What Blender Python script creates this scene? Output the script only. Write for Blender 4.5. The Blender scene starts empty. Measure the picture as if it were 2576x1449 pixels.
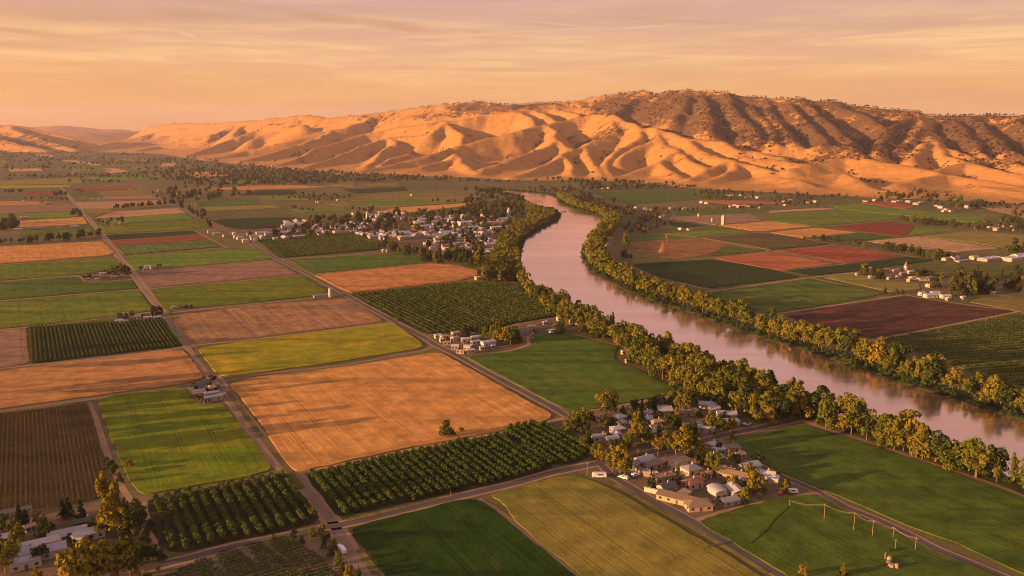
import bpy, math, random
import numpy as np
from mathutils import Vector

rnd = random.Random(7)
npr = np.random.default_rng(7)
scene = bpy.context.scene
COL = scene.collection

# ------------------------------------------------------------------ survey
# The place was measured from the photograph: F = focal length, camera 170 m
# above the plain.  ground(px,py) turns a photo point into a point on the plain.
F = 2022.0
PITCH = math.radians(11.25)
CAMH = 170.0
CP, SP = math.cos(PITCH), math.sin(PITCH)
GRID_A = math.radians(121.0)     # direction of the long farm roads
GRID_B = math.radians(29.5)      # direction of the cross tracks
SUN_AZ = math.radians(19.0)      # direction in which the light travels
SUN_EL = math.radians(8.5)


def rayd(px, py):
    x = (px - 1288.0) / F
    v = (724.5 - py) / F
    return x, CP + v * SP, -SP + v * CP


def ground(px, py, z=0.0):
    d = rayd(px, py)
    t = (z - CAMH) / d[2]
    return (d[0] * t, d[1] * t)


def at_dist(px, py, Y):
    d = rayd(px, py)
    t = Y / d[1]
    return (d[0] * t, Y, CAMH + d[2] * t)


def photo_of(x, y, z=0.0):
    dz = z - CAMH
    depth = y * CP - dz * SP
    up = y * SP + dz * CP
    return 1288 + F * x / depth, 724.5 - F * up / depth


def ppm(x, y):                    # photo points per metre there
    return F / (y * CP + CAMH * SP)


def G(pts, z=0.0):
    return [ground(px, py, z) for px, py in pts]


# ------------------------------------------------------------------ objects
def tag(o, label=None, cat=None, group=None, kind=None):
    if label: o['label'] = label
    if cat: o['category'] = cat
    if group: o['group'] = group
    if kind: o['kind'] = kind
    return o


def link(o, parent=None):
    COL.objects.link(o)
    if parent is not None:
        o.parent = parent
    return o


def mesh_obj(name, verts, faces, mats, parent=None, loc=None, smooth=False, fmat=None):
    me = bpy.data.meshes.new(name)
    me.from_pydata([tuple(v) for v in verts], [], [tuple(f) for f in faces])
    for m in (mats if isinstance(mats, (list, tuple)) else [mats]):
        me.materials.append(m)
    if fmat is not None:
        me.polygons.foreach_set('material_index', fmat)
    if smooth:
        me.polygons.foreach_set('use_smooth', [True] * len(me.polygons))
    me.update()
    o = bpy.data.objects.new(name, me)
    link(o, parent)
    if loc is not None:
        o.location = loc
    return o


def np_mesh(name, V, Q, mats, fmat=None, smooth=False):
    """fast mesh from numpy: V (n,3), Q (m,k) all faces of k corners"""
    V = np.asarray(V, dtype=np.float32)
    Q = np.asarray(Q, dtype=np.int32)
    me = bpy.data.meshes.new(name)
    n, k = Q.shape
    me.vertices.add(len(V)); me.vertices.foreach_set('co', V.ravel())
    me.loops.add(n * k); me.loops.foreach_set('vertex_index', Q.ravel())
    me.polygons.add(n)
    me.polygons.foreach_set('loop_start', np.arange(0, n * k, k, dtype=np.int32))
    for m in (mats if isinstance(mats, (list, tuple)) else [mats]):
        me.materials.append(m)
    if fmat is not None:
        me.polygons.foreach_set('material_index', np.asarray(fmat, dtype=np.int32))
    me.polygons.foreach_set('use_smooth', np.full(n, smooth, dtype=bool))
    me.update(calc_edges=True)
    return me


def empty(name, loc, rz=0.0):
    o = bpy.data.objects.new(name, None)
    o.location = loc
    o.rotation_euler = (0, 0, rz)
    o.empty_display_size = 1
    return link(o)


class Shape:
    """collects boxes, prisms and tubes; build() links them as one mesh"""
    def __init__(self):
        self.v, self.f, self.m = [], [], []

    def box(self, x0, x1, y0, y1, z0, z1, mi=0):
        b = len(self.v)
        self.v += [(x0, y0, z0), (x1, y0, z0), (x1, y1, z0), (x0, y1, z0), (x0, y0, z1), (x1, y0, z1), (x1, y1, z1), (x0, y1, z1)]
        self.f += [tuple(b + i for i in q) for q in ((0, 3, 2, 1), (4, 5, 6, 7), (0, 1, 5, 4), (1, 2, 6, 5), (2, 3, 7, 6), (3, 0, 4, 7))]
        self.m += [mi] * 6
        return self

    def poly(self, pts, faces, mi=0):
        b = len(self.v)
        self.v += list(pts)
        self.f += [tuple(b + i for i in q) for q in faces]
        self.m += [mi] * len(faces)
        return self

    def prism(self, ring, z0, z1, mi=0, top_scale=1.0):
        n = len(ring); b = len(self.v)
        cx = sum(p[0] for p in ring) / n; cy = sum(p[1] for p in ring) / n
        self.v += [(p[0], p[1], z0) for p in ring]
        self.v += [(cx + (p[0] - cx) * top_scale, cy + (p[1] - cy) * top_scale, z1) for p in ring]
        self.f += [tuple(b + i for i in range(n))[::-1], tuple(b + n + i for i in range(n))]
        self.f += [(b + i, b + (i + 1) % n, b + n + (i + 1) % n, b + n + i) for i in range(n)]
        self.m += [mi] * (n + 2)
        return self

    def tube(self, pts, rads, n=6, mi=0):
        b = len(self.v)
        if not isinstance(rads, (list, tuple)): rads = [rads] * len(pts)
        P = [Vector(p) for p in pts]
        for i, p in enumerate(P):
            d = (P[min(i + 1, len(P) - 1)] - P[max(i - 1, 0)]).normalized()
            a = d.cross(Vector((0, 0, 1)) if abs(d.z) < 0.9 else Vector((1, 0, 0))).normalized()
            c = d.cross(a)
            for k in range(n):
                t = 2 * math.pi * k / n
                self.v.append(tuple(p + (a * math.cos(t) + c * math.sin(t)) * rads[i]))
        for i in range(len(P) - 1):
            for k in range(n):
                self.f.append((b + i * n + k, b + i * n + (k + 1) % n, b + (i + 1) * n + (k + 1) % n, b + (i + 1) * n + k))
                self.m.append(mi)
        e = b + (len(P) - 1) * n
        self.f += [tuple(b + k for k in range(n))[::-1], tuple(e + k for k in range(n))]
        self.m += [mi] * 2
        return self

    def build(self, name, mats, parent=None, loc=None, smooth=False):
        return mesh_obj(name, self.v, self.f, mats, parent, loc, smooth, self.m)


def ring(r, n=12, cx=0, cy=0):
    return [(cx + r * math.cos(2 * math.pi * k / n), cy + r * math.sin(2 * math.pi * k / n)) for k in range(n)]


# ------------------------------------------------------------------ materials
class NT:
    def __init__(self, nt):
        self.nt = nt

    def n(self, typ, **kw):
        nd = self.nt.nodes.new(typ)
        for k, v in kw.items():
            if k.startswith('i_'):
                nd.inputs[k[2:].replace('_', ' ')].default_value = v
            else:
                setattr(nd, k, v)
        return nd

    def l(self, a, b):
        self.nt.links.new(a, b)

    def math(self, op, a, b=None, c=None, clamp=False):
        nd = self.nt.nodes.new('ShaderNodeMath'); nd.operation = op; nd.use_clamp = clamp
        for i, x in enumerate((a, b, c)):
            if x is None: continue
            if isinstance(x, (int, float)): nd.inputs[i].default_value = x
            else: self.l(x, nd.inputs[i])
        return nd.outputs[0]

    def mix(self, fac, a, b, mode='MIX'):
        nd = self.nt.nodes.new('ShaderNodeMix'); nd.data_type = 'RGBA'; nd.blend_type = mode
        for s, x in ((nd.inputs[0], fac), (nd.inputs[6], a), (nd.inputs[7], b)):
            if isinstance(x, (int, float)): s.default_value = x
            elif isinstance(x, tuple): s.default_value = (*x[:3], 1)
            else: self.l(x, s)
        return nd.outputs[2]

    def ramp(self, fac, stops, interp='LINEAR'):
        nd = self.nt.nodes.new('ShaderNodeValToRGB'); cr = nd.color_ramp; cr.interpolation = interp
        while len(cr.elements) < len(stops): cr.elements.new(0.5)
        for e, (p, c) in zip(cr.elements, stops):
            e.position = p
            e.color = (*c, 1) if isinstance(c, tuple) else (c, c, c, 1)
        self.l(fac, nd.inputs[0])
        return nd.outputs[0]

    def noise(self, vec, scale, detail=3.0, rough=0.55, dist=0.0):
        nd = self.nt.nodes.new('ShaderNodeTexNoise')
        nd.inputs['Scale'].default_value = scale; nd.inputs['Detail'].default_value = detail
        nd.inputs['Roughness'].default_value = rough; nd.inputs['Distortion'].default_value = dist
        if vec is not None: self.l(vec, nd.inputs['Vector'])
        return nd.outputs[0]

    def mapping(self, vec, rot=(0, 0, 0), scale=(1, 1, 1), loc=(0, 0, 0)):
        nd = self.nt.nodes.new('ShaderNodeMapping')
        nd.inputs['Rotation'].default_value = rot; nd.inputs['Scale'].default_value = scale; nd.inputs['Location'].default_value = loc
        self.l(vec, nd.inputs[0])
        return nd.outputs[0]

    def smooth(self, x, a, b):
        nd = self.nt.nodes.new('ShaderNodeMapRange'); nd.interpolation_type = 'SMOOTHSTEP'
        self.l(x, nd.inputs[0]); nd.inputs[1].default_value = a; nd.inputs[2].default_value = b
        return nd.outputs[0]


def new_mat(name):
    m = bpy.data.materials.new(name); m.use_nodes = True
    t = NT(m.node_tree)
    b = m.node_tree.nodes['Principled BSDF']
    b.inputs['Specular IOR Level'].default_value = 0.15
    b.inputs['Roughness'].default_value = 0.85
    return m, t, b


def pos(t):
    return t.n('ShaderNodeNewGeometry').outputs['Position']


def objrand(t):
    return t.n('ShaderNodeObjectInfo').outputs['Random']


def plain(name, c, c2=None, scale=0.5, rough=0.8, spec=0.15, metal=0.0, stretch=(1, 1, 1)):
    m, t, b = new_mat(name)
    c2 = c2 or tuple(x * 0.75 for x in c)
    co = t.n('ShaderNodeTexCoord').outputs['Object']
    f = t.noise(t.mapping(co, scale=stretch), scale, 4, 0.6)
    f = t.smooth(f, 0.3, 0.7)
    r = objrand(t)
    base = t.mix(f, c, c2)
    v = t.math('MULTIPLY_ADD', r, 0.3, 0.85)
    hs = t.n('ShaderNodeHueSaturation'); t.l(base, hs.inputs['Color']); t.l(v, hs.inputs['Value'])
    t.l(hs.outputs[0], b.inputs['Base Color'])
    b.inputs['Roughness'].default_value = rough; b.inputs['Specular IOR Level'].default_value = spec
    b.inputs['Metallic'].default_value = metal
    return m


CROPARGS = {}


def crop(name, c, c2, c3, ang=GRID_A, spacing=9.0, stripe=0.5, patch=0.012, tuft=0.6, bump=0.35, rows=0.0, row_sp=3.0, gap=None, shade_amt=0.5, tram=17.0):
    """a crop: c / c2 the two tones of drill streaks, c3 tone of weak patches;
    rows > 0 adds regular drilled rows, GAP their soil colour"""
    CROPARGS[name] = (c, c2, c3, ang, spacing, stripe, patch, tuft, bump)
    m, t, b = new_mat(name)
    p = pos(t)
    r = objrand(t)
    q = t.mapping(p, rot=(0, 0, -ang))
    off = t.n('ShaderNodeVectorMath', operation='ADD'); t.l(q, off.inputs[0])
    cb = t.n('ShaderNodeCombineXYZ'); t.l(t.math('MULTIPLY', r, 900.0), cb.inputs[0]); t.l(t.math('MULTIPLY', r, 517.0), cb.inputs[1])
    t.l(cb.outputs[0], off.inputs[1]); q = off.outputs[0]
    st = t.noise(t.mapping(q, scale=(0.006, 1.0 / spacing, 0)), 1.0, 5, 0.7)
    st2 = t.noise(t.mapping(q, scale=(0.02, 2.4 / spacing, 0)), 1.0, 2, 0.5)
    s = t.math('ADD', t.math('MULTIPLY', t.smooth(st, 0.35, 0.65), 0.6), t.math('MULTIPLY', t.smooth(st2, 0.35, 0.65), 0.4))
    big = t.noise(q, patch, 4, 0.6, 0.6)
    fine = t.noise(p, tuft, 3, 0.7)
    med = t.noise(p, 0.09, 4, 0.6)
    base = t.mix(t.math('MULTIPLY', s, stripe), c, c2)
    base = t.mix(t.math('MULTIPLY', t.smooth(big, 0.45, 0.75), 0.75), base, c3)
    shade_bands = t.noise(t.mapping(p, rot=(0, 0, -GRID_B), scale=(0.0035, 0.055, 0)), 1.0, 4, 0.6, 0.3)  # long shadow bands painted into the crop colour, along the cross tracks
    base = t.mix(t.math('MULTIPLY', t.smooth(shade_bands, 0.5, 0.6), shade_amt), base, tuple(x * k for x, k in zip(c2, (.66, .74, .8))))
    if tram:
        sy = t.n('ShaderNodeSeparateXYZ'); t.l(q, sy.inputs[0])
        yy = t.math('ADD', sy.outputs[1], t.math('MULTIPLY', t.noise(t.mapping(q, scale=(0.02, 0.02, 0)), 1.0, 2), 5.0))
        fr = t.math('ABSOLUTE', t.math('SUBTRACT', t.math('MULTIPLY', t.math('FRACT', t.math('MULTIPLY', yy, 1 / tram)), tram), tram * .5))
        ln = t.math('MULTIPLY', t.smooth(t.math('ABSOLUTE', t.math('SUBTRACT', fr, 1.0)), 0.55, 0.15), t.smooth(t.noise(t.mapping(q, scale=(0.02, 0.05, 0)), 1.0, 3), 0.38, 0.55))
        base = t.mix(t.math('MULTIPLY', ln, 0.55), base, tuple(x * .55 for x in c2))
    h = t.math('MULTIPLY', fine, 1.0)
    if rows > 0:
        sx = t.n('ShaderNodeSeparateXYZ'); t.l(q, sx.inputs[0])
        y = t.math('ADD', sx.outputs[1], t.math('MULTIPLY', t.noise(q, 0.25, 2), 0.9))
        w = t.math('SINE', t.math('MULTIPLY', y, 2 * math.pi / row_sp))
        wf = t.smooth(w, -0.3, 0.5)
        base = t.mix(t.math('MULTIPLY', t.math('SUBTRACT', 1.0, wf), rows), base, gap or c3)
        h = t.math('ADD', h, t.math('MULTIPLY', wf, 1.2))
    f = t.math('ADD', t.math('MULTIPLY', fine, 0.5), t.math('MULTIPLY', t.math('ADD', med, t.smooth(med, 0.25, 0.75)), 0.38))
    bare = t.math('MULTIPLY', t.smooth(t.noise(q, 0.035, 5, 0.65, 0.8), 0.63, 0.74), 0.28)
    base = t.mix(bare, base, tuple(x * .5 + y * .5 for x, y in zip(c3, (.20, .14, .07))))
    hs = t.n('ShaderNodeHueSaturation'); t.l(base, hs.inputs['Color'])
    t.l(t.math('ADD', t.math('MULTIPLY', f, 0.9), t.math('MULTIPLY_ADD', r, 0.24, 0.25)), hs.inputs['Value'])
    t.l(t.math('MULTIPLY_ADD', r, 0.016, 0.492), hs.inputs['Hue'])
    t.l(hs.outputs[0], b.inputs['Base Color'])
    bp = t.n('ShaderNodeBump'); bp.inputs['Strength'].default_value = bump; bp.inputs['Distance'].default_value = 0.5
    t.l(t.math('ADD', h, t.math('MULTIPLY', s, 0.5)), bp.inputs['Height']); t.l(bp.outputs[0], b.inputs['Normal'])
    b.inputs['Specular IOR Level'].default_value = 0.05
    return m


def leaf_mat(name, cols, rand_w=0.5):
    m = bpy.data.materials.new(name); m.use_nodes = True
    nt = m.node_tree; nt.nodes.clear(); t = NT(nt)
    out = t.n('ShaderNodeOutputMaterial')
    co = t.n('ShaderNodeTexCoord').outputs['Object']
    p = pos(t)
    r = objrand(t)
    f = t.noise(p, 0.22, 3, 0.6)
    fine = t.noise(p, 1.1, 2, 0.6)
    k = t.math('ADD', t.math('MULTIPLY', t.smooth(f, 0.3, 0.7), 1 - rand_w), t.math('MULTIPLY', r, rand_w))
    n = len(cols)
    base = t.ramp(k, [(i / (n - 1), c) for i, c in enumerate(cols)])
    hs = t.n('ShaderNodeHueSaturation'); t.l(base, hs.inputs['Color'])
    t.l(t.math('MULTIPLY_ADD', fine, 1.0, 0.5), hs.inputs['Value'])
    d = t.n('ShaderNodeBsdfDiffuse'); tr = t.n('ShaderNodeBsdfTranslucent'); mx = t.n('ShaderNodeMixShader')
    t.l(hs.outputs[0], d.inputs[0]); t.l(hs.outputs[0], tr.inputs[0]); mx.inputs[0].default_value = 0.18
    t.l(d.outputs[0], mx.inputs[1]); t.l(tr.outputs[0], mx.inputs[2]); t.l(mx.outputs[0], out.inputs[0])
    return m


M = {}
# crops and soils
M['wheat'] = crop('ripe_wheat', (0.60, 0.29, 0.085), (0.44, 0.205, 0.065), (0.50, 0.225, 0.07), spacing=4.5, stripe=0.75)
M['stubble'] = crop('pale_stubble', (0.46, 0.28, 0.14), (0.34, 0.20, 0.11), (0.40, 0.22, 0.11), ang=GRID_B, spacing=6)
M['wheat_cross'] = crop('ripe_wheat_cross', (0.50, 0.245, 0.085), (0.36, 0.175, 0.07), (0.42, 0.20, 0.075), ang=GRID_B, spacing=7, stripe=0.7)
M['mauve'] = crop('bare_mauve_soil', (0.29, 0.17, 0.115), (0.24, 0.14, 0.095), (0.30, 0.17, 0.10), ang=GRID_B, spacing=5, stripe=0.6)
M['striped'] = crop('striped_stubble', (0.42, 0.23, 0.105), (0.20, 0.115, 0.065), (0.36, 0.20, 0.10), spacing=6, stripe=1.0)
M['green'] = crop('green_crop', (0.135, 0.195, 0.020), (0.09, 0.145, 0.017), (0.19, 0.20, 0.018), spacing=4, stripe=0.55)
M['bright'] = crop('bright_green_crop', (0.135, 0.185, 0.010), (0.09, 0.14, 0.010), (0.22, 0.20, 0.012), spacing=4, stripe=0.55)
M['yellowgreen'] = crop('yellow_green_crop', (0.26, 0.225, 0.012), (0.16, 0.17, 0.012), (0.46, 0.27, 0.014), ang=GRID_B, spacing=10, stripe=0.6, patch=0.02)
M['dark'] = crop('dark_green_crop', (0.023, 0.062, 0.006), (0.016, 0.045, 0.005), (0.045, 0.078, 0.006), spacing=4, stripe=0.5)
M['darkcross'] = crop('dark_green_rows', (0.036, 0.064, 0.014), (0.024, 0.045, 0.012), (0.05, 0.068, 0.013), ang=GRID_B, spacing=5, stripe=0.7, rows=0.35, row_sp=4.5, gap=(0.02, 0.024, 0.01), tram=0)
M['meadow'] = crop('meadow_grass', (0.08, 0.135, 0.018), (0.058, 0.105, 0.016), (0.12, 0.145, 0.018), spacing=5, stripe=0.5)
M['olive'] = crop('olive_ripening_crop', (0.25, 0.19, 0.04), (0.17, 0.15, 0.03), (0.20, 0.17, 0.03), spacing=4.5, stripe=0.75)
M['pasture'] = crop('dry_pasture', (0.22, 0.18, 0.045), (0.16, 0.14, 0.035), (0.28, 0.19, 0.06), ang=GRID_B, spacing=14, stripe=0.4, patch=0.03, tram=0)
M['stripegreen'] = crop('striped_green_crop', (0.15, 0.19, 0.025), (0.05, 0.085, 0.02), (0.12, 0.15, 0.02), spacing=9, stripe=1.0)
M['red'] = crop('red_soil', (0.22, 0.055, 0.034), (0.17, 0.045, 0.03), (0.26, 0.075, 0.04), ang=GRID_B, spacing=6, stripe=0.6)
M['rust'] = crop('rust_soil', (0.36, 0.10, 0.046), (0.24, 0.066, 0.034), (0.40, 0.135, 0.065), ang=GRID_B, spacing=7, stripe=0.7)
M['plough'] = crop('dark_ploughed_soil', (0.115, 0.05, 0.032), (0.06, 0.03, 0.022), (0.20, 0.075, 0.036), ang=GRID_B, spacing=7, stripe=1.0, patch=0.02)
M['brownrows'] = crop('brown_row_crop', (0.30, 0.14, 0.06), (0.20, 0.095, 0.045), (0.24, 0.13, 0.05), ang=GRID_B, spacing=8, stripe=0.9)
M['vinefloor'] = crop('vineyard_floor', (0.115, 0.085, 0.035), (0.085, 0.07, 0.03), (0.15, 0.09, 0.04), spacing=5, stripe=0.5, tram=0)
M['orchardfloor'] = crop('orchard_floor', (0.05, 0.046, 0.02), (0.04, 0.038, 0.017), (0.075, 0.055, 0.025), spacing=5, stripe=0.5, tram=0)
M['scrub'] = crop('olive_scrub', (0.12, 0.12, 0.03), (0.07, 0.085, 0.02), (0.20, 0.15, 0.045), ang=GRID_B, spacing=12, stripe=0.8, patch=0.04, tuft=0.25, bump=0.8, tram=0)
M['yard'] = crop('yard_earth', (0.20, 0.135, 0.085), (0.15, 0.105, 0.06), (0.10, 0.10, 0.035), ang=GRID_B, spacing=14, stripe=0.4, patch=0.05, tram=0)
M['lawn'] = crop('garden_lawn', (0.07, 0.10, 0.022), (0.055, 0.085, 0.02), (0.12, 0.11, 0.035), spacing=8, stripe=0.3, patch=0.05, tram=0)
M['bankearth'] = crop('bank_grass', (0.05, 0.065, 0.016), (0.036, 0.05, 0.014), (0.085, 0.065, 0.03), spacing=8, stripe=0.3, patch=0.05, tram=0)
M['verge'] = crop('verge_grass', (0.20, 0.14, 0.055), (0.10, 0.10, 0.03), (0.14, 0.12, 0.035), spacing=3, stripe=0.8, patch=0.05, tram=0)


def ground_mat():
    m, t, b = new_mat('plain_earth')
    p = pos(t)
    a = t.noise(p, 0.004, 5, 0.6, 0.8)
    c = t.noise(p, 0.03, 5, 0.65)
    d = t.noise(p, 0.5, 3, 0.7)
    base = t.mix(t.smooth(a, 0.38, 0.62), (0.15, 0.122, 0.052), (0.095, 0.10, 0.034))
    base = t.mix(t.math('MULTIPLY', t.smooth(c, 0.5, 0.68), 0.8), base, (0.22, 0.15, 0.085))
    hs = t.n('ShaderNodeHueSaturation'); t.l(base, hs.inputs['Color']); t.l(t.math('MULTIPLY_ADD', d, 0.7, 0.6), hs.inputs['Value'])
    t.l(hs.outputs[0], b.inputs['Base Color'])
    b.inputs['Specular IOR Level'].default_value = 0.03
    return m


def track_mat(name, c, c2, worn):
    m, t, b = new_mat(name)
    p = pos(t)
    a = t.noise(p, 0.06, 4, 0.6); d = t.noise(p, 0.7, 3, 0.7)
    base = t.mix(t.smooth(a, 0.35, 0.65), c, c2)
    base = t.mix(t.math('MULTIPLY', t.smooth(d, 0.55, 0.8), 0.6), base, worn)
    t.l(base, b.inputs['Base Color'])
    return m


M['ground'] = ground_mat()
M['asphalt'] = track_mat('worn_asphalt', (0.105, 0.085, 0.078), (0.085, 0.07, 0.066), (0.15, 0.11, 0.085))
M['dirt'] = track_mat('dirt_track', (0.34, 0.205, 0.12), (0.27, 0.165, 0.095), (0.20, 0.13, 0.07))
M['greydirt'] = track_mat('grey_gravel_road', (0.24, 0.16, 0.115), (0.19, 0.13, 0.095), (0.15, 0.10, 0.06))


def hill_mat():
    m, t, b = new_mat('golden_hill_grass')
    p = pos(t)
    at = t.n('ShaderNodeAttribute', attribute_name='cover')
    a = t.noise(p, 0.0035, 6, 0.62, 0.5)
    c = t.noise(p, 0.018, 6, 0.7, 0.3)
    d = t.noise(t.mapping(p, scale=(1, 1, 3)), 0.07, 4, 0.7)
    grass = t.mix(t.smooth(c, 0.35, 0.65), (0.47, 0.24, 0.072), (0.385, 0.192, 0.06))
    grass = t.mix(t.math('MULTIPLY', t.smooth(d, 0.5, 0.72), 0.55), grass, (0.23, 0.11, 0.042))
    e = t.noise(p, 0.22, 4, 0.75)
    grass = t.mix(t.math('MULTIPLY', t.smooth(e, 0.45, 0.75), 0.35), grass, (0.27, 0.135, 0.05))
    scrub = t.mix(t.smooth(d, 0.4, 0.62), (0.09, 0.054, 0.031), (0.17, 0.09, 0.042))
    k = t.math('ADD', at.outputs['Fac'], t.math('ADD', t.math('ADD', t.math('MULTIPLY_ADD', c, 1.7, -0.85), t.math('MULTIPLY_ADD', a, 1.2, -0.6)), t.math('MULTIPLY_ADD', d, 0.7, -0.35)))
    k = t.smooth(k, 0.36, 0.60)
    base = t.mix(k, grass, scrub)
    t.l(base, b.inputs['Base Color'])
    bp = t.n('ShaderNodeBump'); bp.inputs['Strength'].default_value = 0.85; bp.inputs['Distance'].default_value = 8.0
    t.l(t.math('ADD', t.math('MULTIPLY', c, 1.0), t.math('MULTIPLY', t.math('MULTIPLY', d, k), 0.8)), bp.inputs['Height'])
    t.l(bp.outputs[0], b.inputs['Normal'])
    b.inputs['Specular IOR Level'].default_value = 0.03
    return m


M['hill'] = hill_mat()


def water_mat():
    m, t, b = new_mat('silty_river_water')
    p = pos(t)
    a = t.noise(t.mapping(p, rot=(0, 0, -math.radians(-55)), scale=(0.35, 1.0, 1.0)), 0.012, 4, 0.6, 1.2)
    w = t.noise(p, 0.55, 3, 0.6)
    w2 = t.noise(p, 0.12, 2, 0.5)
    base = t.mix(t.smooth(a, 0.35, 0.65), (0.30, 0.145, 0.10), (0.36, 0.175, 0.125))
    nt = m.node_tree
    g = t.n('ShaderNodeBsdfGlossy'); g.inputs['Color'].default_value = (1.0, 0.85, 0.83, 1)
    t.l(t.math('MULTIPLY_ADD', t.smooth(a, 0.35, 0.65), 0.10, 0.09), g.inputs['Roughness'])
    d = t.n('ShaderNodeBsdfDiffuse'); t.l(base, d.inputs['Color'])
    lw = t.n('ShaderNodeLayerWeight'); lw.inputs['Blend'].default_value = 0.5
    mx = t.n('ShaderNodeMixShader'); t.l(t.math('MULTIPLY', t.math('POWER', lw.outputs['Facing'], 0.6), t.math('MULTIPLY_ADD', t.smooth(a, 0.35, 0.65), -0.12, 0.95)), mx.inputs[0]); t.l(d.outputs[0], mx.inputs[1]); t.l(g.outputs[0], mx.inputs[2])
    bp = t.n('ShaderNodeBump'); bp.inputs['Strength'].default_value = 0.035; bp.inputs['Distance'].default_value = 0.6
    t.l(t.math('ADD', w, t.math('MULTIPLY', w2, 3.0)), bp.inputs['Height']); t.l(bp.outputs[0], g.inputs['Normal'])
    nt.nodes.remove(b)
    t.l(mx.outputs[0], [n for n in nt.nodes if n.type == 'OUTPUT_MATERIAL'][0].inputs['Surface'])
    return m


M['water'] = water_mat()
# foliage
M['leaf_river'] = leaf_mat('cottonwood_leaves', [(0.06, 0.09, 0.014), (0.125, 0.135, 0.018), (0.175, 0.155, 0.02), (0.215, 0.16, 0.022)])
M['leaf_dark'] = leaf_mat('dark_leaves', [(0.034, 0.052, 0.015), (0.058, 0.076, 0.018), (0.09, 0.092, 0.02)])
M['leaf_orchard'] = leaf_mat('orchard_leaves', [(0.055, 0.10, 0.02), (0.09, 0.125, 0.024), (0.15, 0.135, 0.026)], 0.45)
M['leaf_gold'] = leaf_mat('golden_leaves', [(0.17, 0.14, 0.018), (0.235, 0.175, 0.02), (0.28, 0.19, 0.025)])
M['leaf_conifer'] = leaf_mat('conifer_needles', [(0.014, 0.026, 0.010), (0.022, 0.036, 0.012), (0.032, 0.042, 0.014)])
M['leaf_under'] = leaf_mat('undergrowth_leaves', [(0.03, 0.05, 0.014), (0.05, 0.075, 0.018), (0.075, 0.09, 0.02)])
M['leaf_vine'] = leaf_mat('vine_leaves', [(0.09, 0.08, 0.02), (0.16, 0.10, 0.03), (0.20, 0.115, 0.035)], 0.3)
M['leaf_far'] = leaf_mat('valley_leaves', [(0.034, 0.042, 0.018), (0.056, 0.058, 0.022), (0.10, 0.08, 0.025)])
M['leaf_hill'] = leaf_mat('hill_oak_leaves', [(0.045, 0.034, 0.016), (0.075, 0.05, 0.022), (0.12, 0.07, 0.03)])
M['bark'] = plain('bark', (0.20, 0.14, 0.09), (0.11, 0.075, 0.05), 2.0)
# light of the evening
SUN_E, SUN_C, EXPO = 5.0, (1.0, 0.54, 0.235), 1.3
SKY_K = 10.0 / 2 ** 1.3
HAZE_D = 0.000028
DENOISE = True
# ================================================================== GROUND
ground_o = mesh_obj('ground', [(-17000, -600, 0), (17000, -600, 0), (17000, 17000, 0), (-17000, 17000, 0)], [(0, 1, 2, 3)], M['ground'])
tag(ground_o, 'broad flat valley floor of dry earth and grass', 'ground', kind='structure')


def densify(pts, step, closed=True):
    out = []
    n = len(pts)
    for i in range(n if closed else n - 1):
        a, b = pts[i], pts[(i + 1) % n]
        k = max(1, int(math.dist(a, b) / step))
        out += [(a[0] + (b[0] - a[0]) * j / k, a[1] + (b[1] - a[1]) * j / k) for j in range(k)]
    if not closed: out.append(pts[-1])
    return out


def soften(pts, cut=5.0):
    """cut each corner of a ground polygon with a small round"""
    out = []
    n = len(pts)
    for i in range(n):
        a, b, c = pts[i - 1], pts[i], pts[(i + 1) % n]
        da, dc = math.dist(a, b), math.dist(b, c)
        ka, kc = min(0.3, cut / max(da, .01)), min(0.3, cut / max(dc, .01))
        p = (b[0] + (a[0] - b[0]) * ka, b[1] + (a[1] - b[1]) * ka)
        q = (b[0] + (c[0] - b[0]) * kc, b[1] + (c[1] - b[1]) * kc)
        out += [p, ((p[0] + q[0]) / 4 + b[0] / 2, (p[1] + q[1]) / 4 + b[1] / 2), q]
    return out


def inside_(p, poly):
    x, y = p; c = False
    for i in range(len(poly)):
        x1, y1 = poly[i]; x2, y2 = poly[i - 1]
        if (y1 > y) != (y2 > y) and x < (x2 - x1) * (y - y1) / (y2 - y1) + x1: c = not c
    return c


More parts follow.
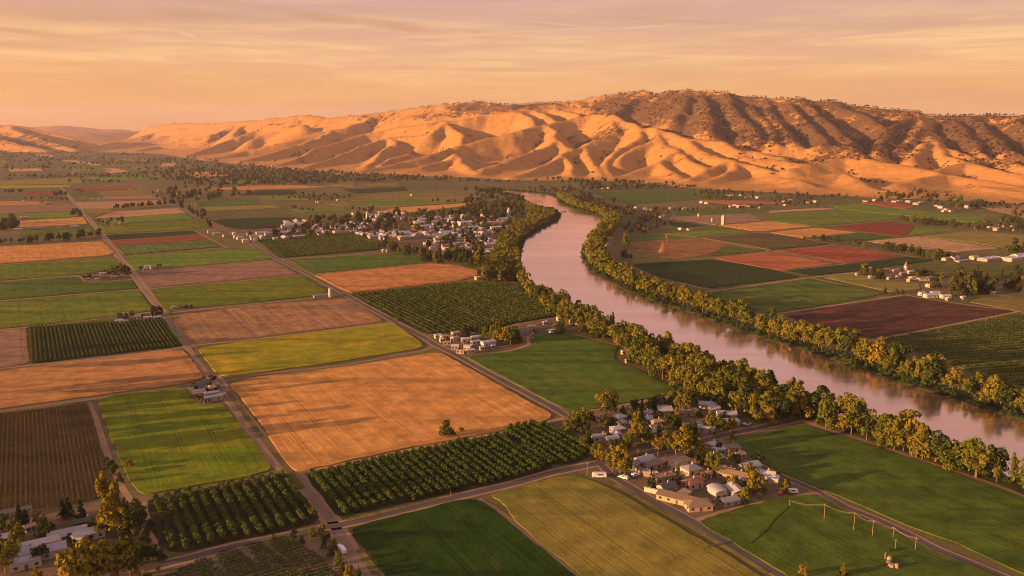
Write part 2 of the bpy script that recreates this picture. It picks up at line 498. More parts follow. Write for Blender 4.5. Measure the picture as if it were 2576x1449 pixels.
def slab(name, pts, h, mat, label, cat='field', z0=0.0, cut=5.0, jit=0.5, soft=True):
    """a standing crop: outline on the plain, H metres tall, with ragged edges"""
    if soft: pts = soften(pts, cut)
    far = max(1.0, pts[0][1] / 500.0)
    p = densify(pts, 7.0 * far)
    p = [(x + rnd.uniform(-jit, jit), y + rnd.uniform(-jit, jit)) for x, y in p]
    n = len(p)
    v = [(x, y, h) for x, y in p] + [(x, y, z0) for x, y in p]
    area = sum(p[i][0] * p[(i + 1) % n][1] - p[(i + 1) % n][0] * p[i][1] for i in range(n))
    top = tuple(range(n)) if area > 0 else tuple(range(n))[::-1]
    f = [top] + [(i, n + i, n + (i + 1) % n, (i + 1) % n) if area > 0 else (i, (i + 1) % n, n + (i + 1) % n, n + i) for i in range(n)]
    mats, fm = [mat], None
    edge = EDGE.get(mat.name)
    if edge and p[0][1] < 1150:                       # the headland, drilled the other way
        sg = 1 if area > 0 else -1
        w_ = rnd.uniform(4.0, 5.5); q = []
        for i in range(n):
            a, b = p[i - 2], p[(i + 2) % n]
            L = math.hypot(b[0] - a[0], b[1] - a[1]) or 1
            q.append((p[i][0] - (b[1] - a[1]) / L * w_ * sg, p[i][1] + (b[0] - a[0]) / L * w_ * sg, h))
        def clear(pt):
            for k in range(n):
                ax, ay = p[k]; bx, by = p[(k + 1) % n]
                L2 = (bx - ax) ** 2 + (by - ay) ** 2 or 1
                t_ = max(0, min(1, ((pt[0] - ax) * (bx - ax) + (pt[1] - ay) * (by - ay)) / L2))
                if math.hypot(pt[0] - ax - t_ * (bx - ax), pt[1] - ay - t_ * (by - ay)) < w_ * .9: return False
            return inside_(pt, p)
        q = [(x, y, h + .07) for x, y, _ in q if clear((x, y))]
        b0 = len(v); v += q
        inner = tuple(b0 + i for i in range(len(q)))
        k0 = len(f)
        f.append(inner if area > 0 else inner[::-1])
        fm = [1] + [0] * k0
        mats = [mat, edge]
    o = mesh_obj(name, v, f, mats, fmat=fm)
    return tag(o, label, cat, kind='structure')


EDGE = {}
for mk in ('wheat', 'wheat_cross', 'striped', 'green', 'bright', 'yellowgreen', 'dark', 'meadow', 'olive', 'stripegreen', 'plough', 'mauve'):
    nm = M[mk].name
    c_, c2_, c3_, an_, sp_, st_, pa_, tu_, bu_ = CROPARGS[nm]
    mixc = lambda k: tuple((x * .55 + y * .45) * k for x, y in zip(c_, c3_))
    EDGE[nm] = crop(nm + '_headland', mixc(.92), tuple(x * .9 for x in c2_), mixc(.8), an_ + math.pi / 2, 2.5, st_, .03, tu_, bu_, tram=0)


# name, material, crop height, outline in the photograph, label
FIELDS = [
 ('vineyard_floor', 'vinefloor', .15, [(-250, 1090), (0, 1041), (221, 1013), (233, 1050), (264, 1165), (256, 1256), (122, 1283), (0, 1294), (-250, 1340)], 'brown vineyard floor under the autumn vine rows'),
 ('green_field', 'bright', .5, [(247, 1008), (300, 992), (466, 976), (499, 1020), (562, 1017), (600, 1065), (688, 1180), (625, 1200), (353, 1247), (330, 1215), (287, 1122), (258, 1040)], 'bright green field notched round the small farmyard'),
 ('wheat_field', 'wheat_cross', .6, [(-250, 960), (0, 935), (240, 905), (430, 882), (464, 884), (514, 948), (470, 965), (240, 996), (0, 1029), (-250, 1066)], 'long tawny wheat field below the striped orchard block'),
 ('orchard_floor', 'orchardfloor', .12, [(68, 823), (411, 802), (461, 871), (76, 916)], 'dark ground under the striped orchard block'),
 ('stubble_field', 'mauve', .3, [(-250, 846), (0, 831), (65, 827), (73, 913), (0, 927), (-250, 954)], 'pale bare field beside the striped orchard block'),
 ('green_field', 'green', .5, [(-250, 785), (0, 762), (349, 732), (384, 781), (275, 799), (66, 821), (0, 827), (-250, 842)], 'green field with faint drill lines above the striped orchard'),
 ('green_field', 'meadow', .5, [(-200, 726), (0, 711), (190, 697), (212, 713), (329, 705), (346, 726), (0, 754), (-200, 773)], 'green field below the tree ringed farm'),
 ('green_field', 'green', .5, [(-200, 681), (0, 667), (289, 650), (304, 664), (290, 675), (260, 682), (210, 690), (0, 706), (-200, 721)], 'green field behind the tree ringed farm'),
 ('wheat_field', 'wheat', .6, [(-200, 636), (0, 621), (258, 608), (288, 636), (270, 643), (0, 664), (-200, 678)], 'golden wheat field beyond a hedge of dark trees'),
 ('green_field', 'stripegreen', .5, [(51, 580), (224, 571), (250, 595), (200, 592), (51, 599)], 'small green field with pale stripes'),
 ('wheat_field', 'wheat', .5, [(0, 560), (45, 557), (209, 546), (220, 563), (130, 568), (0, 574)], 'narrow wheat field in the far farmland'),
 ('green_field', 'green', .5, [(-100, 545), (0, 540), (174, 532), (205, 544), (110, 550), (0, 555), (-100, 560)], 'narrow green field in the far farmland'),
 ('bare_field', 'mauve', .3, [(-100, 525), (0, 519), (184, 514), (196, 529), (100, 534), (0, 538), (-100, 544)], 'mauve bare field in the far farmland'),
 ('wheat_field', 'wheat_cross', .5, [(-100, 513), (0, 507), (90, 506), (174, 512), (100, 515), (0, 517)], 'thin strip of wheat in the far farmland'),
 ('red_field', 'red', .3, [(66, 482), (138, 481), (145, 491), (70, 492)], 'small red earth field by dark trees'),
 ('mustard_field', 'yellowgreen', .4, [(-50, 471), (0, 467), (172, 466), (176, 471), (0, 474), (-50, 477)], 'thin mustard coloured strip in the far valley'),
 ('green_field', 'olive', .4, [(-50, 458), (60, 452), (200, 447), (210, 462), (60, 465), (-50, 468)], 'dull green field at the far end of the farm road'),
 ('green_field', 'green', .4, [(215, 446), (400, 441), (408, 448), (260, 456)], 'long thin green field below the valley woods'),
 ('red_field', 'red', .3, [(188, 475), (332, 468), (346, 475), (250, 480), (200, 481)], 'long red earth field in the far farmland'),
 ('brown_field', 'olive', .3, [(248, 481), (358, 477), (378, 490), (260, 493)], 'olive field next to the red strip'),
 ('bare_field', 'mauve', .3, [(262, 494), (380, 491), (396, 500), (272, 503)], 'mauve ploughed strip in the far farmland'),
 ('wheat_field', 'stubble', .4, [(193, 510), (400, 504), (424, 511), (340, 518), (280, 525), (206, 526)], 'buff stubble field before the dark hedge'),
 ('green_field', 'pasture', .4, [(206, 528), (278, 526), (284, 534), (240, 545), (220, 545)], 'rough green patch beside the farm road'),
 ('wheat_field', 'stubble', .4, [(283, 533), (446, 524), (468, 536), (300, 547), (242, 549), (246, 546)], 'buff stubble field in front of the dark hedge'),
 ('green_field', 'green', .5, [(262, 550), (462, 539), (488, 551), (320, 561), (255, 558)], 'green field behind the white barns'),
 ('green_field', 'bright', .5, [(246, 571), (320, 563), (498, 556), (530, 573), (262, 589)], 'light green field below the white barns'),
 ('dark_field', 'darkcross', .4, [(266, 592), (487, 581), (500, 588), (278, 604)], 'dark green strip above the crimson field'),
 ('red_field', 'red', .3, [(279, 606), (502, 590), (522, 602), (290, 618)], 'crimson earth strip between two green strips'),
 ('green_field', 'stripegreen', .8, [(292, 621), (524, 605), (558, 621), (310, 642)], 'green strip with diagonal dark rows'),
 ('green_field', 'green', .5, [(316, 647), (560, 630), (640, 625), (684, 652), (644, 656), (412, 675), (340, 679), (322, 662)], 'green field above the mauve ploughland'),
 ('bare_field', 'mauve', .3, [(344, 686), (412, 681), (644, 660), (688, 657), (750, 690), (644, 700), (374, 724)], 'broad mauve ploughed field at the crossroads'),
 ('green_field', 'bright', .5, [(379, 731), (644, 705), (754, 695), (826, 733), (790, 744), (644, 761), (413, 780)], 'vivid green field beside the white silo'),
 ('stubble_field', 'striped', .35, [(432, 793), (644, 767), (862, 751), (880, 754), (966, 809), (644, 849), (480, 866)], 'brown striped stubble field below the white silo'),
 ('mustard_field', 'yellowgreen', .7, [(499, 877), (644, 857), (844, 831), (976, 815), (994, 818), (1056, 860), (1063, 873), (1042, 880), (844, 912), (644, 939), (562, 948), (544, 940), (514, 901)], 'yellow green field with a rounded corner'),
 ('wheat_field', 'wheat', .5, [(574, 968), (644, 949), (869, 923), (1090, 888), (1111, 889), (1288, 988), (1392, 1045), (1374, 1059), (1240, 1089), (1020, 1129), (770, 1183), (737, 1184), (691, 1120), (642, 1045), (602, 998)], 'great golden wheat field with a lone tree'),
 ('vineyard_floor', 'orchardfloor', .15, [(646, 603), (869, 588), (964, 612), (950, 630), (705, 650)], 'dark ground under the vine rows by the town'),
 ('green_field', 'meadow', .5, [(722, 653), (1012, 637), (1050, 648), (1072, 661), (786, 689)], 'smooth green field below the town trees'),
 ('wheat_field', 'wheat', .6, [(790, 692), (1094, 662), (1150, 668), (1202, 680), (1200, 695), (1158, 706), (884, 737), (862, 728)], 'golden wheat field ending at the river trees'),
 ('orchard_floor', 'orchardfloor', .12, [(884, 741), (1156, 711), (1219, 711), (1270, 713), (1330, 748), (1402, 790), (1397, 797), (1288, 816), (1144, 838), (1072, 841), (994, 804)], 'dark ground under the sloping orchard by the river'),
 ('orchard_floor', 'darkcross', 1.2, [(529, 555), (644, 549), (748, 548), (753, 569), (640, 576), (586, 577)], 'dark green vineyard block behind the town edge'),
 ('green_field', 'meadow', .4, [(487, 507), (644, 502), (648, 514), (502, 520)], 'dark green field beyond the hedge'),
 ('mustard_field', 'olive', .4, [(505, 521), (695, 516), (704, 523), (514, 532)], 'olive strip beyond the farm road'),
 ('green_field', 'green', .4, [(728, 526), (868, 521), (874, 530), (765, 535)], 'dark green patch before the town trees'),
 ('wheat_field', 'pasture', .4, [(791, 508), (969, 486), (1110, 486), (1200, 498), (1190, 508), (1100, 514), (1010, 521), (860, 519)], 'wide pale pasture below the hills'),
 ('green_field', 'green', .4, [(870, 507), (1000, 502), (1080, 503), (1076, 513), (960, 519), (885, 519)], 'green band across the pale pasture'),
 ('wheat_field', 'wheat', .4, [(945, 533), (1010, 522), (1190, 510), (1170, 518), (990, 541)], 'tan strip behind the town'),
 ('vineyard_floor', 'darkcross', .8, [(862, 477), (1018, 471), (1022, 480), (892, 487)], 'dark vineyard strip below the hills'),
 ('wheat_field', 'wheat', .4, [(520, 476), (644, 465), (719, 465), (824, 470), (760, 474), (640, 477)], 'orange wheat strip below the hills'),
 ('vineyard_floor', 'darkcross', .8, [(644, 480), (738, 478), (748, 489), (600, 492)], 'dark olive strip below the orange wheat'),
 ('green_field', 'green', .4, [(644, 494), (770, 494), (790, 503), (660, 501)], 'green strip amid the valley trees'),
 ('green_field', 'meadow', .5, [(1176, 900), (1288, 884), (1352, 870), (1345, 861), (1331, 858), (1333, 847), (1388, 842), (1448, 844), (1554, 872), (1543, 903), (1562, 917), (1612, 935), (1698, 977), (1700, 990), (1570, 1015), (1478, 1032), (1432, 1035), (1290, 962), (1240, 936)], 'deep green meadow between lane and river trees'),
 ('green_field', 'meadow', .5, [(1818, 1117), (1932, 1093), (2007, 1069), (2090, 1089), (2207, 1126), (2332, 1169), (2482, 1219), (2576, 1256), (2760, 1335), (2760, 1520), (2570, 1442), (2407, 1368), (2282, 1323), (2169, 1275), (2086, 1239), (2046, 1224), (1934, 1174), (1880, 1146), (1850, 1128)], 'long dark green meadow beside the river trees'),
 ('green_field', 'meadow', .5, [(1764, 1313), (1788, 1301), (1932, 1261), (2046, 1243), (2080, 1259), (2155, 1299), (2257, 1343), (2357, 1393), (2432, 1419), (2600, 1492), (2620, 1560), (2060, 1560), (1985, 1449), (1934, 1422), (1838, 1362), (1767, 1323)], 'green meadow crossed by a row of poles'),
 ('wheat_field', 'olive', .35, [(1232, 1243), (1288, 1229), (1388, 1203), (1450, 1198), (1490, 1210), (1540, 1231), (1636, 1286), (1761, 1359), (1861, 1416), (1975, 1490), (1990, 1560), (1560, 1560), (1464, 1449), (1363, 1371), (1288, 1301), (1268, 1269)], 'olive gold field of ripening grain by the lane'),
 ('green_field', 'dark', .5, [(879, 1337), (919, 1318), (1019, 1295), (1144, 1260), (1202, 1258), (1242, 1283), (1286, 1319), (1340, 1366), (1446, 1449), (1530, 1540), (1040, 1540), (969, 1449), (908, 1369)], 'dark green rectangular field with rounded corners'),
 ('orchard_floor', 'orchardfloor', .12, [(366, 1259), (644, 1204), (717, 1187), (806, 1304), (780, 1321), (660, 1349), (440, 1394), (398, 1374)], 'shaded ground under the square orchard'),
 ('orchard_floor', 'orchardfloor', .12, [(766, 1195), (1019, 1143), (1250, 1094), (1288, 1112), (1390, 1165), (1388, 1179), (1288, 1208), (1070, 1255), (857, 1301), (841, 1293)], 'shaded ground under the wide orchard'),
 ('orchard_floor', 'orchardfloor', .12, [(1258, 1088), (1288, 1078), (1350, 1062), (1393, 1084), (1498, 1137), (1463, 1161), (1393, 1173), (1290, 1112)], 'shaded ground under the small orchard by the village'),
 ('nursery_floor', 'yard', .08, [(360, 1449), (640, 1371), (790, 1333), (828, 1362), (903, 1449), (960, 1540), (300, 1540)], 'dark earth of the plant nursery'),
 ('ploughed_field', 'plough', .25, [(1966, 791), (2107, 771), (2276, 745), (2400, 765), (2553, 783), (2360, 822), (2198, 852), (2107, 832), (2022, 812)], 'dark brown ploughed field on the far bank'),
 ('green_field', 'stripegreen', .5, [(1779, 737), (1932, 717), (2038, 703), (2130, 720), (2233, 738), (2110, 761), (1936, 789), (1880, 776)], 'green field with light and dark stripes on the far bank'),
 ('green_field', 'darkcross', .7, [(1592, 666), (1783, 653), (1932, 677), (2013, 697), (1932, 708), (1787, 725), (1697, 706), (1640, 690)], 'large dark green field inside the river bend'),
 ('red_field', 'rust', .3, [(1794, 649), (1945, 635), (2098, 664), (1966, 680), (1932, 676)], 'rust red field crossed by a dark streak'),
 ('red_field', 'rust', .3, [(1956, 631), (2097, 618), (2190, 631), (2274, 644), (2131, 661)], 'rust red field beside the dark vineyard'),
 ('green_field', 'darkcross', .7, [(1975, 682), (2128, 666), (2282, 647), (2352, 655), (2160, 682), (2036, 694)], 'thin dark green strip below the rust fields'),
 ('pasture', 'pasture', .4, [(2071, 698), (2150, 687), (2190, 700), (2310, 712), (2316, 727), (2246, 736)], 'grazed pasture before the cream farmhouses'),
 ('vineyard_floor', 'vinefloor', 1.0, [(1768, 600), (1895, 587), (1935, 590), (2086, 614), (1937, 629)], 'brown green vineyard block on the far bank'),
 ('green_field', 'stripegreen', .5, [(1783, 645), (1825, 618), (1926, 630), (1820, 643)], 'light green triangular field on the far bank'),
 ('brown_field', 'brownrows', .3, [(1572, 613), (1748, 600), (1836, 616), (1778, 642), (1700, 653), (1650, 640)], 'brown row field with the steel pylon'),
 ('green_field', 'meadow', .4, [(1562, 597), (1663, 590), (1722, 599), (1572, 609)], 'green field behind the steel pylon'),
 ('pasture', 'pasture', .4, [(1572, 628), (1613, 628), (1688, 650), (1683, 657), (1600, 665), (1576, 650)], 'olive pasture at the river bend'),
 ('green_field', 'green', .4, [(1676, 587), (1813, 578), (1886, 585), (1750, 596)], 'narrow green strip above the brown row field'),
 ('green_field', 'dark', .4, [(1680, 556), (1776, 567), (1715, 575), (1690, 568)], 'dark green paddock near the river trees'),
 ('bare_field', 'mauve', .3, [(1685, 549), (1692, 541), (1886, 537), (1915, 555), (1800, 566)], 'mauve field with the tan grain tower'),
 ('green_field', 'meadow', .4, [(1690, 530), (1930, 529), (1912, 536), (1702, 545)], 'green strip below the hill hamlet'),
 ('wheat_field', 'wheat', .5, [(1806, 567), (1932, 557), (2043, 570), (1934, 580), (1890, 580)], 'golden wheat field beside the mauve field'),
 ('wheat_field', 'wheat', .5, [(1938, 585), (2047, 573), (2158, 585), (2022, 599)], 'golden wheat field on the far side of a lane'),
 ('green_field', 'meadow', .5, [(2036, 601), (2167, 586), (2250, 596), (2147, 608)], 'green field bordered by small trees'),
 ('red_field', 'red', .3, [(2089, 571), (2230, 558), (2300, 567), (2287, 585), (2268, 594), (2170, 583)], 'dark red field on the far bank'),
 ('green_field', 'green', .4, [(2304, 569), (2405, 580), (2272, 594), (2289, 586)], 'green corner beside the dark red field'),
 ('green_field', 'green', .5, [(1935, 538), (2118, 528), (2270, 545), (2262, 551), (2058, 569), (1936, 556)], 'wide green field in the middle of the far bank'),
 ('green_field', 'green', .5, [(2086, 517), (2157, 514), (2478, 550), (2455, 561), (2400, 556), (2286, 543), (2122, 527)], 'long green field below the grove'),
 ('wheat_field', 'stubble', .4, [(1935, 531), (2070, 523), (2107, 526), (1934, 536)], 'pale wheat strip near the hill foot'),
 ('wheat_field', 'stubble', .4, [(2181, 607), (2312, 595), (2516, 625), (2407, 634), (2290, 625)], 'pale orange stubble field behind the tree belt'),
 ('wheat_field', 'pasture', .4, [(2320, 594), (2452, 581), (2576, 592), (2680, 604), (2680, 630), (2527, 623)], 'tan pasture at the edge of the far plain'),
 ('red_field', 'rust', .3, [(2164, 511), (2245, 507), (2302, 521), (2280, 526)], 'reddish strip under the grove'),
 ('scrub_field', 'scrub', 1.0, [(2222, 675), (2357, 658), (2576, 662), (2700, 664), (2700, 705), (2576, 698), (2430, 705)], 'olive scrub land behind the cream farmhouses'),
 ('row_field', 'scrub', .3, [(2206, 857), (2368, 825), (2576, 789), (2760, 762), (2760, 1048), (2576, 978), (2400, 920)], 'dark green field of hedge like rows'),
 ('wheat_field', 'pasture', .4, [(2436, 760), (2472, 748), (2576, 752), (2700, 756), (2700, 776), (2572, 784)], 'tan field by the roadside on the far bank'),
 ('stubble_field', 'stubble', .4, [(157, 404), (190, 404), (254, 412), (250, 416), (200, 411)], 'far buff strip amid the valley woods'),
 ('stubble_field', 'stubble', .4, [(87, 389), (120, 388), (152, 394), (120, 396)], 'farthest buff strip in the valley woods'),
 ('green_field', 'green', .4, [(172, 421), (240, 420), (285, 430), (200, 432)], 'dim green strip amid the valley woods'),
 ('stubble_field', 'stubble', .4, [(245, 424), (290, 424), (330, 433), (280, 435)], 'buff strip beside the dim green one'),
 ('green_field', 'olive', .4, [(277, 399), (375, 399), (372, 407), (290, 408)], 'olive strip below the hill toe'),
 ('stubble_field', 'stubble', .4, [(408, 410), (445, 410), (442, 419), (406, 419)], 'small buff patch below the hill toe'),
 ('stubble_field', 'wheat', .4, [(462, 434), (520, 433), (580, 441), (500, 446)], 'tan strip at the wood edge'),
 ('green_field', 'green', .4, [(644, 437), (738, 437), (736, 445), (650, 446)], 'green strip at the hill toe'),
 ('stubble_field', 'stubble', .4, [(834, 434), (904, 434), (900, 440), (830, 440)], 'buff strip at the hill toe'),
 ('green_field', 'olive', .4, [(831, 456), (894, 457), (890, 470), (826, 466)], 'olive patch in the valley trees'),
 ('green_field', 'pasture', .4, [(0, 402), (16, 404), (18, 410), (-30, 410)], 'pale pasture in the far woods'),
 ('green_field', 'green', .4, [(330, 420), (370, 419), (368, 428), (335, 428)], 'green patch in the far woods'),
 ('stubble_field', 'stubble', .4, [(20, 425), (100, 424), (110, 430), (30, 432)], 'buff strip near the far farm road'),
 ('green_field', 'green', .4, [(540, 455), (640, 452), (700, 458), (600, 463)], 'green strip above the orange wheat'),
 ('green_field', 'olive', .4, [(920, 462), (1000, 460), (1010, 467), (930, 470)], 'olive strip above the dark vineyard'),
 ('green_field', 'meadow', .4, [(1466, 483), (1650, 480), (1783, 488), (1900, 503), (1750, 503), (1580, 516), (1508, 495)], 'green field at the foot of the hills'),
 ('wheat_field', 'wheat', .5, [(1516, 486), (1638, 482), (1745, 501), (1590, 502)], 'golden patch inside the hill foot field'),
 ('red_field', 'rust', .3, [(1756, 503), (1905, 506), (1990, 512), (1840, 515)], 'reddish strip below the hill foot hamlet'),
 ('wheat_field', 'stubble', .4, [(2470, 522), (2576, 514), (2700, 520), (2700, 545), (2576, 548)], 'pale dry grass at the hill foot'),
]
TOPS = {}
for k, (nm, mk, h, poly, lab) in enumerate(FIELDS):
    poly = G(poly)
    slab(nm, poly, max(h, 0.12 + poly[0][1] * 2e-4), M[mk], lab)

# yards (bare earth and lawns) of the farms and villages
YARDS = [
 ('yard', 'yard', [(1405, 1062), (1440, 1044), (1570, 1020), (1705, 994), (1760, 1015), (1860, 1055), (1960, 1062), (1900, 1078), (1780, 1106), (1640, 1135), (1520, 1160), (1490, 1120)], 'bare earth under the riverside village trees'),
 ('yard', 'yard', [(1530, 1176), (1590, 1158), (1700, 1132), (1800, 1116), (1850, 1134), (1930, 1180), (2000, 1225), (2000, 1246), (1870, 1268), (1770, 1294), (1735, 1304), (1640, 1254), (1560, 1205)], 'earth yard between the village houses'),
 ('lawn', 'lawn', [(1660, 1180), (1700, 1200), (1690, 1212), (1640, 1192)], 'garden lawn amid the village houses'),
 ('lawn', 'lawn', [(1800, 1215), (1880, 1205), (1930, 1232), (1850, 1235)], 'garden lawn by the cream gabled houses'),
 ('lawn', 'lawn', [(1820, 1040), (1930, 1056), (1900, 1076), (1800, 1072)], 'shaded lawn under the riverside trees'),
 ('yard', 'yard', [(-60, 1300), (120, 1288), (258, 1262), (352, 1262), (395, 1385), (340, 1449), (250, 1520), (-60, 1520)], 'dark earth yard round the grey roofed homestead'),
 ('lawn', 'lawn', [(120, 1395), (190, 1360), (240, 1360), (190, 1400)], 'lawn beside the grey roofed homestead'),
 ('yard', 'yard', [(1090, 846), (1150, 838), (1290, 818), (1400, 800), (1440, 798), (1480, 818), (1440, 838), (1380, 838), (1330, 845), (1320, 866), (1185, 895), (1130, 872)], 'earth yard of the hamlet by the lane'),
 ('yard', 'yard', [(474, 975), (505, 962), (545, 960), (566, 1012), (507, 1018)], 'earth yard of the small square farm'),
 ('yard', 'yard', [(288, 800), (400, 780), (412, 798), (300, 812)], 'earth yard above the striped orchard'),
 ('yard', 'yard', [(212, 692), (326, 672), (330, 700), (214, 711)], 'earth yard of the tree ringed farm'),
 ('yard', 'yard', [(350, 680), (410, 670), (414, 678), (356, 684)], 'earth yard by the crossroads'),
 ('yard', 'yard', [(790, 746), (860, 736), (866, 744), (800, 752)], 'gravel yard of the white silo'),
 ('yard', 'yard', [(572, 600), (640, 600), (760, 588), (900, 585), (966, 608), (1100, 640), (1240, 660), (1295, 620), (1300, 560), (1200, 540), (950, 545), (760, 556), (620, 578)], 'streets and yards of the riverside town'),
 ('yard', 'yard', [(2155, 688), (2300, 668), (2440, 705), (2440, 752), (2330, 748), (2310, 715), (2190, 702)], 'earth yard of the cream farmhouses'),
]
for nm, mk, poly, lab in YARDS:
    slab(nm, G(poly), 0.05 if mk == 'yard' else 0.09, M[mk], lab, 'yard' if mk == 'yard' else 'lawn', cut=8)

# ------------------------------------------------------------------ roads
def ribbon(pts, w, z):
    pts = densify(pts, 12, False)
    v, f = [], []
    for i, p in enumerate(pts):
        a, b = pts[max(0, i - 1)], pts[min(len(pts) - 1, i + 1)]
        dx, dy = b[0] - a[0], b[1] - a[1]
        L = math.hypot(dx, dy) or 1
        nx, ny = -dy / L, dx / L
        ww = w / 2 * (1 + rnd.uniform(-.06, .06))
        v += [(p[0] + nx * ww, p[1] + ny * ww, z), (p[0] - nx * ww, p[1] - ny * ww, z)]
        if i: f.append((2 * i - 2, 2 * i - 1, 2 * i + 1, 2 * i))
    return v, f


def road(name, pts, w, mat, label, shoulder=1.6, z=0.09, cat='road', smat='dirt'):
    g = G(pts)
    if shoulder:
        v, f = ribbon(g, w + 2 * shoulder, z - 0.03)
        s = mesh_obj(name + '_shoulder', v, f, M[smat]); tag(s, 'pale dirt shoulder of the ' + label, 'road', kind='structure')
    v, f = ribbon(g, w, z)
    o = mesh_obj(name, v, f, M[mat]); tag(o, label, cat, kind='structure')


road('farm_road', [(985, 1500), (931, 1449), (886, 1399), (851, 1339), (839, 1317), (804, 1272), (769, 1227), (741, 1194), (718, 1178), (706, 1170), (644, 1090), (600, 1032), (562, 981), (550, 961), (522, 932), (490, 888), (472, 866), (445, 833), (420, 796), (405, 778), (375, 742), (357, 720), (332, 685), (305, 655), (277, 617), (260, 592), (240, 570), (222, 550), (205, 530), (185, 507), (172, 492), (150, 470)], 4.6, 'greydirt', 'long straight farm road', 2.2, .13)
road('lane', [(1428, 1047), (1388, 1023), (1313, 983), (1219, 933), (1144, 891), (1094, 867), (1069, 851), (1019, 824), (969, 796), (924, 772), (869, 741), (831, 719), (769, 687), (731, 668), (699, 652), (644, 622), (625, 608), (565, 577), (525, 557), (497, 547), (462, 527), (425, 510), (387, 492), (360, 478), (330, 462)], 4.6, 'asphalt', 'paved lane past the white silo', 1.6, .14)
road('lane', [(1428, 1047), (1450, 1064), (1480, 1095), (1505, 1135), (1516, 1168)], 4.2, 'asphalt', 'lane through the village trees', .8, .15)
road('village_road', [(362, 1432), (475, 1405), (600, 1371), (694, 1354), (769, 1338), (819, 1326), (851, 1322), (919, 1307), (1019, 1282), (1144, 1252), (1288, 1218), (1388, 1190), (1463, 1174), (1513, 1164), (1588, 1150), (1638, 1137), (1700, 1124), (1775, 1108), (1838, 1091), (1913, 1076), (1982, 1061), (2014, 1053)], 4.4, 'asphalt', 'paved village road across the foot of the orchards', 1.7, .16)
road('lane', [(1505, 1160), (1538, 1197), (1588, 1227), (1638, 1257), (1688, 1283), (1738, 1310), (1788, 1339), (1838, 1369), (1888, 1402), (1932, 1431), (1970, 1452), (2040, 1500)], 3.8, 'asphalt', 'lane between grain field and village houses', 1.3, .17)
road('lane', [(1800, 1108), (1850, 1134), (1888, 1158), (1932, 1183), (2057, 1236), (2132, 1278), (2207, 1307), (2282, 1342), (2357, 1382), (2432, 1412), (2507, 1443), (2640, 1500)], 3.2, 'asphalt', 'narrow lane along the long meadow', 1.3, .18)
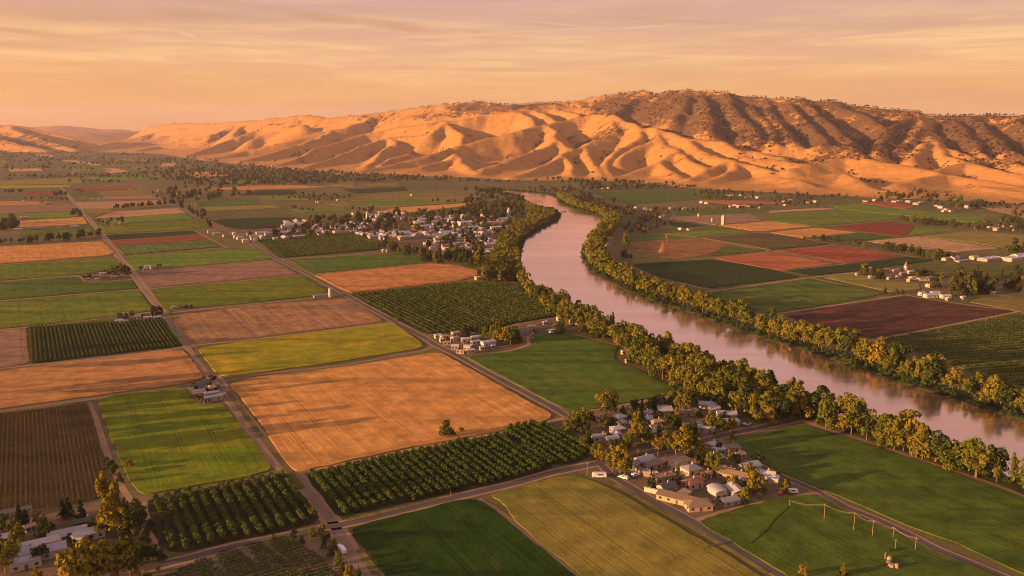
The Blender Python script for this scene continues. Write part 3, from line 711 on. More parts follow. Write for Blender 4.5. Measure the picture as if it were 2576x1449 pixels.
TRACKS = [
 ([(-60, 1042), (0, 1034), (220, 1006), (400, 980), (475, 967), (552, 955)], 3.4, 'greydirt'), ([(560, 958), (644, 944), (869, 918), (1066, 882), (1090, 872)], 3.6, 'greydirt'),
 ([(222, 1012), (240, 1050), (266, 1130), (278, 1165), (300, 1215), (330, 1262)], 3.2, 'dirt'), ([(-30, 930), (240, 903), (430, 879), (474, 870), (644, 853), (976, 812), (1010, 818)], 3.0, 'dirt'),
 ([(-30, 831), (68, 824), (275, 799), (404, 782), (430, 787), (644, 764), (800, 749), (868, 741)], 3.0, 'dirt'), ([(-30, 758), (0, 757), (349, 728), (372, 727), (644, 703), (756, 692)], 3.4, 'dirt'),
 ([(-30, 711), (0, 708), (190, 693), (205, 698), (212, 712), (330, 703)], 3.0, 'dirt'), ([(330, 683), (412, 679), (644, 658), (700, 653), (1014, 634), (1070, 640)], 3.2, 'dirt'),
 ([(-30, 667), (0, 666), (292, 646), (312, 645), (560, 624), (572, 622)], 3.0, 'dirt'), ([(266, 590), (487, 579), (530, 575)], 2.6, 'dirt'), ([(487, 580), (530, 602), (568, 622)], 3.0, 'dirt'),
 ([(242, 549), (300, 548), (468, 537)], 2.6, 'dirt'), ([(756, 692), (784, 690), (1074, 661), (1150, 667)], 2.8, 'dirt'),
 ([(739, 1188), (770, 1187), (1020, 1134), (1240, 1092), (1380, 1061), (1420, 1052)], 3.4, 'dirt'), ([(1166, 903), (1288, 882), (1330, 868), (1330, 846)], 3.2, 'dirt'), ([(1288, 818), (1345, 806), (1400, 800), (1450, 806), (1500, 820)], 4.0, 'dirt'),
 ([(1448, 842), (1554, 869)], 2.4, 'dirt'), ([(1438, 1040), (1570, 1018), (1700, 993)], 2.6, 'dirt'), ([(1205, 1256), (1244, 1277), (1288, 1311), (1363, 1377), (1450, 1449), (1540, 1545)], 2.8, 'dirt'),
 ([(2014, 1056), (2092, 1084), (2207, 1121), (2332, 1164), (2482, 1214), (2576, 1250), (2720, 1318)], 4.0, 'dirt'), ([(1738, 1312), (1775, 1301), (1863, 1276), (1987, 1254), (2046, 1238)], 3.2, 'dirt'),
 ([(474, 974), (505, 1018)], 2.6, 'dirt'), ([(1770, 736), (1932, 713), (2040, 698), (2190, 681), (2357, 657), (2430, 656)], 3.6, 'dirt'), ([(2036, 698), (2150, 724), (2240, 740)], 3.2, 'dirt'), ([(1930, 793), (2107, 767), (2276, 742), (2320, 742)], 3.2, 'dirt'),
 ([(2276, 742), (2400, 762), (2557, 784), (2700, 800)], 3.2, 'dirt'), ([(2180, 858), (2202, 855), (2362, 823), (2557, 785), (2650, 768)], 3.2, 'dirt'), ([(1700, 710), (1785, 729), (1800, 733)], 3.0, 'dirt'),
 ([(1783, 650), (1947, 633), (2095, 616)], 3.0, 'dirt'), ([(1950, 634), (2127, 664)], 3.0, 'dirt'), ([(2095, 615), (2190, 628), (2280, 643), (2360, 657)], 3.4, 'dirt'), ([(1965, 682), (2127, 664)], 2.4, 'dirt'),
 ([(1663, 588), (1763, 599), (1838, 616), (1932, 631)], 3.2, 'dirt'), ([(1763, 599), (1895, 585), (1910, 586)], 2.6, 'dirt'), ([(1570, 611), (1663, 604), (1750, 598)], 2.4, 'dirt'), ([(1572, 626), (1640, 638), (1700, 655)], 3.0, 'dirt'), ([(1600, 667), (1783, 651)], 2.6, 'dirt'),
 ([(1890, 583), (1960, 588), (2095, 614)], 3.0, 'dirt'), ([(2060, 571), (2230, 556), (2265, 553)], 2.8, 'dirt'), ([(2110, 527), (2200, 536), (2282, 544), (2360, 548)], 2.8, 'dirt'), ([(2048, 571), (2162, 586), (2255, 597)], 2.2, 'dirt'),
 ([(2112, 771), (2230, 795), (2355, 822)], 2.0, 'rust'), ([(360, 1262), (372, 1300), (398, 1378)], 3.0, 'dirt'), ([(728, 1178), (741, 1192)], 3, 'dirt'), ([(1262, 1098), (1288, 1112), (1392, 1168)], 2.8, 'dirt'),
 ([(1030, 868), (1066, 872)], 2.5, 'dirt'), ([(800, 505), (930, 520)], 2.2, 'dirt'), ([(644, 504), (675, 510), (705, 522)], 2.2, 'dirt'), ([(1500, 498), (1560, 518), (1632, 528)], 2.6, 'dirt'), ([(160, 470), (180, 440), (188, 425)], 4, 'dirt'),
]
for k, (pts, w, mk) in enumerate(TRACKS):
    v, f = ribbon(G(pts), w, 0.062 + 0.0006 * k)
    tag(mesh_obj('dirt_track', v, f, M[mk]), 'narrow dirt track between fields', 'track', kind='structure')
# grassy verge strips beside the main roads
for k, pts in enumerate([[(762, 1230), (706, 1160), (655, 1095), (612, 1038), (575, 984)], [(530, 935), (500, 893), (484, 872)], [(440, 806), (415, 770), (392, 738)], [(905, 1382), (950, 1449), (1000, 1510)],
                         [(1280, 982), (1200, 938), (1130, 900)], [(1550, 1222), (1640, 1272), (1740, 1328), (1840, 1386), (1930, 1444)], [(2080, 1232), (2170, 1271), (2280, 1316), (2400, 1362), (2560, 1434)], [(872, 1310), (930, 1297), (1100, 1256)]]):
    v, f = ribbon(G(pts), 3.0, 0.30)
    tag(mesh_obj('grass_verge', v, f, M['verge']), 'rough grass verge beside a road', 'verge', kind='structure')

# ------------------------------------------------------------------ river
WATER_NEAR = [(1200, 480), (1260, 484), (1304, 491), (1318, 503), (1352, 520), (1396, 528), (1412, 541), (1402, 557), (1366, 575), (1330, 597), (1313, 620), (1309, 658), (1315, 695), (1345, 732), (1400, 765), (1470, 800), (1538, 836), (1613, 867), (1725, 907), (1825, 943), (1932, 978), (2020, 1014), (2080, 1044), (2215, 1092), (2390, 1152), (2482, 1184), (2576, 1216), (2760, 1282), (2960, 1356)]
WATER_FAR = [(1200, 477), (1262, 479), (1320, 483), (1378, 489), (1402, 498), (1408, 512), (1440, 524), (1500, 541), (1520, 560), (1508, 577), (1483, 600), (1465, 627), (1466, 650), (1480, 677), (1513, 698), (1563, 726), (1613, 746), (1663, 763), (1738, 787), (1813, 814), (1932, 856), (2032, 884), (2132, 917), (2232, 949), (2332, 986), (2432, 1014), (2532, 1047), (2576, 1058), (2760, 1116), (2960, 1180)]


def wavy(px, step=6, amp=1.2):
    p = densify(G(px), step, False)
    return [(x + rnd.uniform(-amp, amp), y + rnd.uniform(-amp, amp)) for x, y in p]


wn, wf = wavy(WATER_NEAR), wavy(WATER_FAR)
wp = wn + wf[::-1]
water = mesh_obj('river', [(x, y, .10) for x, y in wp], [tuple(range(len(wp)))], M['water'])
if water.data.polygons[0].normal.z < 0: water.data.flip_normals()
tag(water, 'broad pink brown river curving from the hills', 'river', kind='structure')


def offset_line(pts, d):
    out = []
    for i, p in enumerate(pts):
        a, b = pts[max(0, i - 3)], pts[min(len(pts) - 1, i + 3)]
        dx, dy = b[0] - a[0], b[1] - a[1]
        L = math.hypot(dx, dy) or 1
        out.append((p[0] - dy / L * d, p[1] + dx / L * d))
    return out


def bank(line, side, label):
    rows = [(-1.0, -.5), (0.5, .5), (3.0, .8), (7.0, .8), (13.0, .16)]
    cols = [offset_line(line, side * d) for d, _ in rows]
    v, f = [], []
    n = len(line)
    for c, (_, z) in zip(cols, rows):
        v += [(x, y, z + (rnd.uniform(-.2, .2) if z > .4 else 0)) for x, y in c]
    for r in range(len(rows) - 1):
        for i in range(n - 1):
            q = (r * n + i, r * n + i + 1, (r + 1) * n + i + 1, (r + 1) * n + i)
            f.append(q if side > 0 else q[::-1])
    tag(mesh_obj('riverbank', v, f, M['bankearth'], smooth=True), label, 'riverbank', kind='structure')


bank(wn, -1, 'grassy near bank of the river')
bank(wf, 1, 'grassy far bank of the river')

# ------------------------------------------------------------------ hills
SKY = [(-400, 318), (0, 318), (202, 372), (250, 353), (300, 335), (362, 319), (437, 310), (525, 310), (575, 308), (644, 303), (734, 292), (781, 290), (824, 295), (894, 292), (969, 283), (1056, 269), (1144, 260), (1194, 254), (1219, 259), (1288, 262), (1363, 257), (1438, 254), (1513, 244), (1575, 232), (1633, 228), (1660, 237), (1713, 230), (1745, 227), (1788, 229), (1843, 232), (1888, 240), (1932, 247), (1982, 248), (2017, 245), (2044, 252), (2107, 258), (2182, 265), (2257, 274), (2307, 279), (2344, 287), (2432, 289), (2576, 290), (2700, 292), (3000, 300)]
TOE = [(-400, 380), (205, 376), (260, 382), (400, 386), (512, 403), (600, 412), (689, 420), (769, 428), (894, 435), (1006, 437), (1069, 442), (1201, 445), (1288, 452), (1363, 452), (1488, 452), (1575, 456), (1688, 466), (1763, 473), (1932, 481), (2044, 487), (2200, 495), (2482, 505), (2576, 511), (2700, 516), (3000, 530)]
SKX, SKYY = np.array(SKY, float).T
TOX, TOYY = np.array(TOE, float).T


def toe_dist(px):
    return ground(px, float(np.interp(px, TOX, TOYY)))[1]


def hill_dist(px, py, near=0.0):
    ty = float(np.interp(px, TOX, TOYY)); sy = float(np.interp(px, SKX, SKYY))
    t = (ty - py) / (ty - sy)
    if t <= 0: return ground(px, py)[1]
    return toe_dist(px) * (1 + (0.72) * min(t, 1.05) ** 1.05) - near


def spur(pts, near=0.0):
    return [at_dist(px, py, hill_dist(px, py, near)) for px, py in pts]


SPURS = [  # ridge lines of the hills traced from crest to toe: (points, side slope)
 (SKY[2:], .34),
 ([(470, 323), (400, 330), (362, 338), (290, 356), (208, 376)], .36), ([(540, 335), (490, 345), (450, 355), (390, 368), (340, 380)], .38),
 ([(585, 318), (560, 328), (535, 342), (500, 350)], .4), ([(592, 345), (550, 362), (510, 380), (470, 394)], .4), ([(644, 373), (600, 384), (550, 394), (512, 403)], .4), ([(420, 340), (380, 350), (320, 360), (262, 378)], .38),
 ([(644, 303), (610, 318), (592, 345)], .36), ([(700, 310), (660, 322), (625, 335), (600, 344)], .4),
 ([(894, 292), (934, 296), (900, 308), (869, 319), (794, 333), (719, 355), (644, 375)], .4), ([(770, 312), (720, 320), (670, 338), (640, 350)], .4), ([(830, 330), (800, 346), (740, 364), (690, 384), (600, 408)], .42),
 ([(1288, 281), (1230, 288), (1169, 298), (1100, 306), (1044, 314), (980, 323), (919, 334), (860, 352), (819, 371), (780, 385), (744, 398), (689, 419)], .42),
 ([(1131, 308), (1110, 325), (1089, 338), (1040, 340), (994, 345), (940, 360), (894, 378), (850, 393), (806, 408), (764, 426)], .44),
 ([(1131, 310), (1150, 327), (1169, 345), (1160, 362)], .5), ([(1001, 362), (970, 380), (950, 395), (931, 410), (925, 420)], .5), ([(1030, 385), (979, 399), (960, 415)], .5), ([(994, 345), (1000, 352), (1010, 362)], .5),
 ([(1553, 290), (1500, 285), (1440, 297), (1375, 311), (1330, 320), (1288, 332), (1240, 344), (1194, 356), (1140, 370), (1094, 386), (1050, 397), (1019, 406), (960, 422), (911, 435)], .42),
 ([(1154, 385), (1140, 400), (1100, 412), (1069, 423), (1009, 436)], .45), ([(1154, 388), (1175, 410), (1200, 440)], .5),
 ([(1500, 269), (1460, 267), (1413, 268), (1350, 273), (1288, 280)], .42), ([(1395, 272), (1430, 279), (1460, 286)], .5), ([(1340, 276), (1365, 288), (1390, 300)], .5), ([(1300, 282), (1330, 296), (1340, 312)], .5),
 ([(1375, 311), (1395, 330), (1405, 352), (1383, 369), (1338, 384), (1288, 400), (1219, 423), (1201, 443)], .46), ([(1405, 352), (1430, 368), (1445, 380)], .5),
 ([(1553, 287), (1548, 310), (1538, 330), (1488, 356), (1440, 380), (1388, 404), (1340, 424), (1288, 446)], .44), ([(1470, 368), (1490, 395), (1513, 420), (1500, 440)], .5), ([(1420, 390), (1440, 415), (1430, 435)], .5),
 ([(1553, 287), (1575, 303), (1613, 322), (1600, 331), (1598, 346), (1580, 362), (1560, 381), (1540, 410), (1523, 436)], .46), ([(1613, 322), (1638, 318), (1690, 336), (1725, 346), (1770, 350), (1813, 354), (1870, 376)], .42),
 ([(1638, 322), (1650, 345), (1685, 365), (1714, 379), (1690, 394), (1663, 408), (1590, 432), (1525, 451)], .44), ([(1714, 379), (1740, 400), (1766, 422), (1760, 432)], .5), ([(1660, 352), (1620, 365), (1590, 385), (1570, 410)], .46),
 ([(1725, 346), (1763, 372), (1800, 388), (1838, 404), (1890, 415), (1932, 426)], .42), ([(1838, 404), (1800, 414), (1775, 424), (1740, 440), (1713, 454)], .46), ([(1838, 404), (1842, 425), (1800, 445), (1763, 459), (1723, 469)], .44), ([(1870, 376), (1910, 380), (1960, 395)], .42), ([(1663, 408), (1680, 425), (1690, 445)], .5),
 ([(1633, 228), (1600, 250), (1575, 270), (1553, 287)], .36), ([(1745, 227), (1740, 250), (1720, 275), (1700, 295)], .38), ([(1843, 232), (1850, 255), (1870, 285), (1890, 315), (1900, 345)], .4), ([(1780, 240), (1790, 270), (1800, 300), (1790, 325)], .42),
 ([(1932, 247), (1940, 275), (1960, 300), (1975, 330), (1990, 355)], .42), ([(2017, 245), (2050, 270), (2070, 292), (2107, 322), (2122, 342), (2130, 352)], .42), ([(1982, 252), (2010, 280), (2035, 310), (2060, 335), (2070, 356)], .44), ([(1900, 262), (1930, 300), (1940, 330), (1945, 360)], .42),
 ([(2107, 258), (2150, 275), (2200, 295), (2240, 320)], .42), ([(2307, 281), (2322, 300), (2332, 318), (2344, 343), (2362, 366), (2382, 388), (2425, 402), (2470, 414)], .46), ([(2342, 345), (2320, 370), (2294, 399)], .46), ([(2294, 295), (2255, 325), (2220, 356), (2200, 380)], .46), ([(2335, 322), (2300, 345), (2265, 372)], .48),
 ([(2432, 290), (2470, 318), (2507, 346), (2545, 372), (2580, 395)], .44), ([(2530, 291), (2580, 325), (2640, 350)], .44), ([(2400, 300), (2430, 330), (2465, 360), (2480, 385)], .46), ([(2362, 366), (2400, 375), (2450, 392)], .46),
 ([(1982, 424), (2040, 407), (2117, 393), (2180, 400), (2232, 408), (2300, 420), (2357, 434)], .34), ([(1992, 454), (2050, 442), (2107, 433), (2140, 452), (2182, 476)], .36), ([(2250, 468), (2320, 449), (2382, 439), (2440, 447), (2507, 460), (2576, 474), (2640, 490)], .32),
 ([(1932, 445), (1965, 449), (2007, 460)], .36), ([(2357, 425), (2432, 410), (2490, 420), (2532, 433), (2600, 440)], .36), ([(2060, 360), (2120, 366), (2160, 385)], .4), ([(2540, 405), (2600, 420), (2660, 445)], .4), ([(1880, 395), (1960, 402), (2010, 412)], .36), ([(2180, 480), (2230, 487), (2300, 492)], .3), ([(2480, 470), (2560, 485), (2650, 500)], .3),
]


def noise2(x, y, seed):
    """smooth lattice noise, numpy"""
    xi, yi = np.floor(x).astype(np.int64), np.floor(y).astype(np.int64)
    fx, fy = x - xi, y - yi
    fx, fy = fx * fx * (3 - 2 * fx), fy * fy * (3 - 2 * fy)

    def h(a, b):
        n = (a * 374761393 + b * 668265263 + seed * 974711) & 0x7fffffff
        n = (n ^ (n >> 13)) * 1274126177 & 0x7fffffff
        return ((n ^ (n >> 16)) & 0xffff) / 65535.0
    return (h(xi, yi) * (1 - fx) + h(xi + 1, yi) * fx) * (1 - fy) + (h(xi, yi + 1) * (1 - fx) + h(xi + 1, yi + 1) * fx) * fy


def fbm(x, y, sc, oct=4, seed=1):
    s = 0; a = 1; tot = 0
    for k in range(oct):
        s = s + a * noise2(x / sc + 17.3 * k, y / sc - 9.1 * k, seed + k); tot += a
        a *= .5; sc *= .5
    return s / tot


def ridge_height(X, Y, lines, r0=26.0, steep=1.0):
    acc = np.full(X.shape, -60.0)
    for pts, s in lines:
        best = np.full(X.shape, -1e9)
        for a, b in zip(pts[:-1], pts[1:]):
            ax, ay, az = a; bx, by, bz = b
            dx, dy = bx - ax, by - ay
            L2 = dx * dx + dy * dy
            m = (X > min(ax, bx) - 1400) & (X < max(ax, bx) + 1400) & (Y > min(ay, by) - 1400) & (Y < max(ay, by) + 1400)
            if not m.any(): continue
            xs, ys = X[m], Y[m]
            t = np.clip(((xs - ax) * dx + (ys - ay) * dy) / L2, 0, 1)
            d = np.hypot(xs - ax - t * dx, ys - ay - t * dy)
            z = az + (bz - az) * t
            h = z - s * steep * (np.sqrt(d * d + r0 * r0) - r0)
            best[m] = np.maximum(best[m], h)
        acc = 4.0 * np.logaddexp(acc / 4.0, np.maximum(best, -1e3) / 4.0)     # soft maximum of the ridges
    return acc


def grid_mesh(name, X, Y, Z, mat, attr=None):
    r, c = X.shape
    V = np.stack([X.ravel(), Y.ravel(), Z.ravel()], 1)
    idx = np.arange(r * c).reshape(r, c)
    Q = np.stack([idx[:-1, :-1].ravel(), idx[:-1, 1:].ravel(), idx[1:, 1:].ravel(), idx[1:, :-1].ravel()], 1)
    keep = (V[Q, 2].max(1) > -3)
    me = np_mesh(name, V, Q[keep], mat, smooth=True)
    if attr is not None:
        a = me.attributes.new('cover', 'FLOAT', 'POINT'); a.data.foreach_set('value', attr.ravel().astype(np.float32))
    o = bpy.data.objects.new(name, me); link(o)
    return o


az = np.radians(np.linspace(-41, 44, 620)); rr = 1650 * np.exp(np.linspace(0, math.log(10500 / 1650), 360))
AZ, RR = np.meshgrid(az, rr)
HX, HY = RR * np.sin(AZ), RR * np.cos(AZ)
wx = HX + 90 * (fbm(HX, HY, 520, 3, 5) - .5) + 24 * (fbm(HX, HY, 140, 2, 15) - .5); wy = HY + 90 * (fbm(HX, HY, 520, 3, 9) - .5)
lines = [(spur(p, 60.0 if i > 40 else 0.0) if False else spur(p), s) for i, (p, s) in enumerate(SPURS)]
LEFT_HILL = [[(-300, 312, 7600), (-60, 314, 7400), (22, 314, 7300), (75, 321, 7200), (112, 330, 7100), (162, 341, 6900), (207, 356, 6700), (232, 368, 6500)], [(22, 316, 7250), (60, 335, 6700), (130, 355, 6300), (190, 372, 6000)], [(-60, 330, 6900), (0, 345, 6400), (60, 362, 6000), (120, 376, 5800)], [(-200, 330, 6900), (-120, 350, 6300), (-40, 374, 5800)]]
lines += [([at_dist(px, py, Y) for px, py, Y in L], .30) for L in LEFT_HILL]
HZ = ridge_height(wx, wy, lines, 15.0, 1.75)
# the hill mass between the ridges
cpx = 1288 + F * HX / (HY * CP + CAMH * SP)
d0 = np.array([toe_dist(p) for p in np.linspace(-400, 3000, 200)])
D0 = np.interp(cpx, np.linspace(-400, 3000, 200), d0)
zc = np.interp(cpx, np.linspace(-400, 3000, 200), [at_dist(p, float(np.interp(p, SKX, SKYY)), toe_dist(p) * 1.72)[2] for p in np.linspace(-400, 3000, 200)])
tt = (HY - D0) / (.72 * D0)
base = np.where(cpx > 210, .22 * zc * np.clip(tt, 0, 1) ** 1.25 * np.clip((2.1 - tt) / 1.1, 0, 1), -40)
HZ = base + 10 * np.log1p(np.exp(np.clip((HZ - base) / 10, -30, 30)))
HZ = np.where(tt < -0.02, np.minimum(HZ, (HZ - 7)), HZ)
g1 = np.abs(fbm(HX, HY, 240, 4, 21) - .5) * 2
g2 = np.abs(fbm(HX + 80 * g1, HY, 110, 3, 33) - .5) * 2
g3 = np.abs(fbm(HX + 40 * g2, HY + 30 * g1, 58, 3, 61) - .5) * 2
up = np.clip(HZ / 90, 0, 1)
HZ = HZ + up * ((g1 - .28) * 9 + (g2 - .28) * 10 + (g3 - .28) * 7 + (fbm(HX, HY, 30, 2, 40) - .5) * 3)
HZ = np.where(HZ < 0, HZ * .6 - 1.0, HZ)
# scrub and oak woods on the hills: the places where the photograph shows them
WOODS = [([(1450, 268), (1530, 240), (1633, 226), (1745, 226), (1900, 240), (2050, 246), (2310, 278), (2290, 320), (2240, 360), (2200, 385), (2140, 380), (2060, 372), (1980, 366), (1890, 372), (1800, 348), (1700, 330), (1640, 312), (1590, 300), (1550, 290)], .95),
 ([(1040, 278), (1140, 262), (1290, 258), (1440, 256), (1500, 262), (1400, 266), (1290, 276), (1170, 296), (1060, 300)], .8), ([(2310, 282), (2440, 286), (2600, 288), (2640, 400), (2560, 395), (2500, 385), (2430, 380), (2380, 345), (2345, 310)], .85),
 ([(2200, 350), (2300, 310), (2330, 340), (2300, 395), (2230, 410)], .75), ([(1440, 350), (1500, 330), (1530, 300), (1550, 310), (1530, 345), (1480, 365)], .7), ([(1960, 395), (2060, 380), (2200, 390), (2230, 405), (2100, 400), (2000, 415)], .55), ([(880, 292), (1000, 282), (1040, 290), (960, 305), (890, 305)], .55),
 ([(2380, 400), (2480, 380), (2576, 400), (2600, 430), (2500, 420)], .55), ([(1930, 410), (1990, 430), (1960, 445), (1920, 430)], .6), ([(2130, 440), (2200, 455), (2240, 470), (2190, 478)], .5), ([(1100, 365), (1170, 385), (1140, 400), (1090, 390)], .4), ([(-400, 320), (40, 335), (140, 350), (210, 372), (100, 374), (-400, 378)], .6), ([(640, 310), (760, 296), (800, 300), (700, 330), (650, 345)], .35)]


def in_poly(x, y, poly):
    inside = np.zeros(np.shape(x), bool)
    n = len(poly)
    for i in range(n):
        x1, y1 = poly[i]; x2, y2 = poly[(i + 1) % n]
        c = ((y1 > y) != (y2 > y)) & (x < (x2 - x1) * (y - y1) / (y2 - y1 + 1e-12) + x1)
        inside ^= c
    return inside


hd = HY * CP - (HZ - CAMH) * SP
HPX = 1288 + F * HX / hd
HPY = 724.5 - F * (HY * SP + (HZ - CAMH) * CP) / hd
cover = np.zeros(HX.shape)
for poly, val in WOODS:
    cover = np.maximum(cover, val * .73 * in_poly(HPX + 50 * (g2 - .3), HPY + 16 * (g1 - .3), poly))
# gullies hold brush too
cover = np.maximum(cover, np.clip((.13 - g1) * 2.2, 0, .25))
sm = HZ.copy()
for _ in range(14):
    sm[1:-1, 1:-1] = (sm[:-2, 1:-1] + sm[2:, 1:-1] + sm[1:-1, :-2] + sm[1:-1, 2:]) / 4
hollow = np.clip((sm - HZ - 1.0) / 7.0, 0, 1) * np.clip(HZ / 30, 0, 1)
cover = np.maximum(cover, hollow * np.where(HPX > 1900, .75, np.where(HPX < 900, .6, .45)))
for _ in range(12):
    cover[1:-1, 1:-1] = (cover[1:-1, 1:-1] * 2 + cover[:-2, 1:-1] + cover[2:, 1:-1] + cover[1:-1, :-2] + cover[1:-1, 2:]) / 6
hills = grid_mesh('hills', HX, HY, HZ, M['hill'], cover)
tag(hills, 'rolling golden grass hills with dark wooded crests', 'hills', kind='structure')
# the far ridges closing the valley
FX, FY = np.meshgrid(np.linspace(-16000, 4000, 220), np.linspace(8200, 16400, 110))
far = [([at_dist(px, py, Y) for px, py, Y in L], s) for L, s in [
 ([(-500, 312, 13500), (-200, 316, 13500), (75, 320, 13400), (107, 317, 13400), (155, 317, 13300), (225, 322, 13300), (300, 325, 13300), (337, 327, 13300), (420, 326, 13300), (700, 322, 13500)], .14),
 ([(162, 345, 9800), (212, 335, 9900), (237, 339, 10000), (275, 333, 10200), (300, 331, 10400), (360, 330, 10600)], .16)]]
FZ = ridge_height(FX, FY, far, 120)
FZ = FZ + np.clip(FZ / 60, 0, 1) * (np.abs(fbm(FX, FY, 900, 4, 3) - .5) * 2 - .3) * 50
FZ = np.where(FZ < 0, FZ * .5 - 1, FZ)
tag(grid_mesh('distant_ridge', FX, FY, FZ, M['hill'], np.full(FX.shape, .2)), 'hazy mauve ridge closing the far end of the valley', 'hills', kind='structure')
# ================================================================== TREES
def leaf_cloud(rg, lumps, per, size, flat=0.0, droop=0.0, sc=.45, r0=.72, r1=1.08):
    """lumps: rows (x,y,z,rx,rz); PER leaf sprays on each, facing outwards with scatter. -> V, Q"""
    L = np.asarray(lumps, float)
    n = len(L) * per
    li = np.repeat(np.arange(len(L)), per)
    d = rg.normal(size=(n, 3)); d /= np.linalg.norm(d, axis=1)[:, None]
    d[:, 2] = np.where(d[:, 2] < -.55, -d[:, 2], d[:, 2])
    rad = rg.uniform(r0, r1, n)
    P = L[li, :3] + d * rad[:, None] * np.stack([L[li, 3], L[li, 3], L[li, 4]], 1)
    nrm = d + rg.normal(size=(n, 3)) * sc
    nrm /= np.linalg.norm(nrm, axis=1)[:, None]
    a = np.cross(nrm, rg.normal(size=(n, 3))); a /= np.linalg.norm(a, axis=1)[:, None]
    b = np.cross(nrm, a)
    if droop: b[:, 2] -= droop
    s = size * rg.uniform(.6, 1.35, n)[:, None]
    a *= s * .5; b *= s * .5 * rg.uniform(.7, 1.4, n)[:, None]
    V = np.stack([P - a, P - b * .9, P + a, P + b], 1).reshape(-1, 3)
    return V, np.arange(n * 4).reshape(n, 4)


def lumps_in(rg, n, rx, rz, cz, lr, hollow=.55, top_bias=0.0, shape=None):
    out = []
    while len(out) < n:
        p = rg.uniform(-1, 1, 3)
        r = np.linalg.norm(p)
        if r > 1 or r < hollow * rg.uniform(0, 1): continue
        x, y, z = p * (1 - lr * .5)
        w = 1.0 if shape is None else shape(z)
        s = rg.uniform(.7, 1.3)
        out.append((x * rx * w, y * rx * w, cz + z * rz, rx * lr * s, rz * lr * s * (rx / rz) ** .5))
    return out


def crown_mesh(kind, seed, mat):
    """crown of a tree one metre tall (scaled later)"""
    rg = np.random.default_rng(seed)
    if kind == 'cottonwood':
        L = lumps_in(rg, 20, .29 * rg.uniform(.85, 1.15), .36, .60, .34)
        for k in range(5):
            a = rg.uniform(0, 6.28); L.append((.25 * math.cos(a), .25 * math.sin(a), rg.uniform(.32, .55), .11, .10))
        for k in range(3):
            L.append((rg.uniform(-.1, .1), rg.uniform(-.1, .1), rg.uniform(.88, .97), .085, .08))
        V, Q = leaf_cloud(rg, L, 58, .062)
    elif kind == 'bushy':
        L = lumps_in(rg, 18, .33, .42, .50, .36)
        for k in range(7):
            a = rg.uniform(0, 6.28); L.append((.27 * math.cos(a), .27 * math.sin(a), rg.uniform(.10, .3), .13, .12))
        V, Q = leaf_cloud(rg, L, 54, .066)
    elif kind == 'oak':
        L = lumps_in(rg, 18, .46, .36, .60, .34)
        V, Q = leaf_cloud(rg, L, 60, .072)
    elif kind == 'open':
        L = lumps_in(rg, 9, .34, .34, .64, .26, .8)
        L += [(rg.uniform(-.12, .12), rg.uniform(-.12, .12), rg.uniform(.4, .9), .12, .10) for _ in range(4)]
        V, Q = leaf_cloud(rg, L, 52, .06)
    elif kind == 'poplar':
        L = lumps_in(rg, 22, .115, .47, .52, .42, .2, shape=lambda z: 1.1 - .35 * z)
        V, Q = leaf_cloud(rg, L, 46, .045, droop=.3)
    elif kind == 'conifer':
        L = []
        for k in range(13):
            z = .12 + .84 * k / 12; r = .23 * (1 - z) + .02
            for q in range(max(2, int(7 * (1 - z)) + 1)):
                a = rg.uniform(0, 6.28); L.append((r * .7 * math.cos(a), r * .7 * math.sin(a), z, r * .55 + .02, .05))
        V, Q = leaf_cloud(rg, L, 22, .055, droop=.5)
    elif kind == 'round':           # orchard tree
        L = lumps_in(rg, 13, .46, .42, .55, .46, .6)
        V, Q = leaf_cloud(rg, L, 60, .105, sc=.2, r0=.88, r1=1.04)
    elif kind == 'bush':
        L = lumps_in(rg, 9, .55, .38, .38, .42, .6)
        V, Q = leaf_cloud(rg, L, 30, .14)
    elif kind == 'far':
        L = lumps_in(rg, 8, .34, .42, .54, .42, .5)
        V, Q = leaf_cloud(rg, L, 18, .14, sc=.3)
    elif kind == 'fartall':
        L = lumps_in(rg, 7, .17, .46, .53, .46, .3)
        V, Q = leaf_cloud(rg, L, 16, .12)
    V[:, 2] = np.maximum(V[:, 2], .01)
    V[:, 2] /= max(1e-6, np.quantile(V[:, 2], .999))
    return np_mesh(kind + '_crown', V, Q, mat), V, Q


def trunk_mesh(kind, seed):
    rg = random.Random(seed)
    s = Shape()
    top = {'cottonwood': .55, 'bushy': .4, 'oak': .42, 'open': .6, 'poplar': .6, 'conifer': .8, 'round': .4, 'far': .4, 'fartall': .4}.get(kind, .3)
    r = {'oak': .035, 'conifer': .018, 'poplar': .016, 'round': .03}.get(kind, .022)
    s.tube([(0, 0, -.01), (rg.uniform(-.01, .01), rg.uniform(-.01, .01), top * .5), (rg.uniform(-.02, .02), rg.uniform(-.02, .02), top)], [r, r * .75, r * .35], 6)
    if kind in ('cottonwood', 'oak', 'open', 'bushy', 'round'):
        for k in range(4):
            a = k * 1.57 + rg.uniform(-.4, .4); z = top * rg.uniform(.5, .85); R = rg.uniform(.14, .24)
            s.tube([(0, 0, z), (R * .5 * math.cos(a), R * .5 * math.sin(a), z + .1), (R * math.cos(a), R * math.sin(a), z + .24)], [r * .5, r * .35, r * .12], 5)
    return s


LEAF = {'river': 'leaf_river', 'dark': 'leaf_dark', 'gold': 'leaf_gold'}
CROWN, TRUNK, RAW = {}, {}, {}


def get_crown(kind, mk, var):
    k = (kind, mk, var)
    if k not in CROWN:
        CROWN[k] = crown_mesh(kind, sum(map(ord, kind)) * 31 + var * 7, M[mk])[0]
    return CROWN[k]


def get_trunk(kind):
    if kind not in TRUNK:
        s = trunk_mesh(kind, len(kind))
        me = bpy.data.meshes.new(kind + '_trunk'); me.from_pydata(s.v, [], s.f); me.materials.append(M['bark']); me.update()
        TRUNK[kind] = me
    return TRUNK[kind]


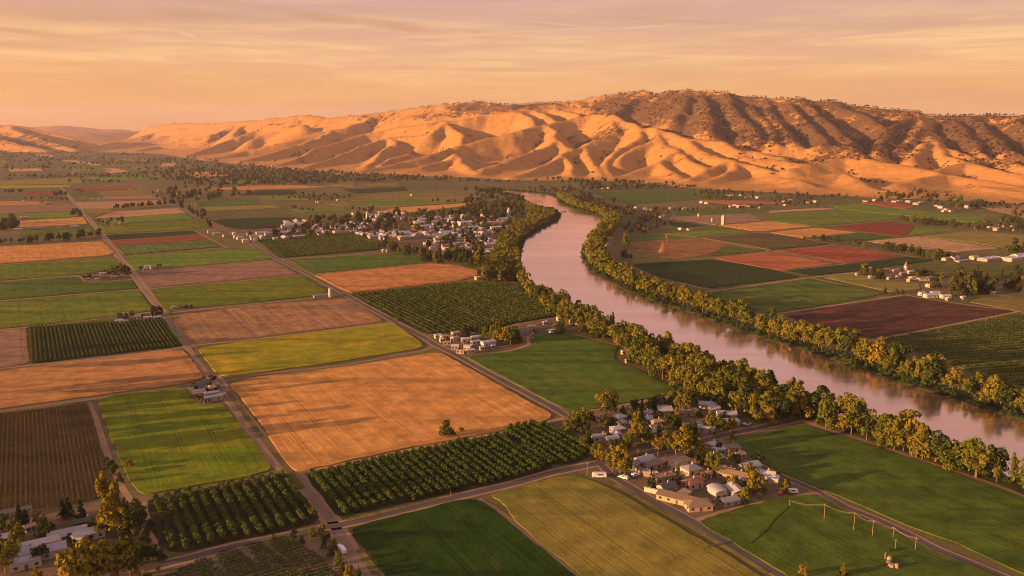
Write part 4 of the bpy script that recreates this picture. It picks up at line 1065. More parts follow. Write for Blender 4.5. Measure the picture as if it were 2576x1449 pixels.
REG = []   # things waiting for their labels: [object, plain label, anchor, photo x]


def note(o, core, anchor, px, cat, group):
    REG.append([o, core, anchor, px]); tag(o, None, cat, group)


def tree(name, x, y, h, kind, mk, core, anchor, group, parts=True, wide=1.0, z=0.0, cat='tree'):
    wd = wide * rnd.uniform(.9, 1.12)
    if parts:
        o = empty(name, (x, y, z), rnd.uniform(0, 6.28))
        for nm, me in (('trunk', get_trunk(kind)), ('crown', get_crown(kind, mk, rnd.randrange(5)))):
            c = link(bpy.data.objects.new(nm, me), o); c.scale = (h * wd, h * wd, h)
    else:
        k = ('single', kind, mk, rnd.randrange(5))
        if k not in CROWN:
            _, V, Q = crown_mesh(kind, sum(map(ord, kind)) * 31 + k[3] * 7, M[mk])
            a, b2 = .02, .3
            T = np.array([(a, 0, 0), (0, a, 0), (-a, 0, 0), (0, -a, 0), (a, 0, b2), (0, a, b2), (-a, 0, b2), (0, -a, b2)])
            TQ = np.array([(0, 1, 5, 4), (1, 2, 6, 5), (2, 3, 7, 6), (3, 0, 4, 7)]) + len(V)
            CROWN[k] = np_mesh(name, np.vstack([V, T]), np.vstack([Q, TQ]), [M[mk], M['bark']], np.r_[np.zeros(len(Q), int), np.ones(4, int)])
        o = link(bpy.data.objects.new(name, CROWN[k]))
        o.location = (x, y, z); o.rotation_euler = (0, 0, rnd.uniform(0, 6.28)); o.scale = (h * wd, h * wd, h)
    note(o, core, anchor, photo_of(x, y)[0], cat, group)
    return o


def merged(name, items, mk, label, cat):
    """many far trees as one mass: items (x,y,z,h,kind,wide)"""
    Vs, Qs, n = [], [], 0
    for x, y, z, h, kind, wd in items:
        var = rnd.randrange(4)
        if (kind, var) not in RAW:
            me, V, Q = crown_mesh(kind, 900 + var + len(kind), M[mk]); RAW[(kind, var)] = (V, Q); bpy.data.meshes.remove(me)
        V, Q = RAW[(kind, var)]
        a = rnd.uniform(0, 6.28); ca, sa = math.cos(a), math.sin(a)
        W = np.empty_like(V)
        W[:, 0] = (V[:, 0] * ca - V[:, 1] * sa) * h * wd + x; W[:, 1] = (V[:, 0] * sa + V[:, 1] * ca) * h * wd + y; W[:, 2] = V[:, 2] * h + z
        Vs.append(W); Qs.append(Q + n); n += len(V)
    if not Vs: return None
    o = link(bpy.data.objects.new(name, np_mesh(name, np.vstack(Vs), np.vstack(Qs), M[mk])))
    return tag(o, label, cat, kind='stuff')


def inside(p, poly):
    x, y = p; c = False
    for i in range(len(poly)):
        x1, y1 = poly[i]; x2, y2 = poly[i - 1]
        if (y1 > y) != (y2 > y) and x < (x2 - x1) * (y - y1) / (y2 - y1) + x1: c = not c
    return c


def scatter(poly, dmin, tries=4000, fill=1.0, dfun=None):
    """points in a ground polygon no nearer than DMIN to each other"""
    xs = [p[0] for p in poly]; ys = [p[1] for p in poly]
    cell = {}; out = []
    for _ in range(tries):
        p = (rnd.uniform(min(xs), max(xs)), rnd.uniform(min(ys), max(ys)))
        if not inside(p, poly): continue
        k = (int(p[0] // dmin), int(p[1] // dmin))
        if any(math.dist(p, q) < dmin for i in (-1, 0, 1) for j in (-1, 0, 1) for q in cell.get((k[0] + i, k[1] + j), ())): continue
        cell.setdefault(k, []).append(p); out.append(p)
    return out


RIVER_POLY = wp


def wet(p, m=0):
    return inside(p, RIVER_POLY)


SIZEW = lambda h, lo, hi: 'short' if h < lo else ('tall' if h > hi else 'middling')
TONE = {'leaf_river': 'golden', 'leaf_dark': 'dark', 'leaf_gold': 'amber'}
HABIT = {'cottonwood': 'spreading', 'bushy': 'bushy', 'open': 'thin', 'poplar': 'slender', 'oak': 'round'}

# ---- river trees: strips between the water's edge and the fields
FIELD_EDGE = [(1300, 640), (1290, 690), (1330, 752), (1405, 797), (1478, 836), (1558, 872), (1610, 927), (1690, 968), (1720, 990), (1790, 1020), (1880, 1052), (1962, 1062), (2014, 1055), (2092, 1085), (2207, 1120), (2332, 1163), (2482, 1209), (2576, 1245), (2760, 1318)]
NEAR_W = [(1309, 640), (1313, 694), (1345, 734), (1400, 768), (1470, 803), (1538, 839), (1613, 870), (1725, 911), (1825, 948), (1932, 983), (2020, 1018), (2080, 1048), (2215, 1096), (2390, 1156), (2482, 1188), (2576, 1220), (2760, 1286)]
near_strip = [(x - 2.5, y - 1.5) for x, y in G(NEAR_W)] + G(FIELD_EDGE)[::-1]
cand = []
for p in scatter(near_strip, 4.1, 28000):
    if wet(p): continue
    px, py = photo_of(*p)
    h = rnd.choice([rnd.uniform(6, 11), rnd.uniform(11, 16), rnd.uniform(15, 21), rnd.uniform(17, 24)])
    h *= .9
    if py < 760: h *= .75
    if 1700 < px < 1990 and py > 1000: h *= .8
    anchor = ('on the near bank beside the orchard' if px < 1500 else 'on the near bank beside the green meadow' if px < 1712 else 'on the near bank behind the village' if px < 2020 else 'on the near bank beside the long meadow' if px < 2300 else 'on the near bank farthest downstream')
    kind = rnd.choice(['cottonwood', 'cottonwood', 'bushy', 'bushy', 'bushy', 'bushy', 'open', 'poplar', 'oak'])
    mk = rnd.choice(['leaf_river'] * 12 + ['leaf_dark'] * 3 + ['leaf_gold'])
    cand.append((p[0], p[1], h, kind, mk, anchor, 'trees along the near river bank', px))
# far bank: a line of tall crowns with gaps
FAR_T = [(1398, 497), (1440, 521), (1508, 540), (1530, 560), (1516, 580), (1494, 602), (1476, 628), (1478, 650), (1492, 674), (1524, 693), (1573, 720), (1620, 738), (1670, 755), (1745, 778), (1820, 804), (1938, 846), (2038, 873), (2138, 906), (2238, 938), (2338, 974), (2438, 1002), (2538, 1034), (2582, 1045), (2770, 1100)]
fl = densify(G(FAR_T), 1.0, False)
s = 0.0
while s < len(fl) - 2:
    p = fl[int(s)]
    px, py = photo_of(*p)
    a = fl[max(0, int(s) - 4)]; b = fl[min(len(fl) - 1, int(s) + 4)]
    L = math.dist(a, b); nx, ny = -(b[1] - a[1]) / L, (b[0] - a[0]) / L
    upstream = px < 1700
    for row in range(4 if upstream else 2):
        off = rnd.uniform(-1, 3) + row * 6.0
        if rnd.random() < (.12 if not upstream else .08): continue
        q = (p[0] + nx * off + rnd.uniform(-1.5, 1.5), p[1] + ny * off + rnd.uniform(-1.5, 1.5))
        if wet(q): continue
        h = rnd.choice([rnd.uniform(8, 13), rnd.uniform(13, 18), rnd.uniform(17, 22), rnd.uniform(18, 25)]) * (.9 if row else .95) * (.8 if upstream else 1)
        anchor = ('on the far bank nearest the hills' if py < 560 else 'on the outer bank of the river bend' if px < 1640 else 'on the far bank before the striped fields' if px < 1900 else 'on the far bank before the ploughed field' if px < 2180 else 'on the far bank before the green rows')
        cand.append((q[0], q[1], h, rnd.choice(['cottonwood', 'cottonwood', 'open', 'bushy', 'bushy', 'oak', 'poplar']), rnd.choice(['leaf_river'] * 13 + ['leaf_gold'] + ['leaf_dark'] * 2), anchor, 'trees along the far river bank', px))
    s += rnd.choice([rnd.uniform(3.2, 6), rnd.uniform(4, 7), rnd.uniform(6, 11)]) if not upstream else rnd.uniform(5, 8)
# the thick bank by the town and the wooded point
for poly, dm, hh, anchor in [([(1225, 668), (1250, 640), (1262, 600), (1300, 575), (1330, 558), (1322, 520), (1312, 512), (1350, 531), (1388, 537), (1394, 549), (1356, 568), (1318, 590), (1300, 618), (1297, 660), (1302, 700), (1270, 712), (1215, 706)], 6.5, (8, 14), 'on the wooded river point beside the town')]:
    for p in scatter(G(poly), dm, 9000):
        if wet(p): continue
        px, _ = photo_of(*p)
        cand.append((p[0], p[1], rnd.uniform(*hh), rnd.choice(['bushy', 'cottonwood', 'bushy']), rnd.choice(['leaf_dark', 'leaf_river', 'leaf_river']), anchor, 'trees on the wooded river point', px))
cand.sort(key=lambda c: -c[2] * ppm(c[0], c[1]))
n_ind = 0
rest_bank = []
for x, y, h, kind, mk, anchor, grp, px in cand:
    inframe = -30 < px < 2606
    if inframe and n_ind < 299:
        n_ind += 1
        tree('riverbank_tree', x, y, h, kind, mk, f"{SIZEW(h, 14, 18.5)} {TONE[mk]} {HABIT[kind]} tree", anchor, grp, True, 1.0)
    else:
        rest_bank.append((x, y, 0, h, 'far' if inframe else 'bushy', 1.05))
rest_bank = [r for r in rest_bank if True]
merged('riverbank_thicket', rest_bank, 'leaf_river', 'massed river trees thinning away upstream', 'trees')
# undergrowth on both banks
und = []
for line, side in ((wn, -1), (wf, 1)):
    l2 = offset_line(line, side * 2.2)
    for i, p in enumerate(l2):
        for k in range(3):
            if rnd.random() < .2: continue
            d = rnd.uniform(-.5, 8) * side
            q = offset_line(line[max(0, i - 4):i + 5], d + side * 1.5)[min(4, i)] if 4 < i < len(line) - 5 else p
            if wet(q): continue
            und.append((q[0] + rnd.uniform(-2.5, 2.5), q[1] + rnd.uniform(-2.5, 2.5), .6, rnd.uniform(1.8, 5.2), 'bush', rnd.uniform(.9, 1.5)))
und = [u for u in und if not wet(u[:2])]
merged('undergrowth', und, 'leaf_under', 'dark bushes and reeds lining both river banks', 'undergrowth')

# ---- orchards of round trees
def grid_in(poly, da, db, ang=GRID_A, j=.35):
    """points on rows along ANG inside a ground polygon: (x, y, row, place)"""
    ca, sa = math.cos(ang), math.sin(ang)
    uv = [(x * ca + y * sa, -x * sa + y * ca) for x, y in poly]
    u0, u1 = min(u for u, _ in uv), max(u for u, _ in uv); v0, v1 = min(v for _, v in uv), max(v for _, v in uv)
    out = []
    r = 0
    v = v0 + db * .5
    while v < v1:
        k = 0; u = u0 + da * .5
        while u < u1:
            x, y = u * ca - v * sa, u * sa + v * ca
            if inside((x, y), poly):
                out.append((x + rnd.uniform(-j, j), y + rnd.uniform(-j, j), r, k)); k += 1
            u += da
        v += db; r += 1
    return out


ORD = ['first', 'second', 'third', 'fourth', 'fifth', 'sixth', 'seventh', 'eighth', 'ninth', 'tenth', 'eleventh', 'twelfth', 'thirteenth', 'fourteenth', 'fifteenth', 'sixteenth', 'seventeenth', 'eighteenth', 'nineteenth', 'twentieth']
ORD += ['twenty ' + o for o in ORD[:9]] + ['thirtieth'] + ['thirty ' + o for o in ORD[:9]] + ['fortieth'] + ['forty ' + o for o in ORD[:9]] + ['fiftieth'] + ['fifty ' + o for o in ORD[:9]]
O1 = G([(368, 1262), (644, 1207), (716, 1190), (803, 1303), (779, 1318), (660, 1346), (445, 1390), (404, 1374)])
O2 = G([(769, 1197), (1019, 1145), (1250, 1097), (1288, 1114), (1386, 1165), (1384, 1177), (1288, 1206), (1070, 1253), (859, 1299), (846, 1293)])
O3 = G([(1262, 1089), (1290, 1079), (1350, 1063), (1393, 1086), (1494, 1137), (1462, 1159), (1393, 1171), (1294, 1114)])
orch = []
for poly, nm in ((O1, 'square'), (O2, 'wide'), (O3, 'small')):
    pts = grid_in(poly, 2.75, 4.8 if nm != 'wide' else 4.5, j=.14)
    rows = sorted({p[2] for p in pts}, reverse=True)
    for x, y, r, k in pts:
        if rnd.random() < .03: continue
        orch.append((x, y, nm, rows.index(r), k))
orch.sort(key=lambda o: o[1] * CP + CAMH * SP - (30 if o[2] == 'square' else 0))
rest = []
for i, (x, y, nm, r, k) in enumerate(orch):
    h = rnd.choice([rnd.uniform(3.1, 3.6), rnd.uniform(3.3, 4.0), rnd.uniform(3.4, 4.0)])
    if i < 300:
        tree('orchard_tree', x, y, h, 'round', 'leaf_orchard', f"round orchard tree, {ORD[k]} from front, {ORD[r]} row from left of {nm} orchard", '', f'trees of the {nm} orchard', False, .99)
    else:
        rest.append((x, y, 0, h, 'round', .99))
merged('orchard_planting', rest, 'leaf_orchard', 'close rows of round orchard trees behind the nearest ones', 'orchard')


# ---- rows of vines, hedges and close planted trees: each row one thing
def row_mesh(name, p, q, h, w, mk, leaf, gap=0.0, dens=1.0, lump=1.0):
    L = math.dist(p, q)
    n = max(3, int(L / (w * .62) * dens))
    rg = np.random.default_rng(rnd.randrange(10 ** 6))
    t = (np.arange(n) + rg.uniform(.2, .8, n)) / n
    ux, uy = (q[0] - p[0]) / L, (q[1] - p[1]) / L
    lumps = []
    for tt in t:
        if gap and rg.uniform() < gap: continue
        s = rg.uniform(.75, 1.2)
        o = rg.uniform(-.12, .12) * w
        lumps.append((L * tt, o, h * .52 * s, w * .55 * s * lump, h * .5 * s))
    if not lumps: return None
    V, Q = leaf_cloud(rg, lumps, leaf, w * .34 + .12)
    V[:, 2] = np.maximum(V[:, 2], .02)
    W = np.stack([V[:, 0] * ux - V[:, 1] * uy, V[:, 0] * uy + V[:, 1] * ux, V[:, 2]], 1)
    o = link(bpy.data.objects.new(name, np_mesh(name, W, Q, M[mk])))
    o.location = (p[0], p[1], 0)
    return o


def rows_in(poly, ang, sp):
    ca, sa = math.cos(ang), math.sin(ang)
    uv = [(x * ca + y * sa, -x * sa + y * ca) for x, y in poly]
    v0, v1 = min(v for _, v in uv), max(v for _, v in uv)
    out = []
    v = v0 + sp * .5
    while v < v1:
        us = []
        for (u_a, v_a), (u_b, v_b) in zip(uv, uv[1:] + uv[:1]):
            if (v_a > v) != (v_b > v): us.append(u_a + (v - v_a) / (v_b - v_a) * (u_b - u_a))
        us.sort()
        for a, b in zip(us[::2], us[1::2]):
            if b - a > sp * .8: out.append(((a * ca - v * sa, a * sa + v * ca), (b * ca - v * sa, b * sa + v * ca)))
        v += sp
    return out


def row_block(name, cat, poly, ang, sp, h, w, mk, leaf, core, anchor, group, gap=0.0, dens=1.0):
    k = 0
    rows = rows_in(G(poly) if poly[0][1] > 100 and isinstance(poly[0][0], (int, float)) else poly, ang, sp)
    rows = [r for r in rows if any(-40 < photo_of(*e)[0] < 2616 and photo_of(*e)[1] < 1475 for e in (r[0], r[1], ((r[0][0] + r[1][0]) / 2, (r[0][1] + r[1][1]) / 2)))]
    rows.sort(key=lambda r: photo_of((r[0][0] + r[1][0]) / 2, (r[0][1] + r[1][1]) / 2)[0])
    for i, (p, q) in enumerate(rows):
        o = row_mesh(name, p, q, h, w, mk, leaf, gap, dens)
        if o is None: continue
        tag(o, f"{core}, {ORD[min(i, 58)]} row from the left {anchor}", cat, group)
        k += 1
    return k


row_block('orchard_row', 'orchard row', [(69, 824), (410, 803), (459, 870), (78, 915)], GRID_A, 3.0, 2.0, 1.25, 'leaf_orchard', 30, 'clipped green tree row', 'of the striped orchard block', 'rows of the striped orchard block')
row_block('vine_row', 'vine row', [(-60, 1052), (0, 1042), (219, 1015), (231, 1050), (261, 1165), (253, 1254), (122, 1280), (0, 1290), (-60, 1300)], GRID_A, 2.1, 1.1, .66, 'leaf_vine', 16, 'gold brown vine row', 'of the brown vineyard', 'vine rows of the brown vineyard', .08)
row_block('vine_row', 'vine row', [(648, 604), (868, 589), (960, 612), (948, 629), (706, 649)], GRID_A + .02, 5.4, 2.6, 2.2, 'leaf_orchard', 14, 'green vine row', 'of the vineyard by the town', 'vine rows of the vineyard by the town', .05, .6)
row_block('orchard_row', 'orchard row', [(887, 742), (1156, 712), (1219, 712), (1268, 714), (1328, 749), (1400, 790), (1395, 796), (1288, 815), (1144, 837), (1074, 840), (996, 804)], GRID_A, 5.4, 2.3, 2.2, 'leaf_orchard', 26, 'bushy orchard row', 'of the sloping orchard by the river', 'rows of the sloping orchard by the river', .04, .75)
row_block('hedge_row', 'hedge row', [(2206, 857), (2368, 826), (2576, 790), (2700, 770), (2700, 1022), (2576, 974), (2400, 918)], math.radians(14), 6.4, 1.5, 1.9, 'leaf_orchard', 14, 'low uneven green hedge', 'of the far row field', 'hedge like rows across the river', 0, .8)
# nursery beds
for j, poly in enumerate([[(415, 1449), (520, 1400), (570, 1449), (600, 1510), (450, 1510)], [(540, 1395), (590, 1378), (690, 1449), (700, 1510), (610, 1510)], [(612, 1372), (650, 1362), (770, 1449), (800, 1510), (720, 1500)], [(668, 1358), (715, 1347), (810, 1400), (850, 1449), (880, 1510), (820, 1510)]]):
    row_block('nursery_bed', 'plant bed', poly, GRID_B + .05, 2.5, 1.0, 1.1, 'leaf_orchard', 14, f'clipped nursery bed, {ORD[j]} strip', 'of the plant nursery', 'clipped beds of the plant nursery', .06)


# ---- trees placed one by one (photo x, photo y of the foot, height in photo points, kind, leaves)
def place(name, lst, core, anchor, group, parts=True, wide=1.0):
    for px, py, hp, kind, mk in lst:
        x, y = ground(px, py)
        tree(name, x, y, hp / ppm(x, y) * 1.02, kind, mk, core if isinstance(core, str) else core(kind, mk), anchor, group, parts, wide)


R_, D_, G_, C_ = 'leaf_river', 'leaf_dark', 'leaf_gold', 'leaf_conifer'
KN = {'cottonwood': 'lofty leafy tree', 'bushy': 'bushy tree', 'oak': 'broad round tree', 'open': 'thin crowned tree', 'poplar': 'slender poplar', 'conifer': 'dark conifer', 'bush': 'low shrub', 'round': 'small round tree'}
TN = {'leaf_river': 'golden green', 'leaf_dark': 'dark green', 'leaf_gold': 'amber', 'leaf_conifer': 'blackish green', 'leaf_under': 'deep green'}
CORE = lambda k, m: f"{TN.get(m, 'green')} {KN[k]}"
place('village_tree', [(1525, 1047, 70, 'oak', G_), (1534, 1050, 62, 'cottonwood', D_), (1446, 1082, 52, 'oak', R_), (1465, 1086, 58, 'bushy', D_), (1425, 1090, 36, 'bushy', R_), (1488, 1062, 30, 'bushy', D_), (1595, 1037, 34, 'bushy', D_), (1615, 1030, 28, 'conifer', C_), (1646, 1032, 34, 'bushy', D_), (1668, 1022, 26, 'bushy', D_), (1716, 1042, 52, 'oak', R_), (1728, 1036, 48, 'oak', D_), (1657, 1062, 30, 'oak', D_), (1757, 1060, 36, 'cottonwood', D_), (1786, 1088, 58, 'cottonwood', R_), (1540, 1076, 26, 'oak', D_), (1600, 1092, 58, 'cottonwood', R_), (1612, 1120, 60, 'cottonwood', R_), (1576, 1128, 44, 'bushy', R_), (1630, 1112, 42, 'bushy', R_), (1587, 1056, 26, 'bushy', R_),
  (1722, 1150, 84, 'cottonwood', G_), (1700, 1148, 66, 'cottonwood', R_), (1678, 1132, 54, 'bushy', R_), (1655, 1150, 52, 'open', G_), (1760, 1150, 54, 'cottonwood', G_), (1738, 1142, 50, 'bushy', D_), (1786, 1188, 56, 'cottonwood', R_), (1800, 1200, 50, 'open', R_), (1540, 1188, 70, 'cottonwood', R_), (1560, 1196, 82, 'cottonwood', G_), (1572, 1200, 60, 'cottonwood', R_), (1512, 1158, 44, 'bushy', G_), (1498, 1150, 40, 'bushy', R_), (1480, 1120, 40, 'bushy', D_), (1466, 1128, 34, 'bushy', R_), (1502, 1105, 28, 'bushy', D_), (1530, 1112, 24, 'oak', D_),
  (1926, 1056, 74, 'cottonwood', R_), (1905, 1050, 52, 'bushy', D_), (1870, 1026, 56, 'cottonwood', R_), (1880, 1076, 22, 'open', R_), (1940, 1066, 44, 'bushy', G_), (1834, 1170, 40, 'cottonwood', R_), (1808, 1170, 40, 'open', R_), (1905, 1174, 38, 'oak', D_), (1851, 1224, 30, 'bushy', R_), (1832, 1216, 20, 'bushy', D_), (1893, 1240, 64, 'open', G_), (1908, 1242, 50, 'open', R_), (1975, 1238, 36, 'bushy', R_), (1765, 1174, 34, 'bushy', D_), (1810, 1140, 30, 'bushy', D_), (1702, 1220, 18, 'bush', D_), (1768, 1208, 20, 'bush', R_), (1660, 1096, 30, 'bushy', D_), (1692, 1084, 32, 'oak', D_), (1740, 1090, 36, 'bushy', D_), (1560, 1160, 24, 'bushy', D_), (1605, 1150, 20, 'bush', R_), (1640, 1188, 14, 'bush', D_), (1720, 1258, 14, 'bush', R_), (1790, 1240, 16, 'bush', D_), (1955, 1200, 20, 'bush', R_), (1843, 1105, 26, 'bushy', R_), (1822, 1060, 26, 'bushy', D_), (1966, 1046, 40, 'cottonwood', R_), (1690, 1010, 30, 'bushy', R_), (1770, 1010, 36, 'cottonwood', R_), (1815, 1012, 40, 'cottonwood', D_), (1850, 1032, 40, 'bushy', R_)], CORE, 'in the riverside village', 'trees of the riverside village')
place('lone_tree', [(1126, 1099, 44, 'bushy', D_)], 'lone round green tree standing', 'in the corner of the great wheat field', None, True, 1.25)
place('wayside_shrub', [(1160, 1086, 12, 'bush', 'leaf_gold'), (325, 1178, 26, 'bushy', G_), (2019, 1449, 30, 'bushy', G_), (2122, 1449, 30, 'bushy', R_), (2112, 1449, 18, 'bush', D_), (2235, 1390, 12, 'bush', D_), (1779, 1376, 14, 'bush', R_)], CORE, 'standing at a field edge', 'shrubs at the field edges')
place('homestead_tree', [(52, 1322, 58, 'conifer', C_), (66, 1322, 44, 'conifer', C_), (160, 1302, 48, 'conifer', C_), (174, 1304, 56, 'conifer', C_), (206, 1310, 56, 'conifer', C_), (272, 1330, 150, 'poplar', G_), (300, 1338, 135, 'poplar', G_), (288, 1348, 110, 'cottonwood', G_), (322, 1330, 86, 'poplar', G_), (336, 1346, 92, 'bushy', D_), (265, 1345, 66, 'cottonwood', R_), (310, 1352, 80, 'cottonwood', G_), (345, 1320, 60, 'bushy', D_), (226, 1480, 130, 'oak', G_), (262, 1462, 112, 'cottonwood', G_), (298, 1466, 110, 'oak', R_), (330, 1452, 100, 'oak', D_), (350, 1425, 62, 'bushy', D_), (196, 1500, 110, 'oak', G_), (250, 1500, 70, 'bushy', G_), (390, 1406, 40, 'bushy', D_), (372, 1412, 44, 'bushy', D_), (410, 1412, 34, 'bushy', D_), (15, 1440, 84, 'oak', R_), (-12, 1420, 80, 'bushy', D_), (104, 1412, 46, 'oak', D_), (178, 1362, 22, 'oak', D_), (96, 1462, 36, 'bushy', G_), (50, 1376, 62, 'cottonwood', R_), (36, 1352, 56, 'bushy', D_), (110, 1346, 54, 'bushy', D_), (130, 1352, 40, 'bushy', D_), (92, 1318, 34, 'bushy', R_), (8, 1338, 46, 'bushy', D_), (-14, 1340, 50, 'conifer', C_), (240, 1335, 36, 'bushy', D_), (30, 1398, 30, 'bushy', D_), (380, 1340, 36, 'bushy', D_), (366, 1365, 40, 'bushy', D_), (278, 1178, 22, 'bush', D_), (290, 1196, 28, 'bush', D_), (302, 1215, 28, 'bushy', D_), (270, 1160, 14, 'bush', D_), (232, 1358, 18, 'bush', D_)], CORE, 'round the grey roofed homestead', 'trees round the grey roofed homestead')
place('nursery_tree', [(810, 1345, 28, 'bushy', R_), (822, 1360, 26, 'bushy', D_), (740, 1352, 24, 'bushy', D_), (690, 1360, 18, 'bushy', D_), (840, 1380, 28, 'bushy', R_), (830, 1400, 30, 'bushy', D_), (850, 1420, 30, 'bushy', R_), (862, 1442, 30, 'bushy', D_), (878, 1452, 34, 'bushy', G_), (900, 1460, 30, 'bushy', D_), (760, 1368, 22, 'bushy', D_), (785, 1352, 26, 'bushy', R_), (815, 1380, 22, 'bushy', D_), (345, 1449, 24, 'bushy', R_), (400, 1440, 16, 'bush', G_), (370, 1460, 24, 'bush', D_)], CORE, 'at the edge of the plant nursery', 'trees at the plant nursery')
place('farm_tree', [(535, 966, 24, 'oak', D_), (488, 972, 10, 'bush', R_), (508, 978, 9, 'bush', D_), (512, 1012, 14, 'bush', R_), (500, 1006, 12, 'bush', D_), (545, 985, 12, 'bush', D_), (551, 998, 10, 'bush', D_), (494, 984, 14, 'bushy', D_), (522, 985, 13, 'bushy', D_), (516, 1004, 12, 'bushy', R_), (526, 968, 12, 'bushy', D_), (487, 1000, 12, 'bushy', R_), (510, 992, 10, 'bush', D_)], CORE, 'at the small square farm', 'trees at the small square farm')
place('farm_tree', [(300, 804, 18, 'oak', D_), (318, 802, 18, 'bushy', R_), (332, 800, 20, 'cottonwood', R_), (310, 806, 14, 'bushy', D_), (388, 794, 26, 'bushy', D_), (396, 790, 22, 'oak', R_), (403, 792, 20, 'bushy', D_), (360, 800, 10, 'bush', D_)], CORE, 'at the farm above the striped orchard', 'trees at the farm above the striped orchard')
place('farm_tree', [(216, 702, 14, 'bush', D_), (226, 700, 12, 'bushy', D_), (262, 692, 16, 'bushy', R_), (274, 690, 18, 'bushy', D_), (283, 694, 28, 'cottonwood', R_), (295, 690, 24, 'bushy', D_), (304, 694, 26, 'cottonwood', R_), (315, 692, 28, 'cottonwood', R_), (322, 694, 24, 'bushy', D_), (309, 684, 22, 'bushy', D_), (240, 698, 10, 'bush', D_), (355, 680, 11, 'oak', D_), (403, 671, 8, 'bush', D_), (397, 672, 8, 'bush', D_)], CORE, 'by the tree ringed farm', 'trees round the tree ringed farm')
place('farm_tree', [(810, 746, 9, 'bush', D_), (456, 776, 9, 'bush', D_), (470, 775, 9, 'bush', D_), (482, 774, 9, 'bush', D_), (465, 778, 7, 'bush', D_)], CORE, 'near the white silo', 'shrubs near the white silo')
place('hamlet_tree', [(1170, 846, 26, 'bushy', D_), (1185, 842, 30, 'bushy', D_), (1214, 846, 36, 'bushy', D_), (1222, 856, 38, 'cottonwood', R_), (1240, 858, 42, 'cottonwood', R_), (1252, 862, 36, 'bushy', R_), (1268, 866, 44, 'cottonwood', G_), (1284, 868, 48, 'cottonwood', R_), (1262, 846, 44, 'bushy', D_), (1230, 838, 32, 'bushy', D_), (1296, 858, 40, 'bushy', D_), (1306, 864, 30, 'bushy', D_), (1246, 838, 38, 'bushy', R_), (1200, 838, 22, 'bushy', D_), (1342, 818, 10, 'bush', R_), (1343, 836, 9, 'bush', D_), (1400, 838, 26, 'conifer', D_), (1408, 838, 30, 'bushy', D_), (1420, 838, 16, 'bushy', R_), (1426, 818, 18, 'bushy', R_), (1410, 806, 16, 'bush', R_), (1460, 840, 14, 'bush', D_), (1480, 838, 16, 'bushy', R_), (1150, 872, 8, 'bush', D_), (1128, 858, 8, 'bush', D_), (1133, 866, 9, 'bush', D_), (1172, 868, 10, 'bush', D_)], CORE, 'in the hamlet by the lane', 'trees of the hamlet by the lane')

